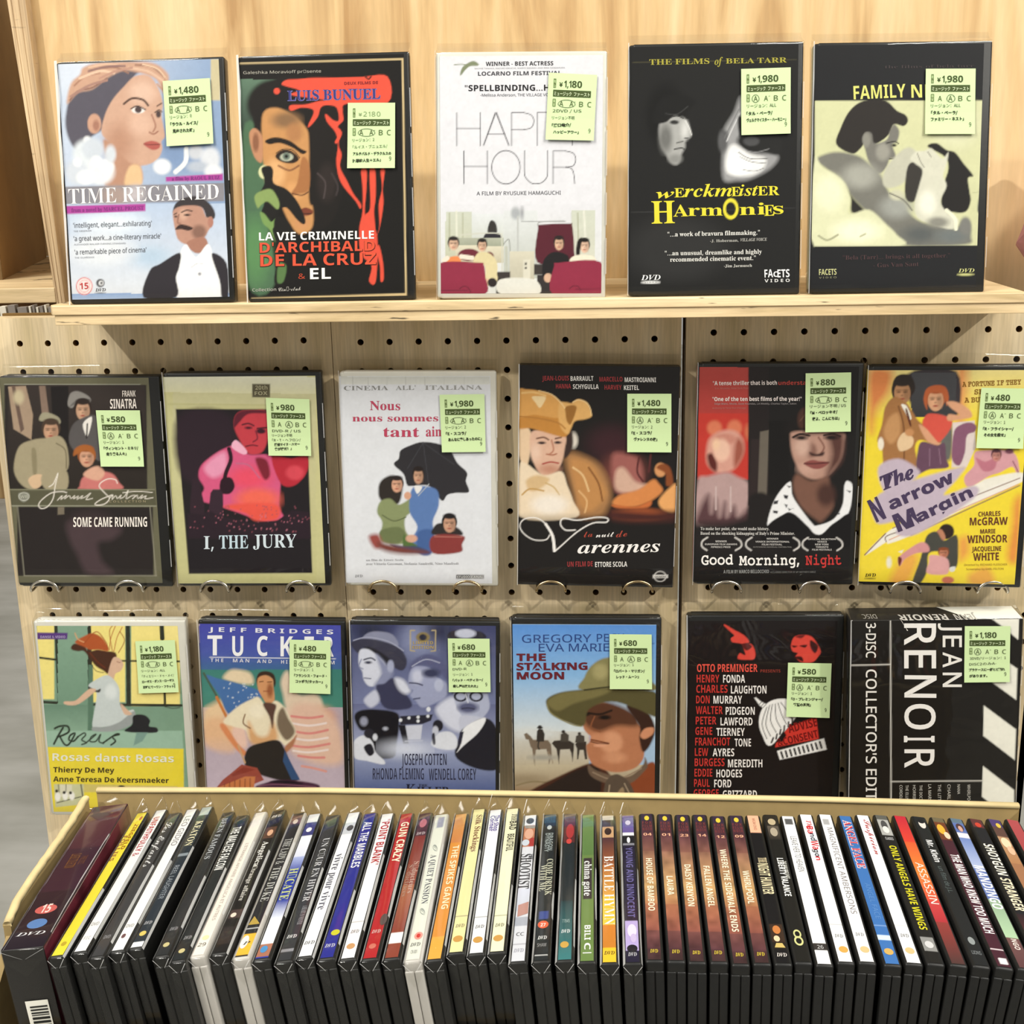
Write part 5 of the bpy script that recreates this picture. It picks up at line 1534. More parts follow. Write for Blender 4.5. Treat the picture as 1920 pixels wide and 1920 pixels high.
p B87A58 5 460,620 500,560 600,570 720,640 790,700 840,700 850,720 820,750 800,800 790,870 740,920 640,940 540,910 500,870 485,800 500,780 510,750 490,730 470,700
p 5A3828 16 460,580 600,560 740,620 760,690 650,690 560,720 500,700 470,660
e D69A76 18 620 780 60 60
e CA8C68 16 545 760 40 30
e D09470 16 640 860 60 30
l 2A1C16 12 500,622 560,628 620,608
e 1A1412 5 585 645 32 12
e 1A1412 5 482 628 20 10
l 8A5438 8 530,640 510,700 560,722
l 7A4630 9 512,765 560,775 605,785
l 5A3024 6 510,775 555,785 600,785
e DCA080 4 560 796 34 8
p 3A241C 6 700,580 800,600 855,700 830,790 790,830 770,760 770,690
p D0906C 5 775,740 800,705 845,700 845,730 815,755 790,760
p 8A8458 6 468,500 475,430 510,370 570,330 640,322 720,340 820,440 850,500
p 5A5434 6 270,575 280,540 350,510 480,495 640,490 780,498 866,520 866,640 760,600 620,560 500,600 470,690 380,670 300,630
p 7A7248 8 275,560 350,515 480,500 620,495 560,530 420,570 330,610
e A8A070 20 560 400 40 40
l 3A3824 8 475,498 640,480 800,495
l 8E8658 6 274,575 300,625 400,680 460,692
T s 2E4A88 140 243 512 240 42 |GREGORY
T s 2E4A88 542 238 690 237 42 |PECK
T s 2E4A88 230 291 366 290 42 |EVA
T s 2E4A88 392 290 608 289 42 |MARIE
T S+ 6A2430 110 341 268 340 40 |THE
T S+ 6A2430 110 391 492 388 40 |STALKING
T S+ 6A2430 112 440 366 439 40 |MOON
q 3A5A9A 838,246 850,246 850,250 838,250
@advise k
b 1A1414
p D8483C 3 1224,150 1235,148 1280,175 1310,190 1340,210 1360,240 1330,250 1300,245 1270,240 1262,220 1280,205 1260,185
p D8483C 3 1370,250 1392,290 1388,330 1350,335 1300,330 1310,300 1340,310 1330,260
p 5A1E1C 3 1320,255 1350,245 1375,265 1345,285
p D8483C 3 1585,260 1600,215 1640,202 1690,208 1720,240 1745,290 1730,320 1700,348 1640,348 1610,320 1620,300 1595,290
p 3A1412 3 1590,258 1620,262 1600,270
p 3A1412 3 1630,260 1670,255 1660,270
p 3A1412 4 1690,230 1730,260 1715,300 1690,270
p 3A1412 3 1600,320 1640,318 1650,345 1615,330
p 6A2220 4 1610,210 1660,200 1640,220
p F4F2F0 3 1480,795 1430,740 1412,670 1430,600 1480,555 1555,545 1620,570 1640,600 1615,640
q F4F2F0 1388,540 1396,537 1425,560 1455,575 1440,598 1415,580
l 1A1414 3! 1415,575 1430,558
l 1A1414 3! 1425,585 1442,566
l 1A1414 3! 1435,592 1452,574
l 1A1414 4 1455,590 1430,680 1455,760
l 1A1414 4 1470,580 1450,680 1475,745
l 1A1414 4 1485,575 1475,660 1505,725
l 1A1414 4 1500,572 1505,650 1530,700
l 1A1414 4 1515,568 1535,630 1560,680
l 1A1414 4 1530,565 1565,610 1590,655
l 1A1414 9! 1480,780 1490,755
l 1A1414 9! 1505,760 1510,735
l 1A1414 9! 1525,735 1530,710
l 1A1414 9! 1548,715 1550,690
l 1A1414 9! 1570,695 1572,670
l 1A1414 9! 1592,670 1592,650
q D0382E 1500,800 1510,770 1570,700 1720,640 1735,760 1500,806
q 1A1414 1500,780 1545,715 1560,740 1540,775
q F4F2F0 1510,825 1762,757 1777,818 1525,873
l 1A1414 11! 1532,832 1542,862
l 1A1414 11! 1556,826 1564,856
l 1A1414 11! 1579,820 1588,850
l 1A1414 11! 1602,814 1611,844
l 1A1414 11! 1625,808 1634,838
l 1A1414 11! 1648,802 1657,832
l 1A1414 11! 1671,796 1680,826
l 1A1414 11! 1694,790 1703,820
l 1A1414 11! 1717,784 1726,814
l 1A1414 11! 1740,777 1749,808
T S 7A1818 1575 728 1728 690 46 |ADVISE
T S 7A1818 1518 800 1732 750 40 |&CONSENT
T S E8584A 1080 400 1405 400 42 |OTTO PREMINGER
T S 8A3A30 1420 403 1528 403 16 |PRESENTS
T S C83A34 1078 457 1200 457 42 |HENRY
T S F4EEEA 1220 458 1338 458 42 |FONDA
T S C83A34 1076 512 1244 512 42 |CHARLES
T S F4EEEA 1262 516 1453 516 42 |LAUGHTON
T S C83A34 1075 569 1148 569 42 |DON
T S F4EEEA 1168 570 1322 570 42 |MURRAY
T S C83A34 1074 626 1218 626 42 |WALTER
T S F4EEEA 1234 630 1390 630 42 |PIDGEON
T S C83A34 1073 682 1184 682 42 |PETER
T S F4EEEA 1206 687 1378 687 42 |LAWFORD
T S C83A34 1071 738 1162 738 42 |GENE
T S F4EEEA 1184 743 1336 743 42 |TIERNEY
T S C83A34 1070 795 1258 795 42 |FRANCHOT
T S F4EEEA 1282 800 1370 800 42 |TONE
T S C83A34 1068 851 1140 851 42 |LEW
T S F4EEEA 1164 853 1280 853 42 |AYRES
T S C83A34 1067 906 1228 906 42 |BURGESS
T S F4EEEA 1246 912 1431 912 42 |MEREDITH
T S C83A34 1066 962 1162 962 42 |EDDIE
T S F4EEEA 1184 966 1322 966 42 |HODGES
T S C83A34 1064 1017 1148 1017 42 |PAUL
T S F4EEEA 1172 1020 1264 1020 42 |FORD
T S C83A34 1062 1072 1196 1072 42 |GEORGE
T S F4EEEA 1218 1078 1402 1078 42 |GRIZZARD
@renoir l
b 1B1815
q F2F0E4 1195,295 1465,290 1458,500 1340,400
q F2F0E4 1385,680 1450,725 1442,970 1250,830 1385,820
q F2F0E4 1187,1012 1440,1200 1430,1440 1183,1250
q F2F0E4 1180,1485 1425,1675 1425,1820 1290,1820 1172,1725
l D8D4CC 9! 457,300 462,1800
l D8D4CC 9! 152,698 458,692
l D8D4CC 8! 462,1608 1172,1602
T Z F4F0EC 568 370 568 540 250 |R
T Z F4F0EC 568 580 568 722 250 |E
T Z F4F0EC 572 775 570 950 250 |N
T Z F4F0EC 572 1000 572 1200 240 |O
T Z F4F0EC 566 1250 566 1300 240 |I
T Z F4F0EC 570 1355 570 1500 235 |R
T Z F0ECE6 868 370 868 425 150 |J
T Z F0ECE6 868 465 868 556 150 |E
T Z F0ECE6 868 595 868 715 150 |A
T Z F0ECE6 868 755 868 868 150 |N
T Z F0ECE6 266 365 266 640 78 |3-DISC
T Z F0ECE6 266 730 266 1790 84 |COLLECTOR'S EDITI
T s D8D4CC 528 1635 528 1790 22 |CORDELIER
T s D8D4CC 575 1635 575 1790 22 |THE ELUSIVE
T s D8D4CC 632 1635 632 1790 22 |HORRIBLE
T s D8D4CC 684 1635 684 1790 22 |THE DOCTOR
T s D8D4CC 752 1630 752 1790 24 |LA MARSEI
T s D8D4CC 828 1630 828 1790 24 |THE LITTLE
T s D8D4CC 903 1630 903 1790 24 |CHARLES
T s D8D4CC 980 1630 980 1705 22 |NANA
T s D8D4CC 1058 1630 1058 1790 24 |WHIRLPOOL
'''
SPINES = r'''1 box 3A1C2C|dark maroon boxed set in wrinkled film, leftmost and widest in the open carton
G 0 30 5A3038 4A2430
G 60 100 2E1824 1E1420
e 73 50 27 3.2 C8605C
e 83 50 24 3.4 5A80B8
T S F0D8D0 70.8 75.4 24 38 |15
H I D8D8DC 91 70 |DVD
t s 8A5A30 34 44 26 28 |CLASSIC COLLECTION
t s 7A4A30 36 42 16 60 |THREE DISCS
2 s E8D63C|yellow spine second from left in the carton beside the maroon boxed set
t S 9A5A1C 8 26 34 48 |ZIEGFELD
t S 9A5A1C 16 34 34 10 |FOLLIES
e 4 70 12 1.5 B05020
e 92 50 20 1.5 B8A030
3 s EEEEEE|white spine with red lettering near its far end beside the yellow spine
t S B8303C 5 33 52 24 |UNFAITHFULLY &
H s 9A9A9A 82 60 |DVD
H s A0A0A0 92 50 |F I C
4 s 3C3C3E|dark narrow spine with pale script between two white spines near the left
t c D8D8D8 6 38 60 20 |Les Enfants
H s A8A8AC 88 50 |DVD
5 s F0F0F0|white spine with spaced grey lettering, fourth to the right of the maroon boxed set
t s 7A7478 5 26 50 28 |LEO GIDIO
H s 8A8A8A 84 60 |DVD
e 90 40 16 1.6 6A4A50
6 w 26303A|dark blue-grey spine with cream lettering and a white paper tip at its far end
r 0 6 B8C4C0
t R E8E0B8 10 28 60 22 |KEATON
r 33.5 35 8A949C
t s A8B0B8 42 66 40 30 |REEL LAUGHTER
H I C8C8CC 84 60 |DVD
e 90.5 50 26 1.8 D8C468
r 96 100 F4F4F4
7 s 2A2C2E|charcoal spine with pale condensed capitals left of the barcode-like white title
t R B8BCC0 4 33 48 26 |BEEN FAMOUS
H I A8A8AC 83 60 |DVD
e 93 50 24 1.6 C8BC88
8 s 24282A|black spine with a tall white condensed title beside the thin red-edged case
t S F0F0EC 8 38 76 12 |THE MALTESE FALCON
H I A8A8AC 86 60 |DVD
e 94 50 24 1.6 C8BC88
9 g ECE6DC|ivory spine with faint grey text in a frosted case with a red edge
R 0 100 0 12 A8383C
t s B8A8A0 22 76 26 42 |L'ETRANGE AFFAIRE ANGELICA ET AUTRES
e 88 55 26 1.6 E4E4B0
H s 4A4A44 94 60 |29
10 b 1C1A1A|black glossy spine reading Angelica beside the ivory spine
H I E8E8E8 5 76 |DVD
r 12 20 5A3E30
e 16 55 22 2.2 D8A888
t R F0EEE8 22 40 44 32 |Angelica
t R D8D4CC 40 64 34 32 |étrange affaire
r 70 76 4A3A38
e 74 40 20 1.6 E8D8C8
r 82 94 2E2828
11 g 26262A|black spine with grey lettering above a yellow tip in a frosted case
r 2 8 6A4A4A
e 6 50 20 1.6 D8C8B8
t r C4C4C0 18 36 56 26 |THE LADY &
t r C4C4C0 38 62 56 26 |THE DUKE
q B89C48 72,30 78,10 78,90
r 80 81 C8C8C8
r 84 99 E8B63C
e 90 34 26 4.5 F0EEE4
H I 3A3A3A 92 50 |P
12 s 2A3C9C|blue and white spine with a yellow-green title left of the grey winter spine
r 0 6 E4E6EA
r 6 15 3C3E78
e 11 50 22 1.6 E8E8F0
G 15 30 F0F2F6 D8DCEE
G 30 40 A8B4E0 2A3C9C
G 60 72 2A3C9C DCE2F2
G 72 90 F4F6FA F0F2F6
t R C8D088 38 60 62 20 |HÉCATE
r 90 99 A8705A
e 94 45 24 2.4 4A90C8
13 s 34363A|dark grey spine with spaced white capitals and a smaller second line
t r D0D0D4 16 60 48 38 |UN CŒUR EN HIVER
t r A0A0A6 63 76 34 56 |A HEART IN WINTER
H I F0F0F0 85 66 |DVD
r 92 94 8A8A90
14 s EEF0F4|white spine with a blue-grey lowercase title between grey and navy spines
r 7 15 C8CCD4
e 11 60 26 2 4A4A50
t r 4A4A5C 29 68 58 24 |vivre pour vivre
H I 5A5A5A 92 70 |DVD
15 s 2A2E8C|navy spine with white crooked capitals left of the red and white spine
t S F0F0F4 6 38 62 24 |ALL THE MARBLES
e 83 60 30 2 C8C830
H I D8D8E0 93 66 |DVD
16 s F2F2F4|white spine with bold dark red condensed title near the far end
t S B02A34 4 36 60 26 |"POINT BLANK"
r 75 75.6 B8B8B8
H I 6A6A6A 83 56 |DVD
e 92 50 28 2 C89868
17 s B0262A|red spine with cream block title and a small grey figure low down
t S F0ECD0 6 34 60 28 |GUN CRAZY
e 74 80 24 4 5A4A48
H I E0C8C4 83 60 |DVD
e 92 50 24 1.8 C87060
18 s 8A4232|rust-brown spine with faded lettering and a violet picture at its far end
r 0 16 4A2C3A
e 7 50 28 3 B8707A
H I D8C8CC 15 66 |DVD
G 16 40 7A3030 8A4232
G 50 80 A8674A 8A4438
t r C0A090 34 56 40 52 |Séducteurs
t r A88878 36 58 36 18 |Séductrices
r 83 90 F0ECEC
19 g DDE0D4|pale grey-green spine reading A Quiet Passion in a frosted case
R 2 9 35 80 9A9CAC
t r 4A4C58 28 62 44 32 |A QUIET PASSION
t c 9AA09A 21 26 40 34 |O
t c 9AA09A 65 70 40 34 |O
e 84 60 28 2.6 E8988C
e 84 60 14 1.4 C83A34
H I 6A6A6A 91 66 |DVD
H s 8A8A8A 96 40 |CN 001
20 s D8903C|orange spine with pale capitals left of the cream silk-titled spine
G 0 20 D09858 C88048
G 85 100 E8A848 E8A848
t S F4E4C0 22 66 46 34 |THE SPIKES GANG
21 s E6DFA4|cream-yellow spine with a brown wavy title, standing slightly higher
t R 7A4638 4 30 44 40 |Silk Stockings
r 75 75.6 A8A080
H I 8A8060 83 60 |DVD
e 91 50 32 2.2 C89850
22 s F0F1F5|white spine with small violet two-line title near the middle of the carton
t S 5A4A9C 4 15 36 52 |The Shop
t S 5A4A9C 4 15 36 18 |Corner
r 75 75.6 A8A8A8
H I 6A6A6A 83 60 |DVD
e 91 50 32 2.2 C89850
23 s F0EDC8|ivory spine with thin dark slanted title right of the violet-titled spine
t I 3A3A34 4 9 40 50 |THE
t S 3A3A34 9 15 52 40 |BAD
t S 3A3A34 18 30 52 34 |BEAUTIFUL
r 75 75.6 A8A890
H I 6A6A5A 83 60 |DVD
e 91 50 32 2.2 C89850
24 s D4D6DE|pale grey spine with black western title and a figure in grey hat on top
r 0 7 E4E6EA
e 4 50 30 2 4A5058
r 7 22 B87A5C
p 9A948C 7,10 9,20 9.5,90 7.5,95
e 13 50 34 3.6 D8A890
e 19 30 28 2.2 C8D0DC
R 16 22 60 95 A83A38
t R 2A2A2E 27 51 74 8 |SHOOTIST
t R 2A2A2E 27 31 40 64 |THE
G 51 66 D0D4E4 C4C8D4
p B88A80 62,20 60,90 68,90 70,20
r 70 76 A8ACB8
H s 4A4A4A 83 50 |CC
r 88 89 A8A8B0
H I A8A8B4 94 66 |DVD
25 s 24282A|black spine with two-line pale title and an orange oval with 27
r 0 6 2E4A5A
e 9 50 18 1.5 B8C0C0
t S 9AA4A4 13 25 30 52 |DRAGON
t S 9AA4A4 13 26 30 24 |DYNASTY
t r D0D0B8 31 56 44 48 |COME DRINK
t r D0D0B8 35 53 44 6 |WITH ME
R 67 72 20 76 3A4A8A
e 76 50 36 2.6 D8603C
H S F8E8E0 77.3 34 |27
H I F0F0F0 86 60 |DVD
H s A8A8A8 91 60 |SHAW
r 96 96.8 C8C8C8
26 s 20282C|near-black teal spine with a red picture at its far end
G 0 8 5A5050 6A3034
r 6 20 5A2A2C
e 12 55 30 5 A8383A
e 19 50 20 1.8 C84844
G 60 100 1E3A40 3E7A7C
H s A8C0C0 75 50 |77845
H I F0F4F4 82 60 |DVD
e 90 46 28 2.2 C8A050
27 s 6A8448|leaf green spine with a rounded white lowercase title
R 30 58 20 84 3A3034
t R F4F4F0 32 56 52 26 |china gate
G 0 28 6E8A52 5A7A44
t S F0F0EC 76 86 40 32 |BILI
t S F0F0EC 88 95 40 32 |C|
28 s C8862C|golden spine with large white serif capitals and brown far end
r 0 3 D0C8BC
r 3 8 4A3A38
r 8 15 C8A078
e 11 50 26 2.4 3A2A28
G 15 34 4A3038 9A5A34
G 34 55 B06A38 D8A04A
G 55 75 E0B83C E8C43C
G 75 90 D08030 C88030
G 90 100 E8C030 E8C030
t r F8F4EC 28 75 66 20 |BATTLE HYMN
H I 5A4410 95 68 |DVD
29 s 221E34|black and violet spine with a small portrait near its front end
r 0 12 6A5A9C
e 5 50 20 1.6 D0C8E4
r 12 14 E8E8F0
r 14 19 1A1A20
e 17 50 12 2 F0F0F4
r 19 20.5 8A8A94
t S 6A649C 22 70 48 28 |YOUNG AND INNOCENT
r 72 92 B8A8DC
e 79 52 30 4.4 E4D8F0
e 84 60 20 3 C8B8E0
e 91 50 34 2.6 1E1E26
H I C8C8CC 96 56 |DVD
36 u 161618|black spine with a peach far end and a blocky pale title
r 0 12 E8B090
t s A87860 2 10 22 40 |MGM DVD
t R D8C8A0 29 32.5 60 24 |THE
t S E0D4AC 33 54 76 12 |NIGHT HUNTER
r 74 86 3A2A20
e 78 50 26 2.8 C07840
e 84 40 20 2 E8C8A0
r 86 91 241E18
p C8B068 87,30 90,15 90,85 87,70
H I E0D8D0 96 66 |DVD
37 u 1C1C1A|black spine with white lettering and a large gold figure 8
r 0 8 2A2620
e 5 50 30 2.2 B8A888
G 8 17 5A5248 2A2622
e 12 50 28 3 A89C88
t S F0F0EC 30 56 46 26 |LIBERTY VALANCE
t S C8C8C0 32 44 24 66 |THE MAN WHO SHOT
O 81.6 50 26 2.9 C8C888
O 86.3 50 30 3.2 C8C888
38 u F2F2F2|white spine with thin grey capitals and a dark patch reading 26
R 2 6 20 80 5A5A5A
t s 6A6A6A 14 38 44 32 |LEAVE HER TO HEAVEN
e 78 55 30 2.5 E0E0E0
r 86 91 34302E
H s C8C8C8 90 40 |26
39 u F6F6F6|white spine with red and black playful lettering near the far end
t I C82A34 4 10 36 40 |The
t S C82A34 8 13 50 30 |Ba
t S 2A3444 13 18 40 40 |nd
t S C82A34 18 24 54 34 |Wa
t S 2A2A34 24 29 40 38 |go
t S C82A34 29 31.5 40 38 |n
r 75 75.6 B8B8B8
H I 6A6A6A 84 56 |DVD
e 92 56 30 2.2 D0A050
40 u F2F2F2|white spine with long grey title left of the blue spine
R 3 7 20 70 A8A8A8
t s 7A7474 9 68 40 36 |MAGNIFICENT AMBERSONS
H I 6A6A6A 83 56 |DVD
e 92 56 30 2.2 D0B884
41 u 3C6EAE|blue spine with a red and white outlined title
t R+ F4E8E8 3 36 62 22 |ANGEL FACE
t R C8343C 3.4 35.6 56 25 |ANGEL FACE
t s 5C8AC4 46 70 34 36 |ANGEL FACE
r 74 75 7A9CCC
r 81 84 C8DCF0
e 92 50 30 2.2 C8A45C
42 u F0F1F2|white spine with a dark red brush title right of the blue spine
t c A82A30 3 27 44 44 |Suspicion
r 75 75.6 C8C8C8
H I 6A6A6A 83 56 |DVD
e 92 50 30 2.2 D0B884
43 u 1C1C1C|black spine with yellow slanted title and a photo at its far end
r 0 3 5A5A54
r 3 14 A8A8A4
e 7 50 24 3.4 4A4A4A
e 10 50 24 2.4 D8D8D4
H S B8B8B8 17 60 |CLASSICS
t S D0C828 21 78 52 26 |ONLY ANGELS HAVE WINGS
r 83 92 8A8A88
e 88 50 28 2.4 C8C8C8
44 u C83A2E|red and orange spine with thin white capitals
G 0 18 B82838 D04030
G 18 40 D05830 D88038
G 40 58 D87838 CC4A38
G 58 72 C04040 A83038
G 72 100 8A3834 4A3230
t s F4E4D8 32 60 54 26 |ASSASSIN
45 u 1E2022|black spine with white mixed-case name and a pale face at the top
e 5 55 26 3 D8D0C8
e 3 55 26 1.6 1A1A1E
t S E4E4E4 16 31 46 30 |Mr. Klein
t s 5A6464 34 52 34 36 |un film de J.L.
e 84 50 22 2.6 8A9090
H s 8A8E90 93 60 |LIONS
46 u 43202C|dark maroon spine with a tall white title and yellow picture on top
r 0 3 6A6048
r 3 15 6A3A24
e 8 40 28 3.4 E0A838
e 12 66 22 2.4 E8C8A8
t S F4ECEC 25 78 64 20 |THE MAN WHO KNEW TOO MUCH
r 88 89 E8D8DC
R 94 98 30 84 F0ECEC
47 u 5A6EA8|blue-grey and green spine with bulky white capitals near the right end
r 0 3 5A7080
e 6 50 28 2.6 4A3438
e 7 50 16 2 C89C8C
r 10 13 E0DCE4
G 13 34 6A80B8 A8B4D4
G 55 80 8AA488 A8C4A0
G 80 100 6A4A48 5A3A3C
t S F8F8FA 32 61 72 16 |MANDINGO
t S E8D8D0 81 88 36 34 |NGO
48 u 1E1E22|black spine with crowded white capitals, third from the right end
r 0 6 5A3030
e 4 50 24 1.6 C04030
t S F4F0DC 17 38 72 16 |SHOTGUN
t S F4E4C0 40 62 72 16 |STRANGER
G 64 100 2A1E22 6A3034
49 u 9A6C4C|brown spine with a tilted pale portrait, second from the right end
r 0 5 4A3A6A
e 4 60 18 1.6 D8B848
r 5 12 5A4038
G 12 30 B08A68 A87850
e 16 50 34 3.6 E4CCA8
e 21 60 26 3 D8B090
50 u 9A3C40|dull red spine at the right end of the carton
G 0 100 A84A4C 7A2A30
'''
SPX = '''1 0 80 180.5 246 1778 1499
2 88 119.5 255.5 282 1791 1517
3 131 162 290.6 316.5 1783 1513
4 168 197 324.6 342 1792 1517
5 200 231 349 374 1781 1500
6 234 269.5 379.6 412.5 1775 1498
7 285 309 418.5 441 1790 1512
8 316 342 446.7 471 1799 1515
9 351.6 389 478 506.5 1790 1514
10 391.6 426.7 513.5 544 1785 1505
11 432.6 469 548.6 574.4 1793 1515
12 471 506.4 576.8 605 1796 1520
13 513.5 548.6 613 640 1800 1517
14 552 588.5 650.4 676 1792 1518
15 593 628 682 709 1795 1516
16 632.8 670 712.5 743 1796 1522
17 674 711 749 777 1796 1520
18 715 752 784 811 1795 1520
19 754.7 794.5 815.7 846 1799 1512
20 798 833 853 879 1798 1518
21 835.6 870.8 884.8 909.5 1785 1504
22 874 907 916.3 942 1787 1505
23 911.6 944.4 948 975 1784 1503
24 952.6 987.8 980.8 1011 1802.7 1524
25 996 1028.8 1018 1045 1801 1517
26 1040.5 1072 1054.6 1080 1800 1520
27 1082.7 1115.5 1088.5 1118 1802.7 1514.5
28 1125 1160 1125 1154 1805 1519
29 1170.6 1207 1162 1191.7 1805 1519
30 1209 1247.2 1197.9 1225.9 1800 1519
31 1249.4 1286.4 1230.4 1259.5 1801 1523.6
32 1289.7 1326.7 1264 1292 1803 1521
33 1331 1367 1296.4 1327.8 1803 1523.6
34 1371.4 1408.4 1330 1359 1807 1525
35 1411.8 1447.6 1363.6 1393.8 1805.7 1522.5
36 1452 1485.6 1396 1425 1805.7 1522.5
37 1490 1527 1429.7 1460 1803.5 1526
38 1529.3 1567 1462 1492.4 1808 1527.5
39 1569.4 1606.4 1495.7 1527 1803.6 1524
40 1609.8 1649 1532.5 1561.6 1803.6 1526
41 1659 1695 1569.4 1599.7 1808 1527
42 1697 1734 1603 1632 1806 1527
43 1738.6 1774.4 1637.8 1667 1806 1529
44 1782 1818 1673.6 1702.7 1808 1527
45 1825 1860.7 1708 1738.6 1810 1530
46 1867 1901 1743 1774.4 1812.6 1532.6
47 1909 1945 1776.7 1809 1815 1530
48 1952 1988 1813.6 1846 1816 1531
49 1994 2030 1849.5 1878.6 1817 1533
50 2036 2072 1885 1912 1818 1535'''
# ------------------------------------------------------------------ film cases shown face out
def case_mesh(w_, h_, dp, kind):
    """front lid, back lid and spine hinge; local x across, y back, z up; front face at y = 0"""
    bm = bmesh.new()
    def bx(x0, x1, y0, y1, z0, z1, r):
        g = bmesh.ops.create_cube(bm, size=1); vs = g['verts']
        for v in vs: v.co = Vector(((x0+x1)/2+v.co.x*(x1-x0), (y0+y1)/2+v.co.y*(y1-y0), (z0+z1)/2+v.co.z*(z1-z0)))*S
        es = list({e for v in vs for e in v.link_edges}); bmesh.ops.bevel(bm, geom=es, offset=r*S, segments=3, profile=.5, affect='EDGES')
    if kind == 'card': bx(-w_/2, w_/2, 0, dp, 0, h_, .7)
    else:
        bx(-w_/2+3, w_/2, 0, dp/2-.4, 0, h_, 1.6); bx(-w_/2+3, w_/2-.6, dp/2+.4, dp, 0, h_, 1.6)
        bx(-w_/2, -w_/2+6, .1, dp-.1, .4, h_-.4, 2.2); bx(-w_/2+4, w_/2-2.5, 2, dp-2, 2, h_-2, .5)
        bx(w_/2-2, w_/2+.1, dp/2-2, dp/2+2, h_*.42, h_*.58, .4)
    me = bpy.data.meshes.new('case_shell'); bm.to_mesh(me); bm.free(); me.shade_smooth()
    me.set_sharp_from_angle(angle=.9); return me
def sleeve_mesh(w_, h_, dp, g=.8, top=9.0, seed=0):
    """loose clear bag around the case: rounded box whose mouth is pinched flat above the top"""
    R = random.Random(seed); n = 10; rings = []; r = 2.6
    def ring(z, a, y0, y1, rad):
        P = []
        for (cx, cy, q) in ((a-rad, y1-rad, 0), (-a+rad, y1-rad, 1), (-a+rad, y0+rad, 2), (a-rad, y0+rad, 3)):
            for k in range(4):
                t = (q+k/3)*math.pi/2; P.append((cx+rad*math.cos(t), cy+rad*math.sin(t), z))
        return P
    A = w_/2+g; zs = [-.6, 0.6]+[h_*i/n for i in range(1, n)]+[h_-4, h_-.8, h_+1.2, h_+top*.55, h_+top]
    mb = MB()
    for i, z in enumerate(zs):
        j = R.uniform(-.25, .35)
        if z <= 0: rr_ = ring(z, A-1.6, 1.0, dp-1.0, 1.4)
        elif z <= h_: rr_ = ring(z, A+j*.5, -g-max(j, -.1)*.6, dp+.3, 1.9)
        elif z < h_+2: rr_ = ring(z, A-.8, .6, dp-.6, 1.5)
        elif z < h_+top*.8: rr_ = ring(z, A-1.0, dp*.62, dp*.86, .5)
        else: rr_ = ring(z, A-1.2+j, dp*.76, dp*.86, .3)
        rings.append(rr_)
    for P in rings: mb.v += P
    m_ = 16
    for i in range(len(rings)-1):
        for k in range(m_):
            k2 = (k+1) % m_; mb.f.append((i*m_+k, i*m_+k2, (i+1)*m_+k2, (i+1)*m_+k)); mb.mi.append(0)
    mb.f.append(tuple(range(m_-1, -1, -1))); mb.mi.append(0)
    me = mb.mesh('plastic_sleeve', [MAT['film']]); me.shade_smooth(); me.set_sharp_from_angle(angle=1.2); return me

POSE = {
'time':(141.8,-60.72,39.5,0.1282,0.006294,-0.0162,136.5,190),'bunuel':(288.6,-60.73,39.28,0.1259,0.003216,0.01066,135.3,190.6),
'happy':(440.8,-59.7,39.03,0.1542,-0.01555,0.03415,133.5,190.1),'werck':(592.5,-59.85,40.06,0.152,-0.006396,0.02613,133.8,191.4),
'family':(733.8,-59.27,39.66,0.1575,-0.01039,0.03093,135,189.3),'sinatra':(54.47,-25.5,-213.8,0.025,-0.01872,0.05227,138,188.4),
'jury':(198,-24,-213.6,0.035,-0.005426,0.02745,136.1,189.5),'nous':(347,-22.97,-213.6,0.04576,-0.01287,0.02413,133.5,188.5),
'varennes':(498.6,-22.96,-213.6,0.04491,-0.02312,0.007089,134.5,191.7),'morning':(651.4,-23,-212.0,0.0429,-0.01046,0.0221,136.5,190.8),
'narrow':(791.1,-26,-212.5,0.022,0.002687,-0.06969,133.5,188.5),'rosas':(57.76,-26,-439.2,0.025,-0.019,0.06,137.6,191.5),
'tucker':(204.9,-25.5,-436,0.025,-0.02651,0.05,132.1,188.7),'killer':(343.4,-25.5,-436.5,0.025,-0.0244,0.05,133.2,189.4),
'stalking':(490.1,-22.96,-435.9,0.04478,-0.003122,0.005849,132.7,190.0),'advise':(649,-23,-433.6,0.04578,0.00937,-0.01349,135.9,190.5),
'renoir':(792.6,-50,-433.6,0.04,0.03,-0.04072,141.3,197)}
CORN = dict(
time=[(105,117),(417,105),(442,567),(130,570)], bunuel=[(446,105),(764,96),(781,563),(464,566)], happy=[(818,96.5),(1137,95),(1136,560),(819,560)],
werck=[(1180,82.7),(1506,76.7),(1500,552),(1178,553)], family=[(1526,80),(1861.6,75.5),(1845,548.5),(1518,548.5)],
sinatra=[(2,703),(303,703),(325,1098),(38,1098)], jury=[(308,698),(603,691.7),(621,1092),(334,1092)], nous=[(636.5,696.6),(930,695.5),(933.6,1097.6),(649,1096.5)],
varennes=[(974.4,685.7),(1276,685.7),(1260.6,1102.4),(971,1095)], morning=[(1308,678),(1622.7,676),(1597,1088.8),(1301,1088)], narrow=[(1627.8,678),(1938,681),(1915,1094),(1607,1087)])
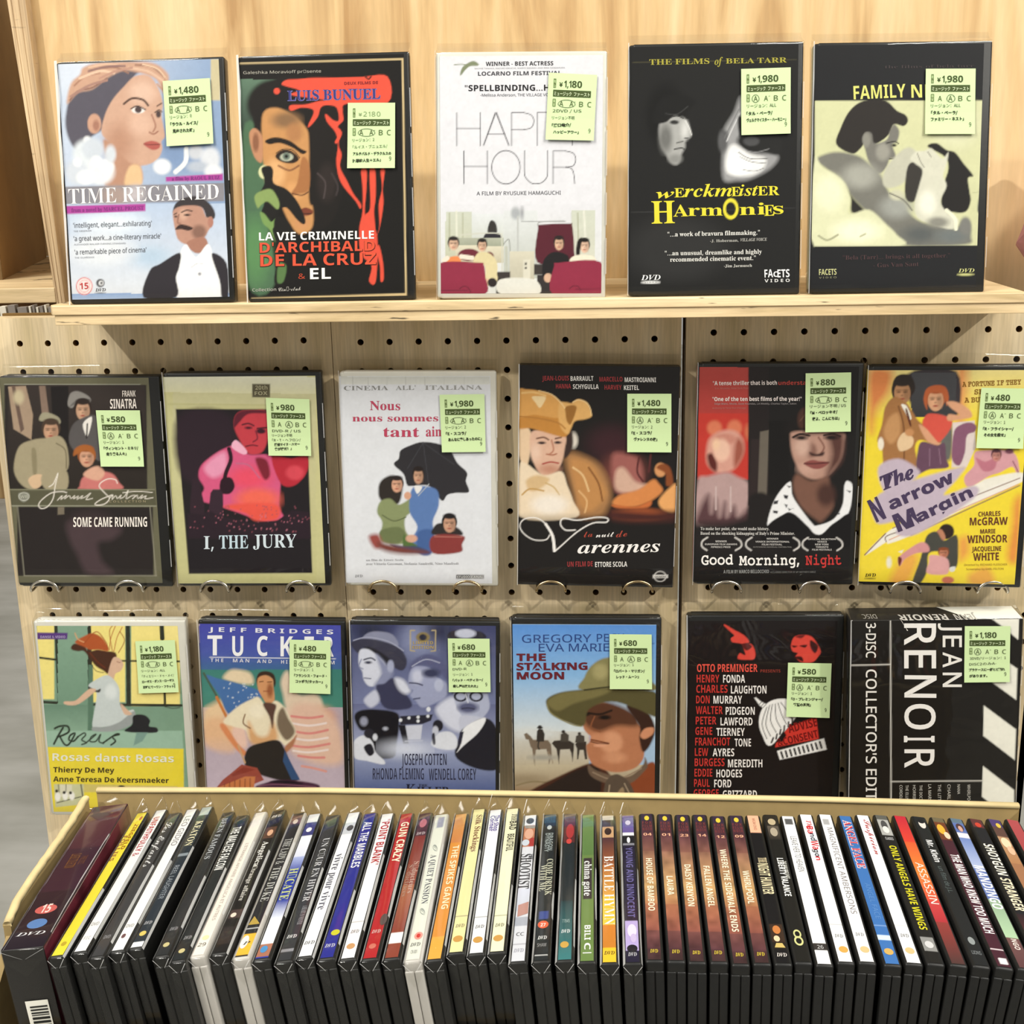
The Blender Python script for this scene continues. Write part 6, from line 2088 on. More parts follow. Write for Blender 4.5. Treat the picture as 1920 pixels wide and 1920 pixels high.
# name: crop, depth, shell kind, sleeve, margins (left, right, top, bottom), sticker corners, price, circled grade, written lines, label
FACE = {
'time': ('a',14,'black',1,(2,4,1.8,4),[(915,455),(1178,438),(1203,803),(940,818)],'1,480','AB','リージョン：0|「ラウル・ルイス/|　見出された時」','film case with a large pale face above a moustached figure in bow tie'),
'bunuel': ('b',14,'black',1,(.5,4,2,3),[(795,452),(1097,452),(1100,870),(793,870)],'2180','AB','リージョン：2|「ルイス・ブニュエル/|アルチバルド・デラクルスの|犯罪的人生＋エル」','black film case with red dripping paint over a half-shadowed face and thin gold frame line'),
'happy': ('c',14,'clear_case',1,(3,3.2,3.4,4),[(852,262),(1160,278),(1140,697),(832,690)],'1,180','AB','2DVD / US|リージョン不明|「濱口竜介/|　ハッピーアワー」','white film case with thin tall grey capitals above people on dark red bus seats'),
'werck': ('d',14,'black',1,(1,4,2.2,3.5),[(803,268),(1115,258),(1115,675),(805,685)],'1,980','A','リージョン：ALL|「タル・ベーラ/|ヴェルクマイスター・ハーモニー」','black film case with big yellow title and a profile facing a pale whale eye'),
'family': ('e',14,'black',1,(1,6.5,2.2,3.5),[(726,279),(1016,278),(1010,660),(720,660)],'1,980','B','リージョン：ALL|「タル・ベーラ/|ファミリー・ネスト」','black film case with yellow-tinted photograph of two people, rightmost on the ledge'),
'sinatra': ('f',14,'black',1,(.5,9,1.5,3.5),[(556,532),(803,532),(825,848),(583,848)],'580','A','リージョン：1|「ヴィンセント・ミネリ/|　走り来る人々」','olive-framed film case with three sepia figures and a white handwritten signature, far left of pegboard'),
'jury': ('f',14,'black',1,(0,5,3.5,2.5),[(1500,453),(1745,458),(1755,773),(1515,773)],'980','B','DVD-R / US|リージョン不明|「R・T・ヘフロン/|　探偵マイク・ハマー|　俺が掟だ！」','cream-bordered film case with a red-lit man above a night skyline'),
'nous': ('g',14,'clear_case',1,(0,5,4.2,2.5),[(615,382),(845,378),(852,672),(628,675)],'1,980','AB','リージョン：2|「E・スコラ/|　あんなに愛しあったのに」','white film case with a black umbrella over a couple and dull red title'),
'varennes': ('g',15,'card',1,(.3,.3,.3,.3),[(1579,377),(1807,375),(1806,677),(1578,677)],'1,480','A','リージョン：2|「E・スコラ/|　ヴァレンヌの夜」','black card-wrapped film case with a figure in a golden three-cornered hat'),
'morning': ('h',14,'black',1,(1,4,3.2,3.5),[(729,338),(980,332),(974,655),(725,660)],'880','AB','リージョン不明 / US|「M・ベロッキオ/|　夜よ、こんにちは」','film case split between red panel at left and a shadowed face above a spotted collar'),
'narrow': ('h',14,'black',1,(0,5,3.6,3),[(1672,405),(1912,412),(1900,730),(1648,724)],'480','A','リージョン：1|「R・フライシャー/|　その女を殺せ」','bright yellow film case with slanted painted lettering over a speeding train'),
'rosas': ('i',14,'clear_case',1,(3,7,4.8,3.5),[(905,360),(1168,352),(1196,697),(930,705)],'1,180','AB','リージョン：ALL|「ティエリー・ドゥ・メイ/|ローザス・ダンス・ローザス|湖畔にて～ワン・フラット」','green and yellow film case with a dancer whose red hair flies up'),
'tucker': ('j',14,'black',1,(.5,4,3.6,3),[(630,242),(868,248),(868,556),(630,548)],'480','AB','リージョン：1|「フランシス・フォード・|　コッポラ/タッカー」','film case with violet top and a man in white shirt standing before a flag'),
'killer': ('j',14,'black',1,(.5,3.5,4,3),[(1548,235),(1790,237),(1796,545),(1554,545)],'680','B','DVD-R|リージョン：1|「バッド・ベティカー/|殺し屋は放たれた」','blue monochrome film case with several faces and a figure in round glasses'),
'stalking': ('k',14,'black',1,(1,4.5,6,3),[(610,195),(836,197),(838,489),(611,488)],'680','B','リージョン：1|「ロバート・マリガン/|　レッド・ムーン」','sky blue film case with a man in wide olive hat and dark red title'),
'advise': ('k',14,'black',1,(1,6,5,3),[(1568,348),(1802,352),(1790,643),(1558,636)],'580','A','リージョン：1|「O・プレミンジャー/|　野望の系列」','black film case with a long list of red and white names beside a white dome'),
'renoir': ('l',36,'card',1,(.3,.3,.3,.3),[(1036,388),(1393,388),(1385,822),(1030,826)],'1,180','A','3DVD/リージョン：1|DISC2のみA-|プラケースに一部ヒビ割れ|があります。','thick black boxed set with chalk lettering running sideways and white clapperboard stripes')}
def parse_art(txt):
    D = {}; cur = None
    for ln in txt.split('\n'):
        if not ln.strip(): continue
        if ln[0] == '@': cur = ln.split()[0][1:]; D[cur] = []
        else: D[cur].append(ln)
    return D
ARTS = parse_art(ART)
def case_matrix(p):
    x, y, z, th, ph, ya = p[:6]
    return Matrix.Rotation(ya, 4, 'Z') @ Matrix.Rotation(-th, 4, 'X') @ Matrix.Rotation(-ph, 4, 'Y')
def proj_px(P):
    d = np.atleast_2d(P)-CPn; z = d@FF
    return np.stack([960+FPX*(d@RR)/z, 960-FPX*(d@UU)/z], -1)
def price_sticker(root, Q, price, grade, lines, yf):
    """Q: four corners (x, z) in case coordinates, TL TR BR BL"""
    Q = [np.array(q) for q in Q]
    def at(u, v): return (Q[0]*(1-u)+Q[1]*u)*(1-v)+(Q[3]*(1-u)+Q[2]*u)*v
    mb = MB(); N = 6
    for j in range(N):
        v0, v1 = j/N, (j+1)/N
        def yy(v): return yf-.15-(max(0, v-.55)**2)*4.5
        a, b_, c, d_ = at(0, v1), at(1, v1), at(1, v0), at(0, v0)
        mb.quad([(a[0], yy(v1), a[1]), (b_[0], yy(v1), b_[1]), (c[0], yy(v0), c[1]), (d_[0], yy(v0), d_[1])])
    st = build(mb, 'price_sticker', MAT['tag'], root)
    lt = Letters(lambda P: np.array([[*at(p[0]/100, p[1]/140)] for p in P]))
    def rect(col, x0, y0, x1, y1): lt.poly(np.array([(x0, y1), (x1, y1), (x1, y0), (x0, y0)], float), [(0, 1, 2, 3)], col)
    rect('5A6A3C', 11, 12, 16, 31); lt.text('j', 'CBE5A6', 11.5, 20.5, 15.5, 20.5, 7, '税'); lt.text('j', 'CBE5A6', 11.5, 29.5, 15.5, 29.5, 7, '込')
    pc = '3E4A26' if price != '2180' else '8A9A70'; big = 14 if price != '2180' else 10
    lt.text('j+', pc, 23, 28, 30, 28, big*.85, '¥'); L = len(price)*10+2
    x = 33
    for ch in price:
        wd = 4 if ch == ',' else (6 if ch == '1' else 11)
        if price == '2180': wd = wd*.8
        lt.text('S' if price != '2180' else 's', pc, x, 29, x+wd-1.2, 29, big if ch != ',' else big*1.05, ch); x += wd+(2 if price == '2180' else 0)
    rect('44522A', 11, 35, 89, 49); lt.text('j', 'E4F2C8', 13, 46.5, 49, 46.5, 9, 'ミュージック'); lt.text('j', 'E4F2C8', 54, 46.5, 87, 46.5, 9, 'ファースト')
    rect('5A6A3C', 11, 54, 17, 70); lt.text('j', 'CBE5A6', 11.6, 61, 16.4, 61, 6.4, '盤'); lt.text('j', 'CBE5A6', 11.6, 69, 16.4, 69, 6.4, '質')
    for ch, x in (('A', 25), ('A', 46), ('B', 66), ('C', 83)): lt.text('s', '4A5830', x, 69, x+8, 69, 11, ch)
    lt.text('s', '4A5830', 55.5, 62, 58, 62, 8, '-')
    cx, rx = {'A': (29, 7.5), 'B': (51, 8.5), 'AB': (40, 18)}[grade]
    ringp = []
    for i in range(25):
        a = 2*math.pi*i/24+.4; ringp.append((cx+rx*math.cos(a)*(1+.04*math.sin(3*a)), 63.5+8.5*math.sin(a)))
    for rr_ in (0,):
        V = []; F = []
        for i, (x, y) in enumerate(ringp):
            a = 2*math.pi*i/24+.4; V += [(x, y), (x-.9*math.cos(a), y-.9*math.sin(a))]
            if i: F.append((2*i-2, 2*i, 2*i+1, 2*i-1))
        lt.poly(np.array(V), F, '2E3424')
    R = random.Random(price+lines); y = 82; hgt = 10 if lines.count('|') < 3 else 9; step = (124-80)/max(3, lines.count('|'))
    for i, t_ in enumerate(lines.split('|')):
        ind = t_.count('　')*4; tt = t_.replace('　', ''); W = min(80-ind, len(tt)*6.6)
        x0 = 11+ind+R.uniform(-1, 1); lt.text('j+' if i >= lines.count('|')-1 else 'j', '2A3020', x0, y+R.uniform(0, 1.5), x0+W, y+R.uniform(-1.5, 1), hgt*.86, tt); y += step
    lt.text('s', '2A3020', 88, 124, 92, 124, 9, '9')
    def place(V):
        # V = (x, z); the sheet bows forward towards its lower edge
        z0 = (Q[0][1]+Q[1][1])/2; z1 = (Q[2][1]+Q[3][1])/2; v = (V[:, 1]-z0)/(z1-z0)
        return np.c_[V[:, 0], yf-.34-(np.maximum(0, v-.55)**2)*4.5, V[:, 1]]
    lt.build('price_lettering', place, st, MAT['ink'])
for name, (crop, dp, kind, slv, mg, tagq, price, grade, lines, label) in FACE.items():
    p = POSE[name]; w_, h_ = p[6], p[7]; M_ = case_matrix(p)
    root = thing('film_case', p[:3], label, 'film case', 'film cases on the ledge' if p[2] > 0 else ('film cases on the upper pegs' if p[2] > -300 else 'film cases on the lower pegs'), rot=M_)
    shell = {'black': MAT['black'], 'clear_case': MAT['clear_case'], 'card': MAT['dark_card']}[kind]
    me = case_mesh(w_, h_, dp, kind); me.materials.append(shell); link('case_shell', me, root)
    # correspondence between the print (crop pixels of the reference) and the case front (mm)
    rect = [(-w_/2, h_), (w_/2, h_), (w_/2, 0), (-w_/2, 0)]
    MM = Matrix.Translation(Vector(p[:3])) @ M_
    if name in CORN: px = CORN[name]
    else: px = proj_px(np.array([tuple(MM @ Vector((x, 0, z))) for x, z in rect]))
    H = homog(px, rect); Hi = np.linalg.inv(H); cx, cy, cs = CROPS[crop]
    def tomm(P, H=H, cx=cx, cy=cy, cs=cs): return hmap(H, np.asarray(P, float)/cs+(cx, cy))
    x0, x1, z0, z1 = -w_/2+mg[0], w_/2-mg[1], mg[3], h_-mg[2]
    nx, nz = 158, int(158*(z1-z0)/(x1-x0))
    gx, gz = np.meshgrid(np.linspace(x0, x1, nx), np.linspace(z1, z0, nz))
    cp = (hmap(Hi, np.c_[gx.ravel(), gz.ravel()])-(cx, cy))*cs
    P = Paint(cp[:, 0].reshape(nz, nx), cp[:, 1].reshape(nz, nx), (x1-x0)/nx*2.15*cs)
    spec = ARTS.get(name, [])
    paint_cover(spec, P)
    def vnoise(k_):
        g = rng.normal(size=(nz//k_+2, nx//k_+2)); a_, b_ = np.arange(nz)/k_, np.arange(nx)/k_; i_, j_ = a_.astype(int), b_.astype(int); fa, fb = (a_-i_)[:, None], (b_-j_)[None]
        return (g[i_][:, j_]*(1-fa)+g[i_+1][:, j_]*fa)*(1-fb)+(g[i_][:, j_+1]*(1-fa)+g[i_+1][:, j_+1]*fa)*fb
    P.C *= np.clip(1+.009*vnoise(9)+.012*vnoise(4)+.014*vnoise(2), .6, 1.4)[..., None]; P.C = np.clip(P.C, 0, .95)
    me = bpy.data.meshes.new('cover_sheet'); V = np.c_[gx.ravel(), np.full(gx.size, -.12), gz.ravel()]*S
    me.vertices.add(len(V)); me.vertices.foreach_set('co', V.astype(np.float32).ravel())
    I = np.arange(nx*nz).reshape(nz, nx); F = np.stack([I[1:, :-1], I[1:, 1:], I[:-1, 1:], I[:-1, :-1]], -1).reshape(-1, 4)
    me.loops.add(F.size); me.polygons.add(len(F)); me.loops.foreach_set('vertex_index', F.ravel().astype(np.int32))
    me.polygons.foreach_set('loop_start', np.arange(0, F.size, 4, dtype=np.int32)); me.update(calc_edges=True)
    a = me.color_attributes.new('Col', 'FLOAT_COLOR', 'POINT')
    a.data.foreach_set('color', np.c_[P.C.reshape(-1, 3), np.ones(nx*nz)].astype(np.float32).ravel())
    me.materials.append(MAT['print']); sheet = link('cover_sheet', me, root)
    lt = Letters(tomm)
    for ln in spec:
        if ln[0] != 'T': continue
        head, t_ = ln.split('|', 1); tk = head.split(); lt.text(tk[1], tk[2], *map(float, tk[3:8]), t_)
    lt.build('lettering', lambda V: np.c_[V[:, 0], np.full(len(V), -.3), V[:, 1]], sheet)
    if kind != 'card':
        mb = MB(); x = -w_/2-.12; mb.quad([(x, 2.3, z0), (x, 2.3, z1), (x, dp-2.3, z1), (x, dp-2.3, z0)])
        me = mb.mesh('spine_sheet', [MAT['print']]); a = me.color_attributes.new('Col', 'FLOAT_COLOR', 'POINT')
        c = P.C[:, :3].mean((0, 1)); a.data.foreach_set('color', np.tile(np.r_[c, 1], 4).astype(np.float32)); link('spine_sheet', me, root)
    if name == 'renoir':                                            # printed top of the thick box
        mb = MB(); mb.quad([(w_/2-42, .5, h_+.15), (w_/2-.5, .5, h_+.15), (w_/2-.5, dp-.5, h_+.15), (w_/2-64, dp-.5, h_+.15)]); build(mb, 'top_white_panel', MAT['white_card'], root)
        lt = Letters(lambda P_: np.asarray(P_, float))
        lt.text('S', 'C8C4BC', 10, 10, -30, 10, -16, 'RENOIR'); lt.text('S', 'B8B4AC', 34, 10, 16, 10, -16, 'JEAN'); lt.text('s', 'A8A49C', -48, 12, -60, 12, -12, 'DISC')
        lt.text('s', 'D8D4CC', -30, 0, -29.2, 0, 34, 'I')
        lt.build('top_lettering', lambda V: np.c_[V[:, 0], V[:, 1]*1.0+4, np.full(len(V), h_+.3)], root, nrm=(0, 0, 1))
    if slv:
        # light streak on the bag edge painted as pale strips, widening upward at left
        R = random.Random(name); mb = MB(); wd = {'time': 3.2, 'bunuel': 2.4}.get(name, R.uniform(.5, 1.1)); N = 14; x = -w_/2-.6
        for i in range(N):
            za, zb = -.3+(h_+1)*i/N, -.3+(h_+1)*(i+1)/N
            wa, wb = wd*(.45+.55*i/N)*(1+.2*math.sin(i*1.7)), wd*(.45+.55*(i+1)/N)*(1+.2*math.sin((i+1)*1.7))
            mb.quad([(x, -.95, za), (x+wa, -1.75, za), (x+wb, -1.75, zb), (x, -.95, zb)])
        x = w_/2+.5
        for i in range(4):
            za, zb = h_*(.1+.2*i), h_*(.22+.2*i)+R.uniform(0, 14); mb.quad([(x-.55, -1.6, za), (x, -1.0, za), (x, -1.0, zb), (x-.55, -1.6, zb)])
        build(mb, 'sleeve_glint', MAT['glint'], root, smooth=True, kind='stuff')
        me = sleeve_mesh(w_, h_, dp, seed=hash(name) % 97 if 0 else sum(map(ord, name))); link('plastic_sleeve', me, root)
    price_sticker(root, [tuple(q) for q in tomm(tagq)], price, grade, lines, -1.4)
for i, (c, nm) in enumerate([(85, 'left hook under the olive-framed signature case'), (243, 'right hook under the olive-framed signature case'), (403, 'left hook under the cream-bordered skyline case'), (564, 'right hook under the cream-bordered skyline case'), (718, 'left hook under the white umbrella case'), (876, 'right hook under the white umbrella case'), (1033, 'left hook under the golden hat case'), (1196, 'right hook under the golden hat case'), (1362, 'left hook under the red panel case with spotted collar'), (1527, 'right hook under the red panel case with spotted collar'), (1697, 'left hook under the bright yellow train case'), (1861, 'right hook under the bright yellow train case')]):
    ch = i < 4 or i > 7; hook(c, ('bent chromed wire ' if ch else 'bent brass wire ')+nm, 'wire hooks under the upper peg row', mat='chrome' if ch else 'wire')
for nm, lab in (('rosas', 'green and yellow dancer'), ('tucker', 'violet topped flag'), ('killer', 'blue monochrome faces'), ('stalking', 'sky blue wide hat'), ('advise', 'black name list'), ('renoir', 'thick black boxed set')):
    p = POSE[nm]
    for sx, sd in ((-33, 'left'), (38, 'right')):
        q = proj_px(np.array([(p[0]+sx, -27, p[2])]))[0]
        hook(q[0], 'bent brass wire %s hook under the %s case, lower row' % (sd, lab), 'wire hooks under the lower peg row', zh=p[2]+15.2, py_=q[1])
# ------------------------------------------------------------------ film cases packed spine-up in the carton
NOIR = [(30, '04', 'HOUSE OF BAMBOO', 31, 67), (31, '01', 'LAURA', 43, 56), (32, '23', 'DAISY KENYON', 34.5, 63), (33, '14', 'FALLEN ANGEL', 35.5, 63.5), (34, '12', 'WHERE THE SIDEWALK ENDS', 23, 79), (35, '09', 'WHIRLPOOL', 38, 60.5)]
def parse_spines(txt):
    D = {}
    for ln in txt.strip().split('\n'):
        h = ln.split(' ', 2)
        if h[0].isdigit(): cur = int(h[0]); bg, lab = h[2].split('|'); D[cur] = (h[1], bg, lab, [])
        else: D[cur][3].append(ln)
    return D
SPN = parse_spines(SPINES)
for k, num, title, a, b_ in NOIR:
    SPN[k] = ('u', '8A5242', 'russet mottled spine with pale title %s, numbered %s at its far end' % (title.title(), num), ['G 0 14 3A2A32 4A2C34', 'G 14 26 54323A 7E5448', 'G 26 48 8A6250 B48E60', 'G 48 62 B89462 A87450', 'G 62 80 9C6448 885044', 'G 80 92 6E4440 523236', 'G 92 100 462C30 3A2828', 'r 0 5 34283A',
        'e 3 50 18 1.6 D8C040', 'H S 7A3A3A 7 70 |F O X', 'H S 7A3A3A 9.3 70 |F I L M', 'H S 7A3A3A 11.5 70 |N O I R', 'H S E0A888 15.2 62 |'+num, 't S F4E0C4 %g %g 44 28 |%s' % (a, b_, title), 'H I D8C040 95.5 50 |DVD', 'M 40'])
PAGE = {}
for ln in SPX.strip().split('\n'):
    q = list(map(float, ln.split())); PAGE[int(q[0])] = q[1:]
LEAN = [(1, 5.5), (2, 8), (9, 8.5), (19, 7.5), (25, 5), (29, 2.5), (31, 1), (36, 0), (40, -1.5), (43, -3.8), (46, -6.5), (50, -8.5)]
def lean_of(i): return math.radians(float(np.interp(i, [a for a, _ in LEAN], [b for _, b in LEAN])))
HB = 134.0; LEN = 190.0
def persp(s): s = s/100; k_ = 1.2; return k_*s/(1+(k_-1)*s)
SHM = {}
def spine_shell(t, kind):
    key = (round(t, 1), kind)
    if key not in SHM:
        bm = bmesh.new()
        def bx(x0, x1, y0, y1, z0, z1, r, sg=3):
            g = bmesh.ops.create_cube(bm, size=1); vs = g['verts']
            for v in vs: v.co = Vector(((x0+x1)/2+v.co.x*(x1-x0), (y0+y1)/2+v.co.y*(y1-y0), (z0+z1)/2+v.co.z*(z1-z0)))*S
            bmesh.ops.bevel(bm, geom=list({e for v in vs for e in v.link_edges}), offset=r*S, segments=sg, profile=.5, affect='EDGES')
        h = t/2
        if kind == 'box': bx(-h, h, 0, LEN, 0, HB, .6)
        else:
            bx(-h, -.14, 0, LEN, 0, HB-7, .9); bx(.14, h, 0, LEN, 0, HB-7, 1.2); bx(-h+1.5, h-1.5, 1.6, LEN-1.6, 1.5, HB-6, .4)
            bx(-h, h, .7, LEN-.7, HB-9.5, HB, 2.0, 4)
        me = bpy.data.meshes.new('case_shell'); bm.to_mesh(me); bm.free(); me.shade_smooth(); me.set_sharp_from_angle(angle=.8)
        me.materials.append({'box': MAT['dark_card'], 'g': MAT['grey_case']}.get(kind, MAT['black'])); SHM[key] = me
    return SHM[key]
SLM = {}
def spine_sleeve(t, var):
    """tight bag: body, fin pinched beyond the far end, folded corner at the near end"""
    key = (round(t, 1), var)
    if key in SLM: return SLM[key]
    R = random.Random(var*11+3); mb = MB(); h = t/2+.25; T = HB+.45
    def ring(y, a, z1, rad, z0=2):
        P = []
        for cx, cz, q in ((a-rad, z1-rad, 0), (-a+rad, z1-rad, 1)):
            for k in range(5):
                th = (q+k/4)*math.pi/2; P.append((cx+rad*math.cos(th), y, cz+rad*math.sin(th)))
        return [(a, y, z0)]+P+[(-a, y, z0)]
    ys = [(-.5, h-.2, T-1.2, 1.6), (1.2, h, T, 1.9)]+[(LEN*i/7, h+R.uniform(0, .12), T+R.uniform(-.05, .35), 1.9) for i in range(1, 7)]+[(LEN-1.5, h, T, 1.9), (LEN+.5, h*.9, T-1, 1.4), (LEN+4, h*.45, T+1.5+R.uniform(0, 2), .5), (LEN+7, .5, T+4.5+R.uniform(0, 3), .2)]
    n = 12
    for y, a, z1, rad in ys: mb.v += ring(y, a, z1, rad)
    for i in range(len(ys)-1):
        for k in range(n-1): mb.f.append((i*n+k, i*n+k+1, (i+1)*n+k+1, (i+1)*n+k)); mb.mi.append(0)
    mb.f.append(tuple(range(n))); mb.mi.append(0)
    mb.quad([(-h, -.7, T-8), (h, -.7, T-8), (0, -1.6, T-20)]); mb.quad([(-h, -.7, T-8), (-h+.2, -1.1, T-9), (0, -1.9, T-20.5)])
    me = mb.mesh('plastic_sleeve', [MAT['film_spine']]); me.shade_smooth(); me.set_sharp_from_angle(angle=.7); SLM[key] = me; return me
# settle the row so that neighbours touch but never cut into each other
TH = {i: (27.8 if i == 1 else 10.6 if i < 10 else 11.8 if i < 36 else 11.5) for i in range(1, 51)}
TOPN = {i: list(on_z(PAGE[i][0], PAGE[i][4], -335)) for i in TH}; TOPF = {i: list(on_z(PAGE[i][2], PAGE[i][5], -335)) for i in TH}
for _ in range(400):
    for i in range(1, 50):
        need = TH[i]/math.cos(lean_of(i))+.15
        conv = max(0, HB*(math.sin(lean_of(i))-math.sin(lean_of(i+1))))*.9
        for T_ in (TOPN, TOPF):
            g = need+conv-(T_[i+1][0]-T_[i][0])
            if g > 0: T_[i][0] -= g*.5*(i > 1); T_[i+1][0] += g*(.5 if i > 1 else 1)
for i in range(1, 51):
    nl_, nr_, fl_, fr_, yn, yf = PAGE[i]; kind, bg, label, items = SPN[i]
    A = TOPN[i]; B = TOPF[i]; t = TH[i]
    yaw = -math.atan2(B[0]-A[0], B[1]-A[1]); ln_ = lean_of(i)
    Rm = Matrix.Rotation(yaw, 4, 'Z') @ Matrix.Rotation(-ln_, 4, 'Y')
    off = Rm @ Vector((-t/2, 0, HB)); base = Vector(tuple(A))-off
    base.z = ZT+2.6+abs(math.sin(ln_))*t/2+(Vector((0, 0, 0)).z)
    base.x += 0; mid = Rm @ Vector((0, LEN/2, 0))
    root = thing('film_case', tuple(base+mid), label, 'film case', 'film cases packed spine-up in the carton', rot=Rm)
    shift = Vector((0, -LEN/2, 0))*S
    o = link('case_shell', spine_shell(t, kind if kind in ('box', 'g') else 'black'), root); o.location = shift
    # printed spine
    m0 = 1.2 if kind != 'box' else .3; hw = t/2-(1.0 if kind != 'box' else .2); nx, ny = 9, 150
    e0, e1 = (2.5, 2.5) if kind != 'box' else (.3, .3)
    gu, gv = np.meshgrid(np.linspace(0, 100, nx), np.linspace(0, 100, ny))     # u across, v from far end (0) to near end (100) in view fractions
    P = Paint(gu, gv, 100/ny); P.C[:] = lin(bg)
    U2 = gu; pv = gv
    W_ = 2*hw; LL = LEN-e0-e1
    lt = Letters(lambda q: np.asarray(q, float))
    def mm(s, u): return np.stack([-hw+np.asarray(u, float)/100*W_, LEN-e1-persp(np.asarray(s, float))*LL], -1)
    def band(s0, s1, u0, u1, c1, c2=None):
        sel = (gv >= s0) & (gv <= s1) & (gu >= u0-.01) & (gu <= u1+.01); c1 = np.array(lin(c1)); c2 = c1 if c2 is None else np.array(lin(c2))
        tt = ((gv[sel]-s0)/max(s1-s0, 1e-6))[:, None]; P.C[sel] = c1*(1-tt)+c2*tt
    for ln in items:
        k_ = ln[0]; tk = ln.split()
        if k_ == 'r': band(float(tk[1]), float(tk[2]), 0, 100, tk[3])
        elif k_ == 'R': band(float(tk[1]), float(tk[2]), float(tk[3]), float(tk[4]), tk[5])
        elif k_ == 'G': band(float(tk[1]), float(tk[2]), 0, 100, tk[3], tk[4])
        elif k_ == 'M':
            nz_ = rng.normal(size=(ny//5+2, 4)); 
            for a_ in range(ny):
                f = a_/5; j = int(f); w0 = nz_[j]*(1-f+j)+nz_[j+1]*(f-j)
                P.C[a_] *= (1+.17*np.interp(np.linspace(0, 3, nx), range(4), w0))[:, None].clip(.6, 1.5)
        elif k_ in 'eOpq':
            if k_ in 'eO':
                s, u, ru, rs = map(float, tk[1:5]); c = tk[5]; an = np.linspace(0, 2*math.pi, 25)[:-1]
                Q = mm(s+rs*np.sin(an), u+ru*np.cos(an))
                if k_ == 'e': lt.poly(Q, [tuple(range(24))], c)
                else:
                    Q2 = mm(s+rs*.62*np.sin(an), u+ru*.62*np.cos(an)); lt.poly(np.r_[Q, Q2], [(j, (j+1) % 24, 24+(j+1) % 24, 24+j) for j in range(24)], c)
            else:
                q = pts(tk[2:]); lt.poly(mm(np.array([a_ for a_, _ in q]), np.array([b2 for _, b2 in q])), [tuple(range(len(q)))], tk[1])
        elif k_ == 't':      # reads from the far end towards the near end, letter tops to the right
            head, s_ = ln.split('|', 1); tk = head.split(); s0, s1, hh, ub = map(float, tk[3:7])
            V, F = glyphs(s_, tk[1])
            if not len(V): continue
            a_ = (V[:, 0]-V[:, 0].min())/(np.ptp(V[:, 0])+1e-9); b2 = V[:, 1]/cap_h(tk[1])*hh
            p0, p1 = mm(s0, 0)[1], mm(s1, 0)[1]
            lt.lay(len(V)); lt.V.append(np.stack([-hw+(ub+b2)/100*W_, p0+(p1-p0)*a_], -1)); lt.F += [tuple(j+lt.n for j in f) for f in F]; lt.n += len(V)
            lt.C.append(np.tile(np.array((*lin(tk[2]), 1.0)), (len(V), 1)))
        elif k_ in 'HT':     # upright small words across the spine
            head, s_ = ln.split('|', 1); tk = head.split()
            if k_ == 'T': st_, c, s1, wd = tk[1], tk[2], float(tk[4]), float(tk[5]); hh = (float(tk[4])-float(tk[3]))*1.2
            else: st_, c, s1, wd = tk[1], tk[2], float(tk[3]), float(tk[4]); hh = 2.0 if s_ != '8' else 6
            V, F = glyphs(s_, st_)
            if not len(V): continue
            a_ = (V[:, 0]-V[:, 0].min())/(np.ptp(V[:, 0])+1e-9)*wd+50-wd/2; z_ = V[:, 1]/cap_h(st_)*hh*LL/100
            y_ = mm(s1, 0)[1]+z_
            lt.lay(len(V)); lt.V.append(np.stack([-hw+a_/100*W_, y_], -1)); lt.F += [tuple(j+lt.n for j in f) for f in F]; lt.n += len(V)
            lt.C.append(np.tile(np.array((*lin(c), 1.0)), (len(V), 1)))
    zz = HB+.12
    XY = mm(gv.ravel(), gu.ravel()); me = bpy.data.meshes.new('spine_sheet')
    I = np.arange(nx*ny).reshape(ny, nx); F = np.stack([I[1:, :-1], I[1:, 1:], I[:-1, 1:], I[:-1, :-1]], -1).reshape(-1, 4)
    cur = np.abs(np.linspace(-1, 1, nx)); cz = -np.where(cur > .8, (cur-.8)*2.2, 0); cz = np.tile(cz, ny) if kind != 'box' else 0
    V = np.c_[XY, np.full(len(XY), zz)+cz]*S
    me.vertices.add(len(V)); me.vertices.foreach_set('co', V.astype(np.float32).ravel())
    me.loops.add(F.size); me.polygons.add(len(F)); me.loops.foreach_set('vertex_index', F.ravel().astype(np.int32))
    me.polygons.foreach_set('loop_start', np.arange(0, F.size, 4, dtype=np.int32)); me.update(calc_edges=True)
    a = me.color_attributes.new('Col', 'FLOAT_COLOR', 'POINT'); a.data.foreach_set('color', np.c_[P.C.reshape(-1, 3), np.ones(nx*ny)].astype(np.float32).ravel())
    me.materials.append(MAT['print']); sheet = link('spine_sheet', me, root); sheet.location = shift
    o = lt.build('lettering', lambda V: np.c_[V, np.full(len(V), zz+.12)], sheet, nrm=(0, 0, 1))
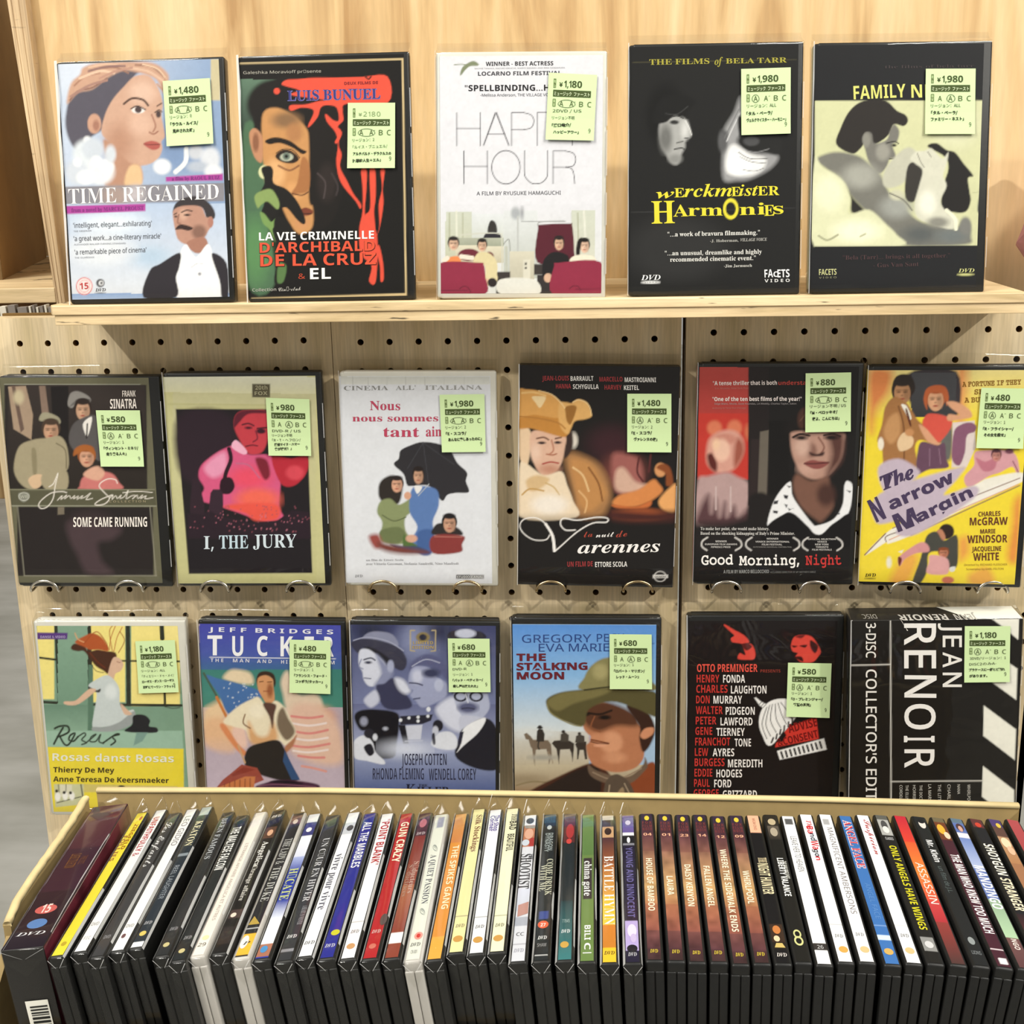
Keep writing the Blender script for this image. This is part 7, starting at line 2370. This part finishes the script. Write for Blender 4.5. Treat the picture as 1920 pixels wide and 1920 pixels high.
    if kind in ('s', 'b', 'g', 'w', 'box'):
        o = link('plastic_sleeve', spine_sleeve(t, i % 4), root); o.location = shift
        R = random.Random(i); mb = MB(); N = 12; h2 = t/2+.2  # pale strips paint the glints along sleeve edges and film folds
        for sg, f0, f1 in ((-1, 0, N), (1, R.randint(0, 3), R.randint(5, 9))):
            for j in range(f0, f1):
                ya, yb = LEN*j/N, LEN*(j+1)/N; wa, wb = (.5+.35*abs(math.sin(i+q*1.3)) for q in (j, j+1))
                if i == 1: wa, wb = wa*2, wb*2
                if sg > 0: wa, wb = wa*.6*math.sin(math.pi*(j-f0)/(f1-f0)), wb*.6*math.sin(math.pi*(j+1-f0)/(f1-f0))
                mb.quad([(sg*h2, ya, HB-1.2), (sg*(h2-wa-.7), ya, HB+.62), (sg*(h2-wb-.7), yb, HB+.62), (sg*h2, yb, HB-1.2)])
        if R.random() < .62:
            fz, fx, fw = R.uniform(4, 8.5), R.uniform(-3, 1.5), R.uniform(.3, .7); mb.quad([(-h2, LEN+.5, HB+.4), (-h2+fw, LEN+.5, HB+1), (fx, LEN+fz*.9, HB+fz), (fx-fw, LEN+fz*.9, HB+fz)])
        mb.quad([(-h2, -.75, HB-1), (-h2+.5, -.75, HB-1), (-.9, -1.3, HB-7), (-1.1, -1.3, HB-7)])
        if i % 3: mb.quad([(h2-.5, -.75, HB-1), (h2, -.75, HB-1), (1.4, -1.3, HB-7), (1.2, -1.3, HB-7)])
        o = build(mb, 'sleeve_glint', MAT['glint'], root, kind='stuff'); o.location = shift
    if i == 1:
        mb = MB(); mb.quad([(-6, -.9, 60), (9, -.9, 60), (9, -.9, 96), (-6, -.9, 96)]); st = build(mb, 'barcode_sticker', MAT['white_card'], root); st.location = shift
        bl = Letters(lambda q: np.asarray(q, float)); y = 62; R = random.Random(2)
        while y < 92:
            hh = R.choice((.7, 1.2, 1.8)); bl.poly(np.array([(-3.5, y), (8, y), (8, y+hh), (-3.5, y+hh)]), [(0, 1, 2, 3)], '2A2A28'); y += hh+R.choice((.7, 1.1))
        bl.build('barcode_bars', lambda V: np.c_[V[:, 0], np.full(len(V), -1.05), V[:, 1]], st)
        mb = MB(); mb.quad([(t/2+.1, .5, 1), (t/2+.1, LEN-.5, 1), (t/2+.1, LEN-.5, HB-.5), (t/2+.1, .5, HB-.5)]); o = build(mb, 'side_cover', plain('maroon_gold_print', '6A2834', .4, noise=.5, nscale=45), root); o.location = shift
